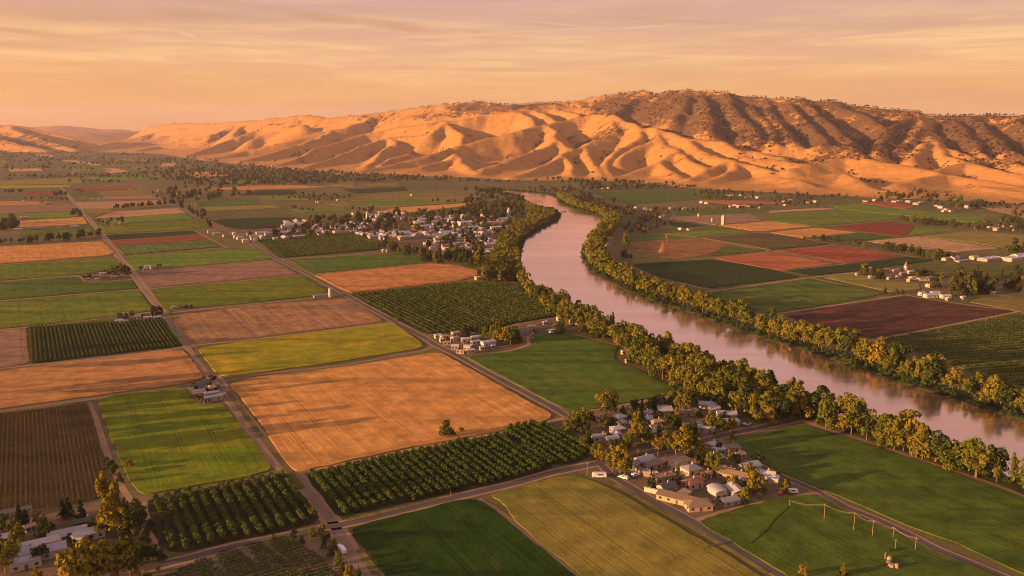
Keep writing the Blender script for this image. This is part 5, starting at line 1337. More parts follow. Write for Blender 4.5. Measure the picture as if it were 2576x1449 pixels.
# ---- belts and groves farther off: (points or outline, how many, height m, anchor)
BELTS = [
 ('b', [(0, 615), (60, 612), (140, 606), (200, 600), (260, 592)], 34, (6, 11), 'in the hedge behind the golden wheat field'), ('b', [(283, 528), (340, 523), (445, 516)], 28, (7, 12), 'in the dark hedge behind the buff stubble'),
 ('p', [(370, 497), (470, 528), (500, 520), (620, 490), (560, 480), (420, 478)], 46, (9, 15), 'in the wood beside the far farm lane'), ('p', [(0, 562), (44, 558), (46, 590), (0, 596)], 12, (10, 16), 'in the clump at the wheat field end'), ('p', [(182, 546), (206, 546), (204, 538), (186, 536)], 5, (8, 12), 'in the dark clump by the farm road'),
 ('p', [(240, 562), (256, 568), (320, 566), (318, 556), (262, 556)], 9, (6, 10), 'beside the white barns'), ('b', [(500, 556), (516, 560), (535, 576)], 6, (6, 11), 'along the lane before the town'), ('b', [(480, 530), (492, 545), (505, 552)], 7, (9, 14), 'along the lane beyond the stubble'),
 ('b', [(966, 612), (1000, 640), (1040, 640), (1072, 655), (1110, 664)], 26, (8, 13), 'in the belt below the town'), ('p', [(1080, 664), (1120, 640), (1180, 640), (1240, 640), (1230, 672), (1200, 676), (1140, 668)], 34, (8, 14), 'at the corner of the river wheat field'), ('p', [(1204, 690), (1225, 668), (1262, 672), (1300, 690), (1310, 708), (1270, 712), (1222, 712)], 22, (11, 16), 'between the wheat field and the river'),
 ('b', [(2030, 605), (2090, 608), (2130, 614), (2185, 625)], 17, (5, 9), 'in the thin belt behind the rust field'), ('b', [(2210, 629), (2255, 634), (2298, 642)], 17, (7, 11), 'in the belt beyond the rust field'), ('b', [(2300, 645), (2345, 650), (2400, 654)], 15, (7, 12), 'by the roadside beyond the thin green strip'),
 ('p', [(2266, 552), (2300, 556), (2445, 572), (2440, 578), (2350, 572), (2280, 563)], 34, (7, 11), 'in the belt above the dark red field'), ('p', [(2352, 730), (2380, 700), (2440, 708), (2450, 742), (2400, 748), (2360, 746)], 16, (10, 17), 'in the grove by the cream farmhouses'), ('p', [(2450, 742), (2440, 700), (2576, 698), (2640, 705), (2640, 742), (2520, 736)], 32, (8, 13), 'in the dark wood beyond the cream farmhouses'),
 ('p', [(2160, 690), (2175, 682), (2180, 690), (2168, 694)], 5, (8, 11), 'at the near end of the cream farmhouses'), ('p', [(2188, 702), (2215, 694), (2232, 700), (2210, 706)], 9, (6, 9), 'before the cream farmhouses'), ('p', [(2290, 698), (2330, 692), (2345, 702), (2310, 706)], 7, (6, 9), 'behind the cream farmhouses'), ('b', [(2242, 743), (2256, 744), (2268, 742)], 3, (5, 7), 'at the corner of the ploughed field'),
 ('p', [(2520, 640), (2540, 630), (2576, 628), (2640, 630), (2640, 648), (2540, 650)], 16, (9, 16), 'by the long pink warehouses'), ('p', [(2448, 586), (2460, 560), (2576, 540), (2680, 545), (2680, 600), (2576, 590)], 46, (8, 13), 'in the wood on the far plain'), ('p', [(2192, 506), (2210, 484), (2300, 482), (2360, 488), (2440, 505), (2500, 518), (2490, 530), (2400, 528), (2310, 516)], 70, (8, 14), 'in the big grove at the hill foot'),
 ('p', [(1932, 515), (1940, 495), (2010, 492), (2068, 512), (2060, 522), (1960, 524)], 30, (7, 11), 'round the hamlet at the hill foot'), ('p', [(1740, 503), (1768, 484), (1830, 484), (1890, 492), (1900, 500), (1800, 505)], 34, (7, 11), 'in the wood at the hill foot'), ('b', [(1640, 532), (1700, 535), (1760, 530), (1860, 528), (1930, 522)], 22, (6, 10), 'along the road below the hills'),
 ('p', [(1595, 560), (1640, 538), (1682, 540), (1680, 556), (1640, 566)], 16, (8, 12), 'in the clump inside the river bend'), ('p', [(1550, 590), (1580, 565), (1660, 560), (1690, 578), (1640, 588), (1580, 596)], 28, (6, 11), 'between river bend and green fields'), ('b', [(1552, 640), (1568, 648), (1575, 660)], 3, (9, 13), 'beside the pasture at the river bend'),
 ('p', [(644, 505), (700, 492), (830, 492), (905, 500), (860, 508), (760, 506)], 26, (7, 11), 'in the belt below the orange wheat'), ('p', [(1075, 512), (1095, 508), (1218, 508), (1216, 516), (1130, 516)], 8, (6, 10), 'standing on the pale pasture'), ('b', [(890, 528), (930, 538), (950, 530)], 6, (7, 12), 'behind the town'), ('b', [(735, 523), (760, 531), (800, 533)], 7, (5, 8), 'by the farm on the green patch'),
 ('b', [(0, 488), (40, 486), (66, 484)], 9, (7, 10), 'beside the small red field'), ('p', [(118, 494), (150, 486), (172, 490), (160, 500)], 9, (8, 12), 'at the far end of the farm road'), ('b', [(188, 484), (200, 486)], 3, (8, 11), 'below the long red strip'), ('b', [(60, 505), (120, 502), (170, 506)], 10, (5, 8), 'along the far farm track'), ('b', [(1580, 620), (1588, 618)], 1, (14, 16), 'standing by the brown row field'),
]
bt = []
for typ, pts, n, (h0, h1), anchor in BELTS:
    g = G(pts)
    if typ == 'b':
        d = densify(g, 1.5, False)
        P = [(d[int((i + rnd.uniform(.1, .9)) / n * (len(d) - 1))]) for i in range(n)]
        P = [(x + rnd.gauss(0, 4), y + rnd.gauss(0, 4)) for x, y in P]
    else:
        xs = [p[0] for p in g]; ys = [p[1] for p in g]; P = []
        while len(P) < n:
            q = (rnd.uniform(min(xs), max(xs)), rnd.uniform(min(ys), max(ys)))
            if inside(q, g): P.append(q)
    for x, y in P:
        if wet((x, y)): continue
        bt.append((x, y, rnd.uniform(h0, h1) * 1.25, anchor))
bt.sort(key=lambda b: -b[2] * ppm(b[0], b[1]))
far_items = []
nv = 0
for x, y, h, anchor in bt:
    px = photo_of(x, y)[0]
    if nv < 296 and -10 < px < 2586:
        nv += 1
        kind = rnd.choice(['bushy', 'bushy', 'cottonwood', 'poplar' if rnd.random() < .4 else 'bushy'])
        mk = rnd.choice(['leaf_far', 'leaf_far', 'leaf_dark', 'leaf_river'])
        tree('valley_tree', x, y, h, kind, mk, 'valley tree', anchor, 'trees ' + anchor, False, 1.0)
    else:
        far_items.append((x, y, 0, h, 'far', 1.0))
# the wooded far valley: thousands of trees
FARW = [([(0, 400), (190, 378), (420, 388), (640, 416), (700, 424), (900, 438), (1100, 446), (1290, 456), (1290, 470), (1000, 470), (600, 468), (300, 445), (0, 440)], 3400, (7, 13), .43), ([(-150, 440), (200, 440), (420, 450), (640, 468), (600, 478), (300, 470), (-150, 462)], 900, (6, 11), .46), ([(1000, 455), (1290, 452), (1500, 455), (1700, 468), (1760, 476), (1640, 478), (1460, 482), (1400, 492), (1300, 486), (1220, 490), (1120, 478), (1020, 474)], 900, (8, 14), .36),
        ([(1150, 540), (1180, 500), (1220, 490), (1310, 494), (1320, 510), (1330, 545), (1290, 560)], 190, (8, 13), .3), ([(1100, 545), (1180, 530), (1180, 545), (1110, 556)], 30, (7, 11), .2), ([(1420, 500), (1470, 485), (1600, 530), (1600, 545), (1540, 560), (1510, 540)], 130, (9, 14), .2), ([(640, 418), (900, 440), (1000, 452), (900, 466), (700, 462), (560, 455)], 500, (7, 11), .36), ([(1760, 480), (1932, 486), (2200, 498), (2200, 506), (1940, 494), (1780, 488)], 220, (5, 9), .45), ([(2480, 516), (2700, 522), (2700, 535), (2500, 528)], 60, (6, 10), .3),
        ([(-300, 385), (0, 372), (200, 372), (220, 378), (0, 402), (-300, 410)], 1000, (6, 11), .42), ([(440, 470), (640, 478), (640, 492), (500, 492)], 60, (7, 11), .3)]
for poly, n, (h0, h1), clear in FARW:
    for _ in range(n):
        # even over the picture so near and far both fill
        xs = [p[0] for p in poly]; ys = [p[1] for p in poly]
        q = (rnd.uniform(min(xs), max(xs)), rnd.uniform(min(ys), max(ys)))
        if not inside(q, poly): continue
        x, y = ground(*q)
        if float(fbm(np.array([x * .45]), np.array([y]), 190.0, 3, 77)[0]) < clear * .9 + .11 or wet((x, y)): continue
        far_items.append((x, y, 0, rnd.uniform(h0, h1) * 1.2, 'far' if rnd.random() < .85 else 'fartall', rnd.uniform(.9, 1.5)))
merged('distant_woodland', far_items, 'leaf_far', 'dark scattered woods of the far valley floor', 'woodland')
# oaks and brush on the hills
hill_items = []
hv = np.argwhere((cover > .25) & (HZ > 2))
pick = npr.permutation(len(hv))[:60000]
for i in pick:
    r_, c_ = hv[i]
    x, y, z = HX[r_, c_], HY[r_, c_], HZ[r_, c_]
    if rnd.random() > min(1.0, cover[r_, c_] * .55) or float(fbm(np.array([x]), np.array([y]), 150.0, 3, 5)[0]) < .40: continue
    if not (-60 < HPX[r_, c_] < 2640): continue
    hill_items.append((x + rnd.uniform(-6, 6), y + rnd.uniform(-6, 6), z - .8, rnd.uniform(4.5, 10.5), 'far', rnd.uniform(1.1, 1.9)))
    if len(hill_items) > 9500: break
# single oaks on the golden slopes and along the skyline
for px, py in [(1663, 398), (1493, 437), (1080, 394), (1146, 404), (1133, 418), (1244, 415), (1262, 310), (690, 406), (786, 394), (808, 376), (848, 376), (1470, 363), (1443, 317), (1465, 332), (2364, 336), (2332, 330), (2300, 335)]:
    j = np.argmin((HPX - px) ** 2 + (HPY - py) ** 2 + (HZ < 1) * 1e6); r_, c_ = np.unravel_index(j, HX.shape)
    for _ in range(2):
        hill_items.append((HX[r_, c_] + rnd.uniform(-8, 8), HY[r_, c_] + rnd.uniform(-8, 8), HZ[r_, c_] - .5, rnd.uniform(6, 10), 'far', 1.4))
for px in np.concatenate([npr.uniform(1000, 1330, 60), npr.uniform(1330, 1660, 70), npr.uniform(1660, 2350, 120), npr.uniform(2350, 2580, 30), npr.uniform(650, 1000, 25)]):
    a = math.atan2(px - 1288, F * .985); c_ = int((a - az[0]) / (az[1] - az[0]))
    if not 0 <= c_ < len(az): continue
    r_ = int(np.argmin(HPY[:, c_] + (HZ[:, c_] < 5) * 1e5))
    hill_items.append((HX[r_, c_], HY[r_, c_], HZ[r_, c_] - 1, rnd.uniform(5, 11), 'far', rnd.uniform(.9, 1.6)))
merged('hill_woodland', hill_items, 'leaf_hill', 'brown oak scrub covering the upper hills', 'woodland')

# tall gums added out of view so that their long shadows cross the fields
for i in range(15):
    y0 = 385 + i * 14 + rnd.uniform(-5, 5)
    x0 = -.645 * (y0 * CP + CAMH * SP) - rnd.uniform(6, 16)
    if rnd.random() < .25: continue
    tree('offview_shadow_gum', x0, y0, rnd.uniform(24, 33), 'cottonwood', 'leaf_dark', 'added shadow casting gum tree', 'out of view west of the vineyard', 'unseen gums added for their shadows', True, .8)
# ================================================================== BUILDINGS
def roof_mat(name, c, c2):
    m, t, b = new_mat(name)
    co = t.n('ShaderNodeTexCoord').outputs['Object']
    a = t.noise(t.mapping(co, scale=(2.2, .25, 1)), 1.0, 4, .65)
    d = t.noise(co, .35, 4, .6)
    base = t.mix(t.smooth(a, .35, .65), c, c2)
    base = t.mix(t.math('MULTIPLY', t.smooth(d, .5, .75), .5), base, tuple(x * .6 for x in c))
    t.l(base, b.inputs['Base Color']); b.inputs['Roughness'].default_value = .55; b.inputs['Specular IOR Level'].default_value = .35
    return m


M['roof_lilac'] = roof_mat('pale_sheet_roof', (.40, .37, .41), (.32, .30, .34))
M['roof_white'] = roof_mat('white_roof', (.47, .44, .46), (.38, .36, .38))
M['roof_grey'] = roof_mat('grey_shingle_roof', (.27, .24, .26), (.20, .18, .20))
M['roof_brown'] = roof_mat('brown_shingle_roof', (.26, .17, .11), (.20, .13, .085))
M['roof_tan'] = roof_mat('tan_roof', (.42, .29, .18), (.33, .22, .14))
M['roof_red'] = roof_mat('rust_red_roof', (.28, .11, .075), (.22, .085, .06))
M['roof_dark'] = roof_mat('charcoal_roof', (.085, .08, .09), (.065, .06, .07))
M['wall_cream'] = plain('cream_wall', (.50, .40, .29), (.42, .33, .24), .8)
M['wall_white'] = plain('white_wall', (.47, .43, .40), (.40, .36, .34), .8)
M['wall_tan'] = plain('tan_wall', (.44, .31, .21), (.36, .25, .17), .8)
M['wall_grey'] = plain('grey_wall', (.34, .30, .29), (.28, .25, .24), .8)
M['wall_red'] = plain('barn_red_wall', (.24, .06, .045), (.18, .05, .04), .8)
M['glass'] = plain('dark_window_glass', (.03, .03, .035), (.05, .045, .045), 1.0, .15, .6)
M['door'] = plain('door_paint', (.16, .10, .07), (.12, .08, .06), 1.0)
M['wood'] = plain('weathered_pole_wood', (.30, .20, .12), (.22, .14, .08), 1.5)
M['steel'] = plain('rusted_steel', (.42, .24, .15), (.34, .18, .11), 1.0, .6, .4)
M['pipe'] = plain('galvanised_pipe', (.40, .32, .22), (.33, .26, .18), 1.0, .5, .4)
M['paint_white'] = plain('white_vehicle_paint', (.74, .72, .74), (.70, .68, .70), .5, .3, .5)
M['paint_dark'] = plain('dark_vehicle_paint', (.06, .06, .08), (.05, .05, .06), .5, .3, .5)
M['paint_red'] = plain('red_vehicle_paint', (.35, .05, .04), (.30, .045, .04), .5, .3, .5)
M['tyre'] = plain('tyre_rubber', (.025, .025, .025), None, 1.0)
M['rock'] = plain('pinkish_stone', (.33, .21, .15), (.24, .15, .11), 1.2)
RW = {'lilac': 'pale', 'white': 'white', 'grey': 'slate', 'brown': 'brown', 'tan': 'tan', 'red': 'red', 'dark': 'charcoal'}


def house(name, x, y, w, d, h, rk, wk, rtype='gable', rot=None, core=None, anchor='', group=None, cat='house', detail=2, rh=None):
    """w along the ridge, d across; detail 2 = windows, door, chimney; 1 = a door and two windows; 0 = walls and roof"""
    rot = GRID_B + rnd.uniform(-.06, .06) if rot is None else rot
    o = empty(name, (x, y, 0), rot)
    a, b = w / 2, d / 2
    rh = rh if rh is not None else {'gable': d * .22, 'hip': d * .20, 'flat': .35, 'arch': d * .22, 'shed': d * .16}[rtype]
    s = Shape()
    if rtype == 'gable':
        s.poly([(-a, -b, 0), (a, -b, 0), (a, b, 0), (-a, b, 0), (-a, -b, h), (a, -b, h), (a, b, h), (-a, b, h), (-a, 0, h + rh - .05), (a, 0, h + rh - .05)],
               [(0, 1, 5, 4), (2, 3, 7, 6), (1, 2, 6, 9, 5), (3, 0, 4, 8, 7)])
    elif rtype == 'shed':
        s.poly([(-a, -b, 0), (a, -b, 0), (a, b, 0), (-a, b, 0), (-a, -b, h), (a, -b, h), (a, b, h + rh), (-a, b, h + rh)], [(0, 1, 5, 4), (2, 3, 7, 6), (1, 2, 6, 5), (3, 0, 4, 7)])
    elif rtype == 'arch':
        n = 8; pr = [(-b * math.cos(math.pi * k / n), h + rh * math.sin(math.pi * k / n) - .04) for k in range(n + 1)]
        s.poly([(-a, yy, zz_) for yy, zz_ in [(-b, 0)] + pr + [(b, 0)]], [tuple(range(n + 3))[::-1]])
        s.poly([(a, yy, zz_) for yy, zz_ in [(-b, 0)] + pr + [(b, 0)]], [tuple(range(n + 3))])
        s.poly([(-a, -b, 0), (a, -b, 0), (a, -b, h), (-a, -b, h), (-a, b, 0), (a, b, 0), (a, b, h), (-a, b, h)], [(0, 1, 2, 3), (5, 4, 7, 6)])
    else:
        s.poly([(-a, -b, 0), (a, -b, 0), (a, b, 0), (-a, b, 0), (-a, -b, h), (a, -b, h), (a, b, h), (-a, b, h)], [(0, 1, 5, 4), (2, 3, 7, 6), (1, 2, 6, 5), (3, 0, 4, 7)])
    s.build('wall', M['wall_' + wk], o)
    e = .45; t = .18
    r = Shape()
    A, B = a + e, b + e
    if rtype == 'gable':
        k = rh / b; lo = h - e * k
        r.poly([(-A, -B, lo), (A, -B, lo), (A, 0, h + rh), (-A, 0, h + rh), (-A, B, lo), (A, B, lo), (-A, -B, lo + t), (A, -B, lo + t), (A, 0, h + rh + t), (-A, 0, h + rh + t), (-A, B, lo + t), (A, B, lo + t)],
               [(6, 7, 8, 9), (9, 8, 11, 10), (0, 3, 2, 1), (3, 4, 5, 2), (0, 1, 7, 6), (5, 4, 10, 11), (1, 2, 8, 7), (2, 5, 11, 8), (3, 0, 6, 9), (4, 3, 9, 10)])
    elif rtype == 'hip':
        g = min(b, a * .8)
        r.poly([(-A, -B, h), (A, -B, h), (A, B, h), (-A, B, h), (-A + g, 0, h + rh), (A - g, 0, h + rh), (-A, -B, h - t), (A, -B, h - t), (A, B, h - t), (-A, B, h - t)],
               [(0, 1, 5, 4), (1, 2, 5), (2, 3, 4, 5), (3, 0, 4), (6, 7, 1, 0), (7, 8, 2, 1), (8, 9, 3, 2), (9, 6, 0, 3), (9, 8, 7, 6)])
    elif rtype == 'flat':
        r.box(-a - .12, a + .12, -b - .12, b + .12, h, h + .22)
        r.box(-a - .12, a + .12, -b - .12, -b + .12, h + .22, h + .5).box(-a - .12, a + .12, b - .12, b + .12, h + .22, h + .5).box(-a - .12, -a + .12, -b + .12, b - .12, h + .22, h + .5).box(a - .12, a + .12, -b + .12, b - .12, h + .22, h + .5)
        r.box(a * .2, a * .2 + 1.2, -.6, .6, h + .22, h + 1.0)
    elif rtype == 'shed':
        r.poly([(-A, -B, h), (A, -B, h), (A, B, h + rh), (-A, B, h + rh), (-A, -B, h + t), (A, -B, h + t), (A, B, h + rh + t), (-A, B, h + rh + t)], [(3, 2, 1, 0), (4, 5, 6, 7), (0, 1, 5, 4), (1, 2, 6, 5), (2, 3, 7, 6), (3, 0, 4, 7)])
    else:
        n = 8
        for i in range(n):
            y0, z0 = -B * math.cos(math.pi * i / n), h + rh * math.sin(math.pi * i / n)
            y1, z1 = -B * math.cos(math.pi * (i + 1) / n), h + rh * math.sin(math.pi * (i + 1) / n)
            r.poly([(-A, y0, z0), (A, y0, z0), (A, y1, z1), (-A, y1, z1)], [(0, 1, 2, 3)])
    ro = r.build('roof', M['roof_' + rk], o)
    if detail:
        nw = max(2, min(5, int(w / 3.4))) if detail > 1 else 2
        for side, yy in ((-1, -b),) + (((1, b),) if detail > 1 and False else ()):
            for k in range(nw):
                cx = -a + w * (k + .5) / nw
                if detail > 1 and k == nw // 2:
                    Shape().box(cx - .55, cx + .55, yy - .05, yy + .02, .05, min(2.15, h - .2)).build('door', M['door'], o)
                else:
                    z0 = .9 if h < 4 else h - 2.0
                    Shape().box(cx - .65, cx + .65, yy - .04, yy + .02, z0, min(z0 + 1.15, h - .15)).build('window', M['glass'], o)
        for k in range(2 if detail > 1 else 1):
            cy_ = (-.5 + k) * d * .5
            Shape().box(-a - .04, -a + .02, cy_ - .6, cy_ + .6, .9, min(2.05, h - .15)).build('window', M['glass'], o)
        if detail > 1 and rtype in ('gable', 'hip') and cat == 'house' and rnd.random() < .6:
            Shape().box(a * .3, a * .3 + .7, b * .2, b * .2 + .7, h, h + rh + .9).build('chimney', M['wall_tan'], ro)
    if core is None: core = f"{RW[rk]} roofed {wk.replace('_', ' ')} walled house"
    note(o, core, anchor, photo_of(x, y)[0], cat, group)
    return o


SC = .76


def houses(name, lst, anchor, group, cat='house', detail=2):
    for row in lst:
        px, py, w, d, h, rk, wk, rt = row[:8]
        rot = GRID_B if len(row) < 9 else GRID_B + math.radians(row[8])
        x, y = ground(px, py)
        kind = {'gable': 'gabled', 'hip': 'hipped', 'flat': 'flat', 'arch': 'arched', 'shed': 'lean-to'}[rt]
        nm = name if h > 2.3 and cat == 'house' else name
        core = f"{kind} {wk} {cat.split()[-1]}, {RW[rk]} roof"
        w *= SC; d *= SC
        house(name, x, y, w, d, h, rk, wk, rt, rot + rnd.uniform(-.05, .05), core, anchor, group, cat, detail)


V1 = [(1558, 1058, 9, 8, 3, 'lilac', 'white', 'hip', 10), (1566, 1072, 6, 5, 2.8, 'white', 'white', 'flat', 80), (1553, 1088, 10, 7, 3, 'lilac', 'grey', 'hip', -12), (1510, 1108, 13, 6, 3, 'grey', 'white', 'gable', -20), (1538, 1114, 9, 7, 3.2, 'lilac', 'white', 'gable', -5), (1553, 1104, 7, 6, 3, 'lilac', 'grey', 'gable', 75),
      (1672, 1040, 11, 8, 3, 'lilac', 'grey', 'shed', -30), (1728, 1044, 16, 6, 3, 'grey', 'tan', 'flat', -20), (1780, 1026, 14, 8, 3.2, 'lilac', 'white', 'hip', -38), (1795, 1036, 9, 6, 3, 'lilac', 'white', 'gable', -38), (1815, 1050, 7, 6, 3, 'white', 'white', 'flat', -20), (1836, 1050, 9, 7, 3, 'lilac', 'grey', 'gable', -25), (1840, 1068, 11, 7, 3, 'lilac', 'white', 'hip', -25), (1880, 1034, 6, 5, 2.6, 'grey', 'grey', 'gable', 0), (1878, 1075, 5, 4, 2.5, 'lilac', 'grey', 'hip', 20),
      (1632, 1062, 7, 6, 3, 'white', 'white', 'gable', 0), (1654, 1070, 10, 6, 3, 'tan', 'tan', 'hip', -10), (1650, 1084, 8, 6, 3, 'tan', 'grey', 'gable', -15), (1756, 1075, 6, 5, 2.8, 'tan', 'white', 'gable', 60), (1776, 1086, 12, 6, 2.9, 'lilac', 'grey', 'arch', -50), (1522, 1058, 8, 6, 2.8, 'brown', 'grey', 'gable', 0), (1628, 1048, 8, 6, 2.8, 'grey', 'grey', 'gable', 15), (1645, 1094, 6, 5, 2.6, 'lilac', 'white', 'gable', 0)]
houses('village_house', V1, 'among the riverside village trees', 'houses among the riverside village trees')
V2 = [(1593, 1178, 8, 7, 3, 'grey', 'grey', 'hip', -60), (1622, 1168, 12, 8, 3.2, 'lilac', 'cream', 'gable', 0), (1640, 1178, 13, 7, 3, 'brown', 'tan', 'gable', 0), (1672, 1168, 7, 6, 3, 'tan', 'cream', 'hip', 0), (1710, 1178, 14, 8, 4.6, 'tan', 'cream', 'flat', 0), (1738, 1196, 11, 9, 4.4, 'grey', 'cream', 'hip', 0), (1748, 1172, 6, 6, 3, 'tan', 'white', 'gable', 0), (1668, 1209, 15, 7, 2.8, 'brown', 'grey', 'flat', -8), (1648, 1203, 3, 6, 2.4, 'white', 'cream', 'flat', -30),
      (1677, 1238, 10, 8, 3.2, 'dark', 'cream', 'gable', 0), (1742, 1224, 11, 8, 2.8, 'red', 'white', 'hip', 0), (1758, 1218, 6, 5, 2.6, 'red', 'tan', 'shed', 0), (1775, 1200, 7, 5, 2.6, 'brown', 'white', 'gable', -30), (1814, 1190, 8, 7, 3, 'tan', 'cream', 'hip', -20), (1848, 1204, 22, 8, 3, 'brown', 'tan', 'gable', -62), (1830, 1194, 9, 7, 2.9, 'tan', 'tan', 'gable', -62), (1886, 1184, 13, 8, 3.2, 'white', 'white', 'gable', 0), (1921, 1202, 14, 7, 3, 'white', 'white', 'gable', -55), (1940, 1214, 9, 7, 3, 'white', 'white', 'flat', -55),
      (1804, 1248, 10, 8, 3.4, 'lilac', 'cream', 'arch', 75), (1849, 1245, 12, 8, 3.2, 'lilac', 'cream', 'gable', 70), (1834, 1268, 11, 6, 2.2, 'grey', 'grey', 'arch', -10), (1706, 1264, 26, 6, 2.6, 'brown', 'tan', 'shed', -60), (1755, 1278, 15, 10, 2.8, 'brown', 'tan', 'hip', -20), (1722, 1252, 7, 5, 2.6, 'tan', 'cream', 'shed', 20), (1795, 1128, 7, 6, 3, 'white', 'white', 'hip', 0), (1806, 1141, 8, 6, 2.8, 'white', 'white', 'arch', 0), (1838, 1134, 12, 7, 2.8, 'brown', 'tan', 'hip', -20), (1860, 1152, 7, 5, 2.6, 'tan', 'cream', 'gable', 0), (1812, 1160, 5, 4, 2.6, 'white', 'white', 'gable', 20), (1694, 1164, 7, 5, 2.8, 'tan', 'cream', 'gable', 0)]
houses('village_house', V2, 'in the open yard of the village', 'houses round the village yard')
SC = 1.0
V2b = []
for k in range(16):
    px_, py_ = rnd.choice([(1520, 1090), (1560, 1098), (1600, 1062), (1640, 1110), (1690, 1062), (1720, 1080), (1800, 1068), (1860, 1058), (1620, 1200), (1690, 1222), (1720, 1208), (1790, 1214), (1780, 1268), (1870, 1220), (1900, 1216), (1830, 1240), (1600, 1188), (1770, 1180)])
    V2b.append((px_ + rnd.uniform(-14, 14), py_ + rnd.uniform(-6, 6), rnd.uniform(2.5, 5), rnd.uniform(2, 3.5), rnd.uniform(2, 2.5), rnd.choice(['lilac', 'grey', 'tan', 'brown', 'red']), rnd.choice(['tan', 'grey', 'white', 'cream']), rnd.choice(['gable', 'shed', 'flat']), rnd.uniform(-60, 60)))
houses('garden_shed', V2b, 'among the village gardens', 'garden sheds of the village', 'shed', 0)
SC = .76
house('garden_wall', *ground(1656, 1244), 14, .8, 1.8, 'white', 'cream', 'flat', GRID_B - 1.05, 'long low cream garden wall with pale coping', 'before the charcoal roofed house', None, 'wall', 0)
V3 = [(176, 1352, 17, 8, 3, 'lilac', 'grey', 'gable', 0), (226, 1352, 15, 8, 3, 'white', 'white', 'gable', 4), (205, 1360, 8, 6, 3, 'lilac', 'white', 'shed', 60), (106, 1378, 17, 7, 3, 'lilac', 'grey', 'gable', 4), (134, 1394, 12, 9, 3.2, 'lilac', 'white', 'gable', 4), (64, 1404, 15, 8, 3, 'lilac', 'grey', 'gable', 4), (66, 1424, 14, 8, 3, 'lilac', 'white', 'flat', 4), (150, 1362, 9, 6, 2.8, 'lilac', 'grey', 'shed', 4), (214, 1322, 11, 5, 2.8, 'dark', 'red', 'gable', 4), (28, 1360, 8, 6, 2.8, 'lilac', 'grey', 'gable', 0), (76, 1335, 5, 4, 2.5, 'tan', 'tan', 'gable', 20), (20, 1302, 24, 4, 2.6, 'dark', 'tan', 'shed', 0)]
SC = .76
houses('homestead_house', V3, 'at the grey roofed homestead', 'buildings of the grey roofed homestead')
SC = .72
V4 = [(1101, 850, 7, 5, 2.8, 'white', 'cream', 'gable', 0), (1118, 852, 9, 6, 2.8, 'tan', 'tan', 'hip', 0), (1146, 845, 9, 6, 3, 'tan', 'cream', 'arch', 0), (1144, 856, 8, 6, 3, 'tan', 'white', 'hip', 10), (1173, 860, 11, 7, 3, 'lilac', 'tan', 'hip', -15), (1196, 856, 9, 7, 3, 'lilac', 'grey', 'arch', 0), (1196, 866, 10, 5, 2.8, 'lilac', 'white', 'gable', 0), (1228, 870, 15, 8, 3.4, 'lilac', 'white', 'arch', 0), (1144, 878, 7, 5, 3, 'white', 'white', 'gable', -30), (1164, 874, 9, 6, 2.6, 'brown', 'tan', 'flat', 0), (1176, 880, 7, 6, 3, 'white', 'white', 'gable', -40), (1184, 888, 7, 5, 2.8, 'lilac', 'white', 'gable', -10), (1158, 889, 8, 3, 2.4, 'tan', 'cream', 'shed', -40), (1212, 880, 5, 4, 2.5, 'white', 'cream', 'gable', 0), (1124, 868, 8, 4, 2.4, 'tan', 'cream', 'shed', -20), (1188, 832, 8, 5, 2.8, 'tan', 'tan', 'gable', 0), (1112, 860, 5, 4, 2.4, 'white', 'white', 'flat', 0), (1240, 876, 3, 3, 2.4, 'white', 'cream', 'gable', 0)]
houses('hamlet_house', V4, 'in the hamlet by the lane', 'houses of the hamlet by the lane', 'house', 1)
V5 = [(1338, 828, 9, 5, 2.6, 'tan', 'cream', 'shed', -20), (1372, 816, 7, 4, 2.4, 'white', 'white', 'flat', 0), (1407, 806, 6, 5, 3, 'tan', 'cream', 'gable', 0), (1446, 816, 20, 6, 3, 'tan', 'tan', 'arch', -60), (1386, 836, 8, 3, 2.4, 'white', 'white', 'flat', 0), (1398, 824, 7, 4, 2.5, 'tan', 'cream', 'shed', 0), (1430, 808, 8, 5, 2.8, 'tan', 'tan', 'gable', -40), (1314, 840, 16, 4, 2.4, 'grey', 'grey', 'flat', 0), (1594, 903, 9, 6, 2.8, 'lilac', 'white', 'arch', -20), (1570, 890, 6, 4, 2.6, 'white', 'cream', 'gable', 0), (1578, 912, 4, 3, 2.4, 'tan', 'tan', 'gable', 0), (1338, 852, 4, 2.5, 4, 'grey', 'tan', 'flat', 0)]
houses('farm_building', V5, 'on the farmyard by the river trees', 'buildings of the farmyard by the river trees', 'farm building', 1)
V6 = [(500, 980, 9, 6, 3, 'dark', 'cream', 'gable', 0), (517, 970, 6, 5, 3, 'dark', 'white', 'gable', 0), (533, 983, 6, 8, 3, 'tan', 'cream', 'hip', 10), (500, 991, 10, 4, 2.6, 'lilac', 'white', 'gable', 0), (502, 997, 11, 4, 2.6, 'tan', 'tan', 'gable', 0), (532, 997, 12, 4, 2.8, 'lilac', 'grey', 'gable', 0), (538, 1007, 15, 5, 3, 'lilac', 'cream', 'gable', 0), (556, 1000, 7, 3, 2.4, 'tan', 'tan', 'gable', 0), (546, 976, 5, 4, 2.6, 'tan', 'tan', 'flat', 0), (522, 1014, 6, 2.4, 2.2, 'dark', 'grey', 'flat', 0)]
houses('farm_building', V6, 'at the small square farm', 'buildings of the small square farm', 'farm building', 1)
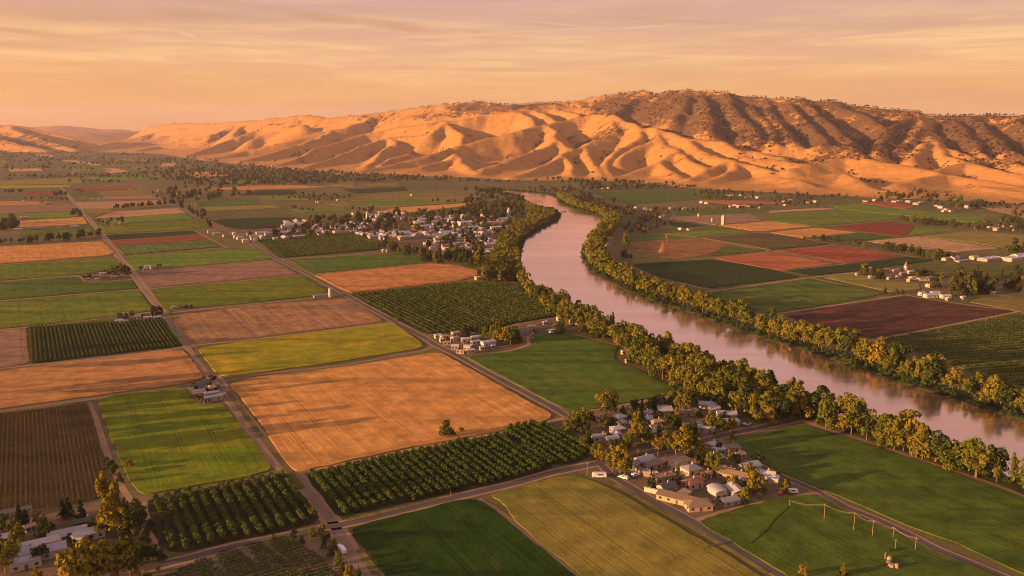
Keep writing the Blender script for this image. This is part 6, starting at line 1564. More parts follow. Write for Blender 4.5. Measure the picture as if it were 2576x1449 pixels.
V7 = [(318, 798, 4, 5, 4, 'white', 'white', 'gable', 0), (300, 812, 9, 4, 2.6, 'white', 'white', 'gable', 0), (345, 803, 8, 4, 2.8, 'tan', 'cream', 'gable', 0), (368, 797, 10, 5, 2.8, 'brown', 'tan', 'gable', 0), (372, 804, 9, 4, 2.6, 'white', 'cream', 'gable', 0), (396, 804, 8, 5, 2.8, 'lilac', 'white', 'gable', 0), (312, 814, 10, 4, 2.4, 'lilac', 'grey', 'flat', 0)]
houses('farm_building', V7, 'above the striped orchard block', 'farm buildings above the striped orchard', 'farm building', 1)
V8 = [(221, 698, 4, 4, 2.6, 'white', 'white', 'gable', 0), (240, 699, 5, 4, 2.8, 'tan', 'cream', 'gable', 0), (259, 694, 8, 6, 3.5, 'white', 'white', 'gable', 0), (270, 700, 12, 5, 3, 'brown', 'tan', 'gable', 0), (288, 701, 10, 4, 2.8, 'tan', 'tan', 'gable', 0), (222, 706, 4, 3, 2.5, 'white', 'cream', 'gable', 0), (245, 707, 4, 3, 2.6, 'white', 'cream', 'gable', 0), (310, 698, 8, 4, 2.6, 'grey', 'grey', 'gable', 0), (264, 704, 9, 4, 2.6, 'dark', 'grey', 'gable', 0), (372, 675, 9, 5, 3, 'white', 'white', 'gable', 0), (385, 676, 9, 5, 3, 'lilac', 'white', 'gable', 10), (365, 680, 5, 4, 2.6, 'white', 'cream', 'gable', 0), (436, 778, 5, 4, 2.4, 'white', 'cream', 'flat', 0), (455, 777, 5, 4, 2.4, 'dark', 'grey', 'gable', 0)]
houses('farm_building', V8, 'along the long farm road', 'farm buildings along the long farm road', 'farm building', 1)
SC = .8
V9 = [(2183, 680, 10, 6, 3, 'white', 'white', 'gable', 0), (2156, 693, 5, 4, 2.6, 'tan', 'cream', 'gable', 0), (2192, 701, 8, 5, 2.8, 'white', 'white', 'gable', -30), (2252, 684, 18, 8, 3.2, 'tan', 'cream', 'hip', 0), (2270, 692, 12, 7, 3, 'tan', 'tan', 'hip', 0), (2290, 688, 9, 6, 3, 'white', 'cream', 'gable', 0), (2258, 700, 9, 5, 2.8, 'tan', 'cream', 'gable', 0), (2236, 703, 6, 4, 2.5, 'tan', 'cream', 'gable', 0), (2300, 703, 14, 7, 3, 'tan', 'cream', 'hip', -20), (2322, 706, 15, 7, 3, 'brown', 'cream', 'hip', -20), (2288, 708, 7, 5, 2.6, 'tan', 'cream', 'gable', 0), (2340, 703, 12, 6, 2.8, 'grey', 'grey', 'flat', 0), (2338, 722, 9, 7, 3, 'tan', 'cream', 'gable', 0), (2318, 743, 8, 6, 3, 'white', 'white', 'gable', 0), (2340, 748, 16, 8, 3, 'lilac', 'white', 'gable', -20), (2352, 742, 12, 7, 3, 'lilac', 'grey', 'gable', -20), (2378, 750, 12, 7, 3, 'white', 'cream', 'gable', -20), (2364, 742, 10, 7, 3, 'grey', 'grey', 'hip', 0), (2422, 752, 6, 4, 2.5, 'white', 'white', 'gable', 0), (2498, 741, 7, 4, 2.5, 'white', 'white', 'gable', 0), (2384, 755, 6, 4, 2.4, 'white', 'cream', 'flat', 0)]
houses('cream_farmhouse', V9, 'on the farm across the river', 'houses of the farm across the river', 'farmhouse', 1)
SC = 1.0
V10 = [(2490, 655, 34, 14, 3.5, 'lilac', 'grey', 'flat', 0), (2552, 654, 40, 14, 4, 'white', 'cream', 'flat', 0), (2572, 648, 40, 12, 4, 'white', 'white', 'gable', 0), (2400, 653, 14, 9, 3, 'lilac', 'white', 'gable', 0), (2330, 643, 8, 6, 3, 'white', 'cream', 'gable', 0), (2450, 652, 12, 8, 3.5, 'tan', 'cream', 'gable', 0), (2378, 655, 9, 6, 3, 'tan', 'tan', 'gable', 0), (2420, 660, 20, 6, 2.6, 'grey', 'grey', 'flat', 0)]
houses('long_warehouse', V10, 'at the works by the far road', 'buildings of the works by the far road', 'warehouse', 0)

# ---- the riverside town
TOWN = [([(590, 598), (640, 590), (760, 585), (770, 590), (760, 600), (600, 612)], 16, 'at the vineyard edge of the town'), ([(700, 560), (770, 556), (775, 578), (700, 582)], 9, 'by the pale hall at the town edge'), ([(760, 575), (900, 562), (960, 575), (900, 588), (800, 592)], 30, 'in the outer streets of the town'), ([(880, 540), (1010, 535), (1040, 552), (940, 560)], 22, 'behind the white church tower'), ([(900, 590), (1010, 582), (1080, 600), (960, 606)], 26, 'on the field side of the town'),
        ([(1010, 550), (1280, 540), (1290, 560), (1060, 572)], 40, 'in the upper streets of the town'), ([(1040, 575), (1270, 562), (1280, 590), (1080, 604)], 46, 'in the middle of the town'), ([(1060, 608), (1240, 595), (1262, 630), (1140, 650), (1080, 630)], 40, 'on the river side of the town'), ([(1230, 630), (1256, 640), (1240, 665), (1222, 660)], 5, 'under the trees at the town end')]
tw = []
for poly, n, anchor in TOWN:
    g = G(poly); xs = [p[0] for p in g]; ys = [p[1] for p in g]
    got = 0; tries = 0
    while got < n * 1.1 and tries < 4000:
        tries += 1
        p = (rnd.uniform(min(xs), max(xs)), rnd.uniform(min(ys), max(ys)))
        if not inside(p, g) or wet(p) or any(math.dist(p, q[:2]) < 11.5 for q in tw): continue
        rk = rnd.choice(['lilac', 'lilac', 'white', 'white', 'grey', 'brown', 'tan', 'lilac'])
        wk = rnd.choice(['white', 'cream', 'tan', 'tan', 'grey'])
        rt = rnd.choice(['gable', 'gable', 'hip', 'flat'])
        w_ = rnd.uniform(8, 12.5) if rnd.random() < .66 else rnd.uniform(15, 28)
        kind = {'gable': 'gabled', 'hip': 'hipped', 'flat': 'flat topped'}[rt]
        house('town_house', p[0], p[1], w_, rnd.uniform(6, 8.5), rnd.uniform(2.8, 4.5), rk, wk, rt, GRID_B + rnd.choice([0, math.pi / 2]) + rnd.uniform(-.1, .1), f"{RW[rk]} {kind} house with {wk} walls", anchor, 'houses ' + anchor, 'house', 0)
        tw.append(p); got += 1
for px, py, w_, d_, h_, rk, wk, rt, core in [(1075, 566, 44, 16, 6, 'white', 'white', 'flat', 'long white flat topped store'), (1165, 572, 16, 14, 10, 'white', 'white', 'flat', 'white block taller than its neighbours'), (1240, 568, 40, 16, 7, 'tan', 'cream', 'flat', 'long cream flat topped hall'), (1180, 578, 34, 12, 5, 'white', 'white', 'flat', 'low white market hall'), (1255, 582, 26, 14, 8, 'white', 'white', 'flat', 'white arcaded hall'), (740, 571, 34, 14, 5, 'lilac', 'cream', 'gable', 'wide pale gabled hall'), (1060, 577, 30, 12, 5, 'lilac', 'white', 'arch', 'round topped white warehouse'), (1128, 590, 30, 12, 4, 'lilac', 'white', 'gable', 'long lilac roofed shed'), (1100, 598, 26, 11, 4, 'lilac', 'white', 'gable', 'second long pale shed'), (1230, 552, 30, 12, 6, 'tan', 'tan', 'flat', 'tan flat topped school'), (720, 590, 36, 11, 4, 'lilac', 'grey', 'gable', 'long grey packing shed'), (1010, 590, 26, 10, 4, 'white', 'cream', 'gable', 'pale packing shed by the vineyard'), (1164, 632, 30, 10, 4, 'grey', 'tan', 'gable', 'grey roofed shed above the belt of trees')]:
    x, y = ground(px, py)
    house('town_hall', x, y, w_, d_, h_, rk, wk, rt, GRID_B, core, 'in the riverside town', None, 'hall', 0)
    tw.append((x, y))


def steeple(px, py, h, core, anchor):
    x, y = ground(px, py)
    o = empty('church_tower', (x, y, 0), GRID_B)
    Shape().box(-2.6, 2.6, -2.6, 2.6, 0, h * .62).build('tower', M['wall_white'], o)
    Shape().box(-2.0, 2.0, -2.0, 2.0, h * .62, h * .74).build('belfry', M['wall_white'], o)
    Shape().prism([(-2.3, -2.3), (2.3, -2.3), (2.3, 2.3), (-2.3, 2.3)], h * .74, h, 0, .02).build('spire', M['roof_white'], o)
    for yy in (-2.65,):
        Shape().box(-.7, .7, yy - .03, yy + .1, h * .36, h * .52).build('window', M['glass'], o)
    note(o, core, anchor, px, 'church tower', None)


steeple(925, 556, 20, 'slim white church tower with pointed cap', 'rising from the town trees')
steeple(1280, 548, 21, 'white church tower with pointed cap', 'by the wooded river point')
# town trees
tt_ = []
for poly, n in [([(600, 600), (770, 575), (900, 560), (1000, 560), (960, 600), (780, 596)], 80), ([(750, 556), (1000, 535), (1300, 535), (1300, 600), (1240, 650), (1100, 630), (1000, 600), (900, 585)], 300), ([(1120, 560), (1290, 540), (1290, 620), (1150, 640)], 70)]:
    g = G(poly); xs = [p[0] for p in g]; ys = [p[1] for p in g]; k = 0
    while k < n:
        p = (rnd.uniform(min(xs), max(xs)), rnd.uniform(min(ys), max(ys)))
        if not inside(p, g): continue
        k += 1
        if wet(p) or any(math.dist(p, q) < 6 for q in tw): continue
        tt_.append(p)
thick = []
for i, p in enumerate(tt_):
    px, py = photo_of(*p)
    if i % 3 == 2 or i > 440:
        thick.append((p[0], p[1], 0, rnd.uniform(6, 11), 'far', 1.1)); continue
    a = 'by the vineyard edge of the town' if px < 780 else 'in the outer streets of the town' if px < 1000 else 'in the middle of the town' if px < 1150 else 'on the river side of the town'
    k = rnd.choice(['bushy', 'cottonwood', 'bushy', 'poplar', 'oak'])
    mk = rnd.choice(['leaf_dark', 'leaf_far', 'leaf_far', 'leaf_river'])
    tree('town_tree', p[0], p[1], rnd.uniform(8, 15), k, mk, f"{ {'leaf_dark': 'dark green', 'leaf_far': 'brownish green', 'leaf_river': 'golden green'}[mk]} {KN[k]}", a, 'trees ' + a, False)

merged('town_thicket', thick, 'leaf_far', 'massed garden trees between the town houses', 'trees')

# ---- small farms in the distance
FARMS = [([(47, 580), (75, 578), (100, 576), (125, 575), (150, 574), (187, 573)], 'in the white row behind the striped green field', 18, 7), ([(258, 568), (285, 568), (302, 565), (318, 563)], 'at the white barns', 12, 7), ([(55, 551), (65, 550)], 'in the far green field', 12, 7), ([(105, 512), (125, 514), (140, 512), (60, 508)], 'on the far farm track', 18, 8), ([(212, 502), (232, 503), (250, 503), (265, 503)], 'beside the mauve strip', 14, 8), ([(178, 469), (305, 481), (330, 478)], 'by the long red strip', 18, 9), ([(400, 482), (450, 490), (480, 492), (505, 495), (430, 480)], 'in the wood by the far farm lane', 18, 9), ([(485, 516), (495, 517)], 'at the lane by the dark green field', 12, 8),
         ([(530, 585), (545, 590), (565, 596), (590, 590)], 'by the crossroads near the town', 16, 8), ([(800, 509), (806, 511)], 'on the pale pasture', 14, 8), ([(850, 506), (1036, 493)], 'standing in the pasture', 12, 8), ([(1520, 475), (1530, 475), (1543, 473), (1552, 472), (1428, 477)], 'at the foot of the golden hills', 20, 9), ([(1832, 493), (1840, 494), (1862, 493), (1878, 497), (1895, 496), (1905, 499)], 'in the pale hill foot row', 16, 8), ([(1690, 525), (1720, 527), (1765, 511), (1778, 513), (1850, 519), (1858, 522), (1875, 520), (1888, 521), (1915, 524), (1838, 521)], 'on the road below the hills', 16, 8),
         ([(1600, 525), (1625, 528), (1640, 530), (1672, 547), (1660, 548)], 'by the gravel pits at the bend', 14, 7), ([(1712, 578), (1735, 579)], 'beside the dark green paddock', 16, 7), ([(1535, 600), (1530, 618)], 'hidden on the outer river bend', 12, 8), ([(1974, 508), (1990, 507), (2035, 511), (2050, 509), (1976, 517)], 'in the hamlet under the hills', 16, 9), ([(2178, 508), (2200, 506), (2230, 507), (2250, 509), (2262, 508), (2285, 509), (2305, 515), (2316, 512)], 'along the edge of the big grove', 16, 9), ([(2358, 519), (2366, 524), (2380, 530), (2392, 533), (2460, 516), (2440, 525), (2375, 533), (2432, 522)], 'in the settlement below the grove', 15, 9), ([(2460, 577), (2490, 576), (2505, 580), (2520, 571), (2540, 572), (2550, 580), (2565, 566)], 'in the wood on the far plain', 15, 8), ([(1202, 703), (1322, 706)], 'beside the river wheat field', 10, 7), ([(965, 634), (975, 634)], 'at the vineyard corner', 7, 6)]
for pts, anchor, w_, d_ in FARMS:
    for px, py in pts:
        x, y = ground(px, py)
        rk = rnd.choice(['grey', 'lilac', 'white', 'tan', 'brown']); wk = rnd.choice(['white', 'cream', 'tan', 'tan'])
        rt = rnd.choice(['gable', 'gable', 'hip', 'flat'])
        house('distant_house', x, y, w_ * rnd.uniform(.5, .85), d_ * rnd.uniform(.6, .85), rnd.uniform(2.6, 3.8), rk, wk, rt, GRID_B + rnd.choice([0, 0, math.pi / 2]), f"{RW[rk]} {rt} roofed {wk} house", anchor, 'houses ' + anchor, 'house', 0)

# ---- towers, poles, pipe, vehicles
x, y = ground(831, 747)
o = empty('silo', (x, y, 0), GRID_B)
Shape().prism(ring(1.9, 14), 0, 8.2).build('bin', M['wall_white'], o, smooth=False)
Shape().prism(ring(1.95, 14), 8.2, 9.6, 0, .25).build('cap', M['roof_white'], o)
Shape().tube([(2.1, 0, 0), (2.1, 0, 8.4), (.6, 0, 9.7)], .16, 6).build('elevator_pipe', M['pipe'], o)
Shape().box(-2.4, -1.5, -.1, .1, 0, 2).build('door', M['door'], o)
note(o, 'slim white silo with conical cap', 'at the paved lane junction', 831, 'silo', None)
for px, py, w_, d_ in [(800, 748, 9, 4), (815, 746, 8, 4), (857, 745, 7, 3)]:
    x, y = ground(px, py); house('farm_shed', x, y, w_, d_, 2.3, 'grey', 'grey', 'gable', GRID_B, 'low grey shed', 'beside the white silo', 'sheds by the white silo', 'shed', 0)
x, y = ground(1820, 565)
o = empty('grain_tower', (x, y, 0), GRID_B)
Shape().box(-3, 3, -3, 3, 0, 15).build('shaft', M['wall_tan'], o)
Shape().prism([(-3.2, -3.2), (3.2, -3.2), (3.2, 3.2), (-3.2, 3.2)], 15, 17.4, 0, .45).build('roof', M['roof_tan'], o)
for k in range(3): Shape().box(-.6, .6, -3.06, -2.95, 3.5 + k * 3.6, 5 + k * 3.6).build('window', M['glass'], o)
note(o, 'tall tan grain tower with tapered roof', 'on the mauve field', 1820, 'tower', None)
for px, py, h_, nm in [(1792, 558, 6, 'small tan pump house'), (1758, 545, 5, 'pale field hut')]:
    x, y = ground(px, py); house('field_hut', x, y, 4, 3.5, h_, 'white', 'tan', 'gable', GRID_B, nm, 'on the mauve field', None, 'hut', 0)
# red roofed chapel of the cream farm
x, y = ground(2278, 683)
o = empty('chapel_spire', (x, y, 0), GRID_B)
Shape().box(-1.7, 1.7, -1.7, 1.7, 0, 7).build('tower', M['wall_cream'], o)
Shape().prism([(-1.9, -1.9), (1.9, -1.9), (1.9, 1.9), (-1.9, 1.9)], 7, 12.5, 0, .03).build('spire', M['roof_red'], o)
note(o, 'small chapel spire with red pointed roof', 'amid the cream farmhouses', 2278, 'spire', None)


def pylon(px, py, h, core, anchor):
    x, y = ground(px, py)
    o = empty('pylon', (x, y, 0), GRID_B + .3)
    b, t = 2.4, .5
    for sx_, sy_ in ((1, 1), (1, -1), (-1, 1), (-1, -1)):
        Shape().tube([(sx_ * b, sy_ * b, 0), (sx_ * t, sy_ * t, h * .75), (sx_ * .15, sy_ * .15, h)], .22, 4).build('leg', M['steel'], o)
    s = Shape()
    for k in range(5):
        z0, z1 = h * .15 * k, h * .15 * (k + 1)
        r0, r1 = b + (t - b) * z0 / (h * .75), b + (t - b) * z1 / (h * .75)
        for ax_ in range(4):
            c_, s_ = math.cos(ax_ * math.pi / 2), math.sin(ax_ * math.pi / 2)
            R = lambda u, v_: (u * c_ - v_ * s_, u * s_ + v_ * c_)
            s.tube([(*R(-r0, -r0), z0), (*R(r1, -r1), z1)], .12, 4).tube([(*R(r0, -r0), z0), (*R(-r1, -r1), z1)], .12, 4)
    s.build('lattice', M['steel'], o)
    for k, z in enumerate((.72, .86)):
        Shape().tube([(-4.2 + k, 0, h * z), (0, 0, h * z + .5), (4.2 - k, 0, h * z)], .2, 4).build('crossarm', M['steel'], o)
    note(o, core, anchor, px, 'pylon', 'steel pylons on the brown row field')


pylon(1667, 633, 15, 'rusty lattice pylon with two cross arms', 'in front on the brown row field')
pylon(1676, 612, 14, 'rusty lattice pylon set farther back', 'on the brown row field')
pylon(1662, 636, 10, 'short rusty lattice pylon', 'beside the taller ones on the brown row field')


def pole(px, py, hp, core, anchor, group, arm=True):
    x, y = ground(px, py); h = hp / ppm(x, y) * 1.03
    o = empty('utility_pole', (x, y, 0), GRID_A)
    lean = rnd.uniform(-.12, .12)
    Shape().tube([(0, 0, -.3), (lean * .5, 0, h * .5), (lean, 0, h)], [.15, .12, .09], 7).build('shaft', M['wood'], o)
    if arm:
        Shape().box(-.9, .9, -.06, .06, h - .7, h - .56).build('crossarm', M['wood'], o)
        for k in (-.75, .75): Shape().prism(ring(.06, 6, k, 0), h - .56, h - .36).build('insulator', M['glass'], o)
    note(o, core, anchor, px, 'utility pole', group)


PG = 'poles in the green meadow'
for (px, py, hp), nm in zip([(1986, 1275, 19), (2073, 1308, 43), (2147, 1335, 49), (2194, 1350, 44), (2246, 1355, 32), (2302, 1384, 36), (2251, 1388, 34)], ['short wooden pole next to the last village house', 'second wooden pole from the village', 'tall wooden pole in mid meadow', 'wooden pole beyond the tall one', 'wooden pole close to the meadow lane', 'last wooden pole before the lane', 'thin grey pole behind the rubble heap']):
    pole(px, py, hp, nm, 'along the irrigation pipe', PG, arm=hp > 30)
tops = [(*ground(px, py), hp / ppm(*ground(px, py)) * 1.03 - .5) for px, py, hp in [(1986, 1275, 19), (2073, 1308, 43), (2147, 1335, 49), (2194, 1350, 44), (2246, 1355, 32), (2302, 1384, 36)]]
for a_, b_ in zip(tops[:-1], tops[1:]):
    o = empty('power_cable', a_, 0)
    for off in (-.7, .7):
        cpts = [((b_[0] - a_[0]) * k / 8 + off * math.cos(GRID_A), (b_[1] - a_[1]) * k / 8 + off * math.sin(GRID_A), (b_[2] - a_[2]) * k / 8 - 1.1 * (1 - (k / 4 - 1) ** 2)) for k in range(9)]
        Shape().tube(cpts, .028, 4).build('wire', M['pipe'], o)
    note(o, 'sagging pair of wires', 'between two poles of the green meadow', photo_of(a_[0], a_[1])[0], 'power cable', 'wires along the green meadow poles')
pole(1477, 1195, 34, 'tall wooden pole', 'at the village road fork', None)
pole(1077, 877, 32, 'thick pale wooden pole', 'at the lane junction by the hamlet', None)
pole(1730, 1136, 26, 'slim pole', 'under the amber village trees', None)
pole(1610, 1145, 14, 'short pale pole', 'on the village road', None, False)
pole(1133, 1249, 15, 'short pale pole', 'before the wide orchard', None, False)
pole(853, 1373, 22, 'short white marker pole', 'at the crossroads by the nursery', None, False)
pole(902, 1432, 14, 'small marker pole', 'at the lane beside the nursery', None, False)
pts = [(*ground(px, py), .4) for px, py in [(1988, 1263), (2020, 1281), (2060, 1304), (2100, 1314), (2150, 1328), (2200, 1341), (2250, 1358), (2296, 1372), (2340, 1388), (2372, 1396)]]
x0, y0 = pts[0][:2]
o = empty('irrigation_pipe', (x0, y0, 0))
rel = [(p[0] - x0, p[1] - y0, p[2]) for p in pts]
Shape().tube(rel, .08, 6).build('pipe', M['pipe'], o)
for p in rel[1:-1:2]: Shape().box(p[0] - .12, p[0] + .12, p[1] - .12, p[1] + .12, 0, .4).build('support', M['wall_grey'], o)
note(o, 'long pale irrigation pipe', 'running along the poles across the green meadow', 2150, 'pipe', None)
pts = [(*ground(px, py), .3) for px, py in [(1986, 1276), (1970, 1292), (1950, 1310), (1932, 1335), (1890, 1370)]]
v, f = ribbon([p[:2] for p in pts], .9, .62)  # narrow dark green strip laid over the meadow from the first pole
tag(mesh_obj('dark_strip', v, f, M['dark']), 'narrow dark strip in the green meadow', 'ditch', kind='structure')
# heap of broken stone with a stump
rg_ = random.Random(3)
x0, y0 = ground(2240, 1420)
o = empty('rubble_heap', (x0, y0, 0), .2)
for k in range(7):
    s = Shape(); n = 7
    cx, cy_, cz = (rg_.uniform(-1.5, 1.5), rg_.uniform(-3.4, 3.2), 0); r_ = rg_.uniform(.8, 1.5)
    lo = [(cx + r_ * rg_.uniform(.8, 1.2) * math.cos(6.28 * i / n), cy_ + r_ * rg_.uniform(.8, 1.2) * math.sin(6.28 * i / n)) for i in range(n)]
    s.prism(lo, 0, r_ * rg_.uniform(.9, 1.7), 0, rg_.uniform(.5, .8)).build('boulder', M['rock'], o)
Shape().tube([(.3, 3.6, 0), (.2, 3.7, 2.0), (.5, 3.8, 3.2)], [.45, .3, .2], 7).build('stump', M['bark'], o)
note(o, 'heap of pinkish broken rock with a dead stump', 'alone in the green meadow', 2240, 'rubble heap', None)


def car(name, px, py, rot, mk, L, W_, H, core, anchor, cat, van=False):
    x, y = ground(px, py)
    o = empty(name, (x, y, .2), rot)
    a, b = L / 2, W_ / 2
    prof = [(-a, .35), (a, .35), (a, H * .52), (a * .62, H * .58), (a * .3, H), (-a * .75, H), (-a, H * .6)] if not van else [(-a, .35), (a, .35), (a, H * .5), (a * .82, H), (-a, H)]
    n = len(prof); s = Shape()
    s.poly([(p, -b, q) for p, q in prof] + [(p, b, q) for p, q in prof], [tuple(range(n)), tuple(range(n, 2 * n))[::-1]] + [(i, n + i, n + (i + 1) % n, (i + 1) % n) for i in range(n)])
    s.build('body', M[mk], o)
    Shape().box(-a * .6, a * .25, -b - .02, b + .02, H * .62, H * .92).build('window', M['glass'], o)
    for sx_ in (-.62, .62):
        for sy_ in (-1, 1):
            w_ = Shape().tube([(a * sx_, sy_ * (b - .2), .33), (a * sx_, sy_ * (b + .03), .33)], .33, 10); w_.build('wheel', M['tyre'], o)
    note(o, core, anchor, px, cat, None)


car('parked_car', 854, 1380, GRID_A + .1, 'paint_white', 4.4, 1.8, 1.5, 'white car with dark windows', 'on the verge beside the nursery', 'car')
car('parked_van', 862, 1389, GRID_A, 'paint_white', 4.8, 1.9, 1.9, 'white van behind the white car', 'on the verge beside the nursery', 'van', True)
car('parked_trailer', 1507, 1201, GRID_B + 2.6, 'paint_white', 7.0, 2.4, 2.3, 'pale trailer parked', 'on the verge at the village road fork', 'trailer', True)
car('parked_pickup', 1568, 1204, GRID_A + .4, 'paint_white', 5.2, 1.9, 1.6, 'pale pickup under the amber tree', 'at the village road fork', 'pickup')
car('parked_car', 1598, 1198, GRID_B, 'paint_white', 4.2, 1.8, 1.5, 'small white car', 'in the bare yard of the village', 'car')
car('parked_car', 1700, 1246, GRID_B + .3, 'paint_dark', 4.3, 1.8, 1.5, 'dark car', 'near the charcoal roofed house', 'car')
car('parked_car', 1966, 1243, GRID_B + .3, 'paint_red', 4.3, 1.8, 1.5, 'red car by the small bushy tree', 'at the last village house', 'car')
car('parked_van', 1995, 1241, GRID_B - .6, 'paint_white', 4.6, 1.9, 2.0, 'white van at the far corner', 'of the village houses', 'van', True)
car('parked_pickup', 1870, 1266, GRID_B, 'paint_dark', 5.0, 1.9, 1.7, 'dark pickup beside the low arched shed', 'in the village yard', 'pickup')
car('parked_truck', 1393, 837, GRID_B, 'paint_white', 7.5, 2.3, 2.8, 'white truck', 'on the farmyard by the river trees', 'truck', True)
car('parked_car', 1346, 838, GRID_B, 'paint_dark', 4.3, 1.8, 1.5, 'dark car', 'on the farmyard by the river trees', 'car')

# a shallow skiff moored under the near bank upstream
x, y = ground(1410, 533)
o = empty('river_skiff', (x + 6, y, .1), .4)
hull = [(-5, 0), (-4, -1.3), (3.5, -1.3), (6, 0), (3.5, 1.3), (-4, 1.3)]
Shape().prism(hull, 0, .9, 0, 1.08).build('hull', M['paint_dark'], o)
Shape().box(-2.4, -1.6, -1.1, 1.1, .92, 1.1).build('thwart', M['wood'], o)
note(o, 'dark skiff moored', 'off the wooded river point', 1410, 'boat', None)


hp_ = [o.location for o in COL.objects if o.name.startswith(('village_house', 'homestead_house', 'hamlet_house'))]
for poly, n, anchor in [([(1440, 1062), (1560, 1030), (1700, 1000), (1860, 1050), (1940, 1062), (1800, 1104), (1640, 1135), (1520, 1150)], 44, 'between the houses by the river wood'), ([(1580, 1165), (1700, 1140), (1800, 1120), (1920, 1180), (1990, 1230), (1880, 1262), (1760, 1290), (1640, 1240)], 26, 'between the yard houses')]:
    k = 0
    for p in scatter(G(poly), 4.5, 3000):
        if min(math.dist(p, q[:2]) for q in hp_) < 6.2 or k >= n: continue
        k += 1
        kd = rnd.choice(['bushy', 'bushy', 'oak', 'bush', 'cottonwood'] if anchor.endswith('wood') else ['bush', 'bush', 'bushy', 'oak'])
        mk = rnd.choice(['leaf_dark', 'leaf_dark', 'leaf_river', 'leaf_gold'] if rnd.random() < .7 else ['leaf_river'])
        hh = {'bushy': rnd.uniform(5, 9), 'oak': rnd.uniform(5, 8), 'bush': rnd.uniform(1.6, 3), 'cottonwood': rnd.uniform(8, 12)}[kd]
        tree('garden_tree', p[0], p[1], hh, kd, mk, CORE(kd, mk), anchor, 'garden trees ' + anchor, True)


# ------------------------------------------------------------------ labels
PLURAL_N = 19
by = {}
for r in REG: by.setdefault(' '.join(f"{r[1]} {r[2]}".split()), []).append(r)
for text, rs in by.items():
    rs.sort(key=lambda r: r[3])
    words_n = len(text.split())
    for i, r in enumerate(rs):
        if len(rs) == 1: lab = text
        elif len(rs) <= 12 and words_n <= 12: lab = f"{text}, {ORD[i]} such from left"
        else:
            t3 = i * 3 // len(rs)
            lab = text
            if words_n <= 12: lab = f"{text}, {ORD[i]} such from left"
        r[0]['label'] = lab
        if len(rs) > 1 and 'group' not in r[0].keys(): r[0]['group'] = text

for o in COL.objects:
    if 'label' in o.keys() and len(o['label'].split()) > 16: print('LONG', o.name, o['label'])
# ================================================================== HAZE
hz = Shape().box(-17500, 17500, -900, 17500, -2.0, 560.0)
haze = hz.build('haze', [bpy.data.materials.new('warm_evening_haze')])
hm = haze.data.materials[0]; hm.use_nodes = True; hm.node_tree.nodes.clear()
ht = NT(hm.node_tree)
vol = ht.n('ShaderNodeVolumePrincipled')
vol.inputs['Color'].default_value = (0.80, 0.74, 0.95, 1)
vol.inputs['Density'].default_value = HAZE_D
vol.inputs['Anisotropy'].default_value = 0.1
ht.l(vol.outputs[0], ht.n('ShaderNodeOutputMaterial').inputs['Volume'])
tag(haze, 'thin warm evening haze filling the valley', 'haze', kind='stuff')

# ================================================================== SKY + SUN
world = bpy.data.worlds.new("World"); scene.world = world
world.use_nodes = True
w = NT(world.node_tree)
bg = world.node_tree.nodes['Background']
bg.inputs['Strength'].default_value = 0.1
sky = w.n('ShaderNodeTexSky', sky_type='NISHITA'); sky.sun_disc = False
sky.sun_elevation = SUN_EL
sky.sun_rotation = math.radians(90) - (SUN_AZ + math.pi)
sky.dust_density = 4.0; sky.air_density = 1.5; sky.altitude = 100
tc = w.n('ShaderNodeTexCoord').outputs['Generated']
sx = w.n('ShaderNodeSeparateXYZ'); w.l(tc, sx.inputs[0])
zz = sx.outputs[2]
azm = w.math('ARCTAN2', sx.outputs[0], sx.outputs[1])
elv = w.math('ARCSINE', zz)
K = SKY_K                                              # display value -> sky units at strength .1
def c(r, g, b):
    return (r, g, b)
grad = w.ramp(w.math('MULTIPLY', elv, 1 / 1.5708, clamp=True), [(0.0, c(.84, .34, .13)), (.012, c(.90, .40, .14)), (.03, c(.94, .46, .165)), (.052, c(.86, .46, .25)), (.078, c(.73, .41, .30)), (.10, c(.70, .39, .35)), (.2, c(.70, .42, .43)), (.45, c(.42, .37, .48)), (1.0, c(.28, .30, .45))])
# warmer towards the setting sun (behind and to the side)
cosang = w.math('ADD', w.math('MULTIPLY', sx.outputs[0], -math.cos(SUN_AZ)), w.math('MULTIPLY', sx.outputs[1], -math.sin(SUN_AZ)))
glow = w.math('MULTIPLY', w.smooth(cosang, 0.1, 1.0), w.smooth(elv, 0.7, 0.0))
col = w.mix(w.math('MULTIPLY', glow, .5), grad, (1.25, .56, .18))
col = w.mix(w.smooth(azm, -.2, -.75), col, w.mix(1.0, col, (1.03, .93, .80), 'MULTIPLY'))
cv = w.n('ShaderNodeCombineXYZ'); w.l(azm, cv.inputs[0]); w.l(elv, cv.inputs[1])
ae = cv.outputs[0]
# high cirrus: long streaks, brighter low down
n1 = w.noise(w.mapping(ae, rot=(0, 0, .03), scale=(2.6, 34, 1)), 1.0, 6, .62, .5)
n2 = w.noise(w.mapping(ae, rot=(0, 0, -.06), scale=(5.5, 95, 1), loc=(3, 1, 0)), 1.0, 5, .6, .8)
n3 = w.noise(w.mapping(ae, rot=(0, 0, .10), scale=(1.3, 14, 1), loc=(7, 2, 0)), 1.0, 4, .55, .3)
band = w.math('MULTIPLY', w.smooth(elv, .035, .075), w.smooth(elv, .14, .085))
wisps = w.math('MULTIPLY', w.math('MULTIPLY', w.smooth(n1, .40, .60), w.smooth(n2, .34, .62)), w.math('MULTIPLY_ADD', band, .9, .3))
col = w.mix(w.math('MULTIPLY', wisps, .62), col, (1.14, .68, .31))
veil = w.math('MULTIPLY', w.smooth(n3, .47, .63), w.smooth(elv, .07, .105))
col = w.mix(w.math('MULTIPLY', veil, .75), col, (.60, .29, .16))
dim = w.math('MULTIPLY', w.smooth(n1, .50, .36), .2)
col = w.mix(dim, col, (.66, .36, .25))


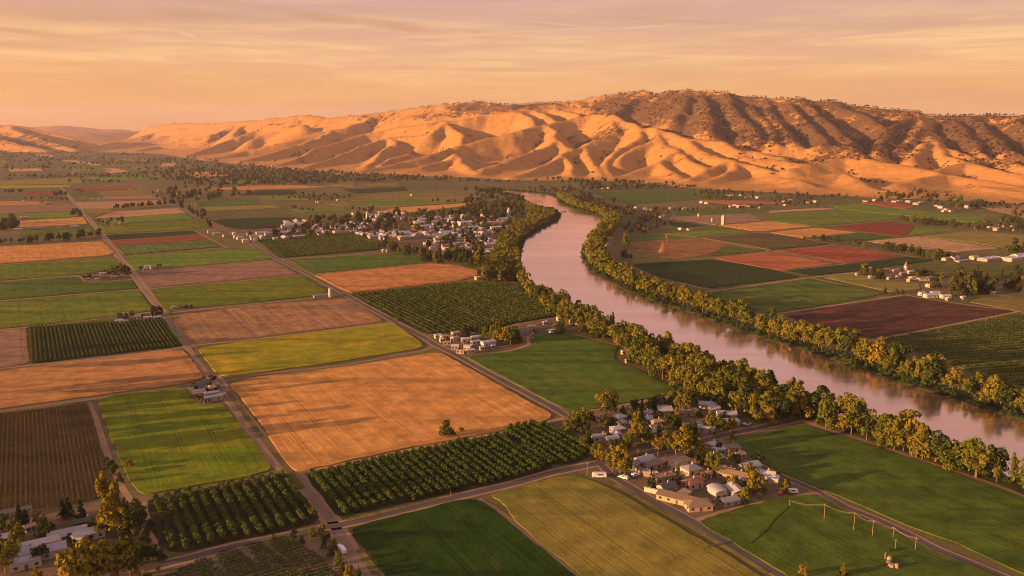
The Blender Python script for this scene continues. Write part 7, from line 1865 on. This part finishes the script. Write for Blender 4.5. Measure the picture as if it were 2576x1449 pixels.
def streak(a1, e1, a2, e2, wid, colr, amt, fade=.03, ragged=.003):
    """a long thin cloud or vapour trail between two bearings"""
    slope = (e2 - e1) / (a2 - a1)
    line = w.math('ADD', w.math('MULTIPLY', w.math('SUBTRACT', azm, a1), slope), e1)
    jit = w.math('MULTIPLY_ADD', w.noise(w.mapping(ae, scale=(16, 60, 1), loc=(a1 * 9, 0, 0)), 1.0, 4, .6), ragged * 2, -ragged)
    d = w.math('ABSOLUTE', w.math('SUBTRACT', w.math('ADD', elv, jit), line))
    m1 = w.smooth(d, wid, wid * .2)
    win = w.math('MULTIPLY', w.smooth(azm, a1 - fade, a1 + fade), w.smooth(azm, a2 + fade, a2 - fade))
    thin = w.smooth(w.noise(w.mapping(ae, scale=(9, 9, 1), loc=(e1 * 300, 2, 0)), 1.0, 3, .6), .25, .6)
    return w.mix(w.math('MULTIPLY', w.math('MULTIPLY', m1, win), w.math('MULTIPLY', thin, amt * (.6 if wid < .0025 else 1.0))), cur[0], colr)


def AE(px, py):
    d = rayd(px, py)
    return math.atan2(d[0], d[1]), math.asin(d[2] / math.sqrt(sum(x * x for x in d)))


cur = [col]
for p, q, wid, colr, amt, fade in [((560, 8), (1190, 86), .0075, (.66, .33, .19), .75, .10), ((280, 12), (760, 60), .009, (.60, .32, .19), .5, .12), ((1280, 26), (2080, 66), .0022, (.64, .33, .22), .7, .06), ((0, 40), (520, 55), .014, (.62, .32, .16), .55, .15),
                                   ((1000, 95), (1480, 70), .0012, (1.0, .62, .34), .7, .05), ((1330, 52), (1500, 70), .0011, (1.0, .64, .38), .8, .03), ((1500, 78), (1690, 62), .0014, (1.0, .64, .36), .8, .03), ((1540, 176), (1860, 122), .0012, (1.0, .60, .30), .7, .05), ((1020, 62), (1250, 62), .0007, (.95, .60, .42), .7, .02),
                                   ((330, 108), (620, 98), .0020, (1.0, .63, .31), .7, .05), ((455, 82), (490, 92), .0030, (1.0, .66, .34), .9, .008), ((710, 113), (755, 107), .0016, (1.0, .64, .34), .8, .01), ((1560, 122), (1655, 114), .0042, (1.0, .60, .32), .6, .02), ((1780, 108), (1880, 112), .0035, (1.0, .58, .30), .55, .03), ((0, 132), (900, 128), .005, (1.0, .62, .28), .45, .12), ((600, 150), (1500, 132), .006, (1.0, .60, .30), .4, .14)]:
    a1, e1 = AE(*p); a2, e2 = AE(*q)
    cur[0] = streak(a1, e1, a2, e2, wid, colr, amt, fade, min(.003, wid * 1.1))
col = cur[0]
below = w.smooth(zz, -.02, .0)
col = w.mix(below, (.30, .19, .10), col)
sc = w.n('ShaderNodeVectorMath', operation='SCALE'); w.l(col, sc.inputs[0]); sc.inputs['Scale'].default_value = K
fin = w.mix(.10, sc.outputs[0], sky.outputs[0])
w.l(fin, bg.inputs['Color'])
world.cycles.sampling_method = 'MANUAL'; world.cycles.sample_map_resolution = 512

sun = bpy.data.lights.new('sun', 'SUN'); sun.energy = SUN_E; sun.angle = math.radians(.5); sun.color = SUN_C
so = bpy.data.objects.new('sun', sun); link(so)
dv = Vector((math.cos(SUN_AZ) * math.cos(SUN_EL), math.sin(SUN_AZ) * math.cos(SUN_EL), -math.sin(SUN_EL)))
so.rotation_euler = dv.to_track_quat('-Z', 'Y').to_euler()
so.location = (-300, -200, 300)

# ================================================================== CAMERA
cam = bpy.data.cameras.new('camera'); cam.sensor_width = 36.0; cam.lens = 36.0 * F / 2576.0
cam.clip_start = 1.0; cam.clip_end = 60000.0
co = bpy.data.objects.new('camera', cam); link(co)
co.location = (0, 0, CAMH); co.rotation_euler = (math.radians(90) - PITCH, 0, 0)
scene.camera = co

scene.view_settings.view_transform = 'Standard'; scene.view_settings.look = 'None'
scene.view_settings.exposure = EXPO; scene.view_settings.gamma = 1.0
scene.render.engine = 'CYCLES'
cy = scene.cycles
cy.use_denoising = DENOISE
try:
    cy.denoiser = 'OPENIMAGEDENOISE'; cy.denoising_input_passes = 'RGB_ALBEDO_NORMAL'
except Exception:
    pass
cy.max_bounces = 5; cy.diffuse_bounces = 2; cy.glossy_bounces = 2; cy.transmission_bounces = 2; cy.transparent_max_bounces = 4; cy.volume_bounces = 0
cy.sample_clamp_indirect = 6.0
cy.use_fast_gi = False
scene.render.use_persistent_data = False
cy.pixel_filter_type = 'BLACKMAN_HARRIS'; cy.filter_width = 1.05
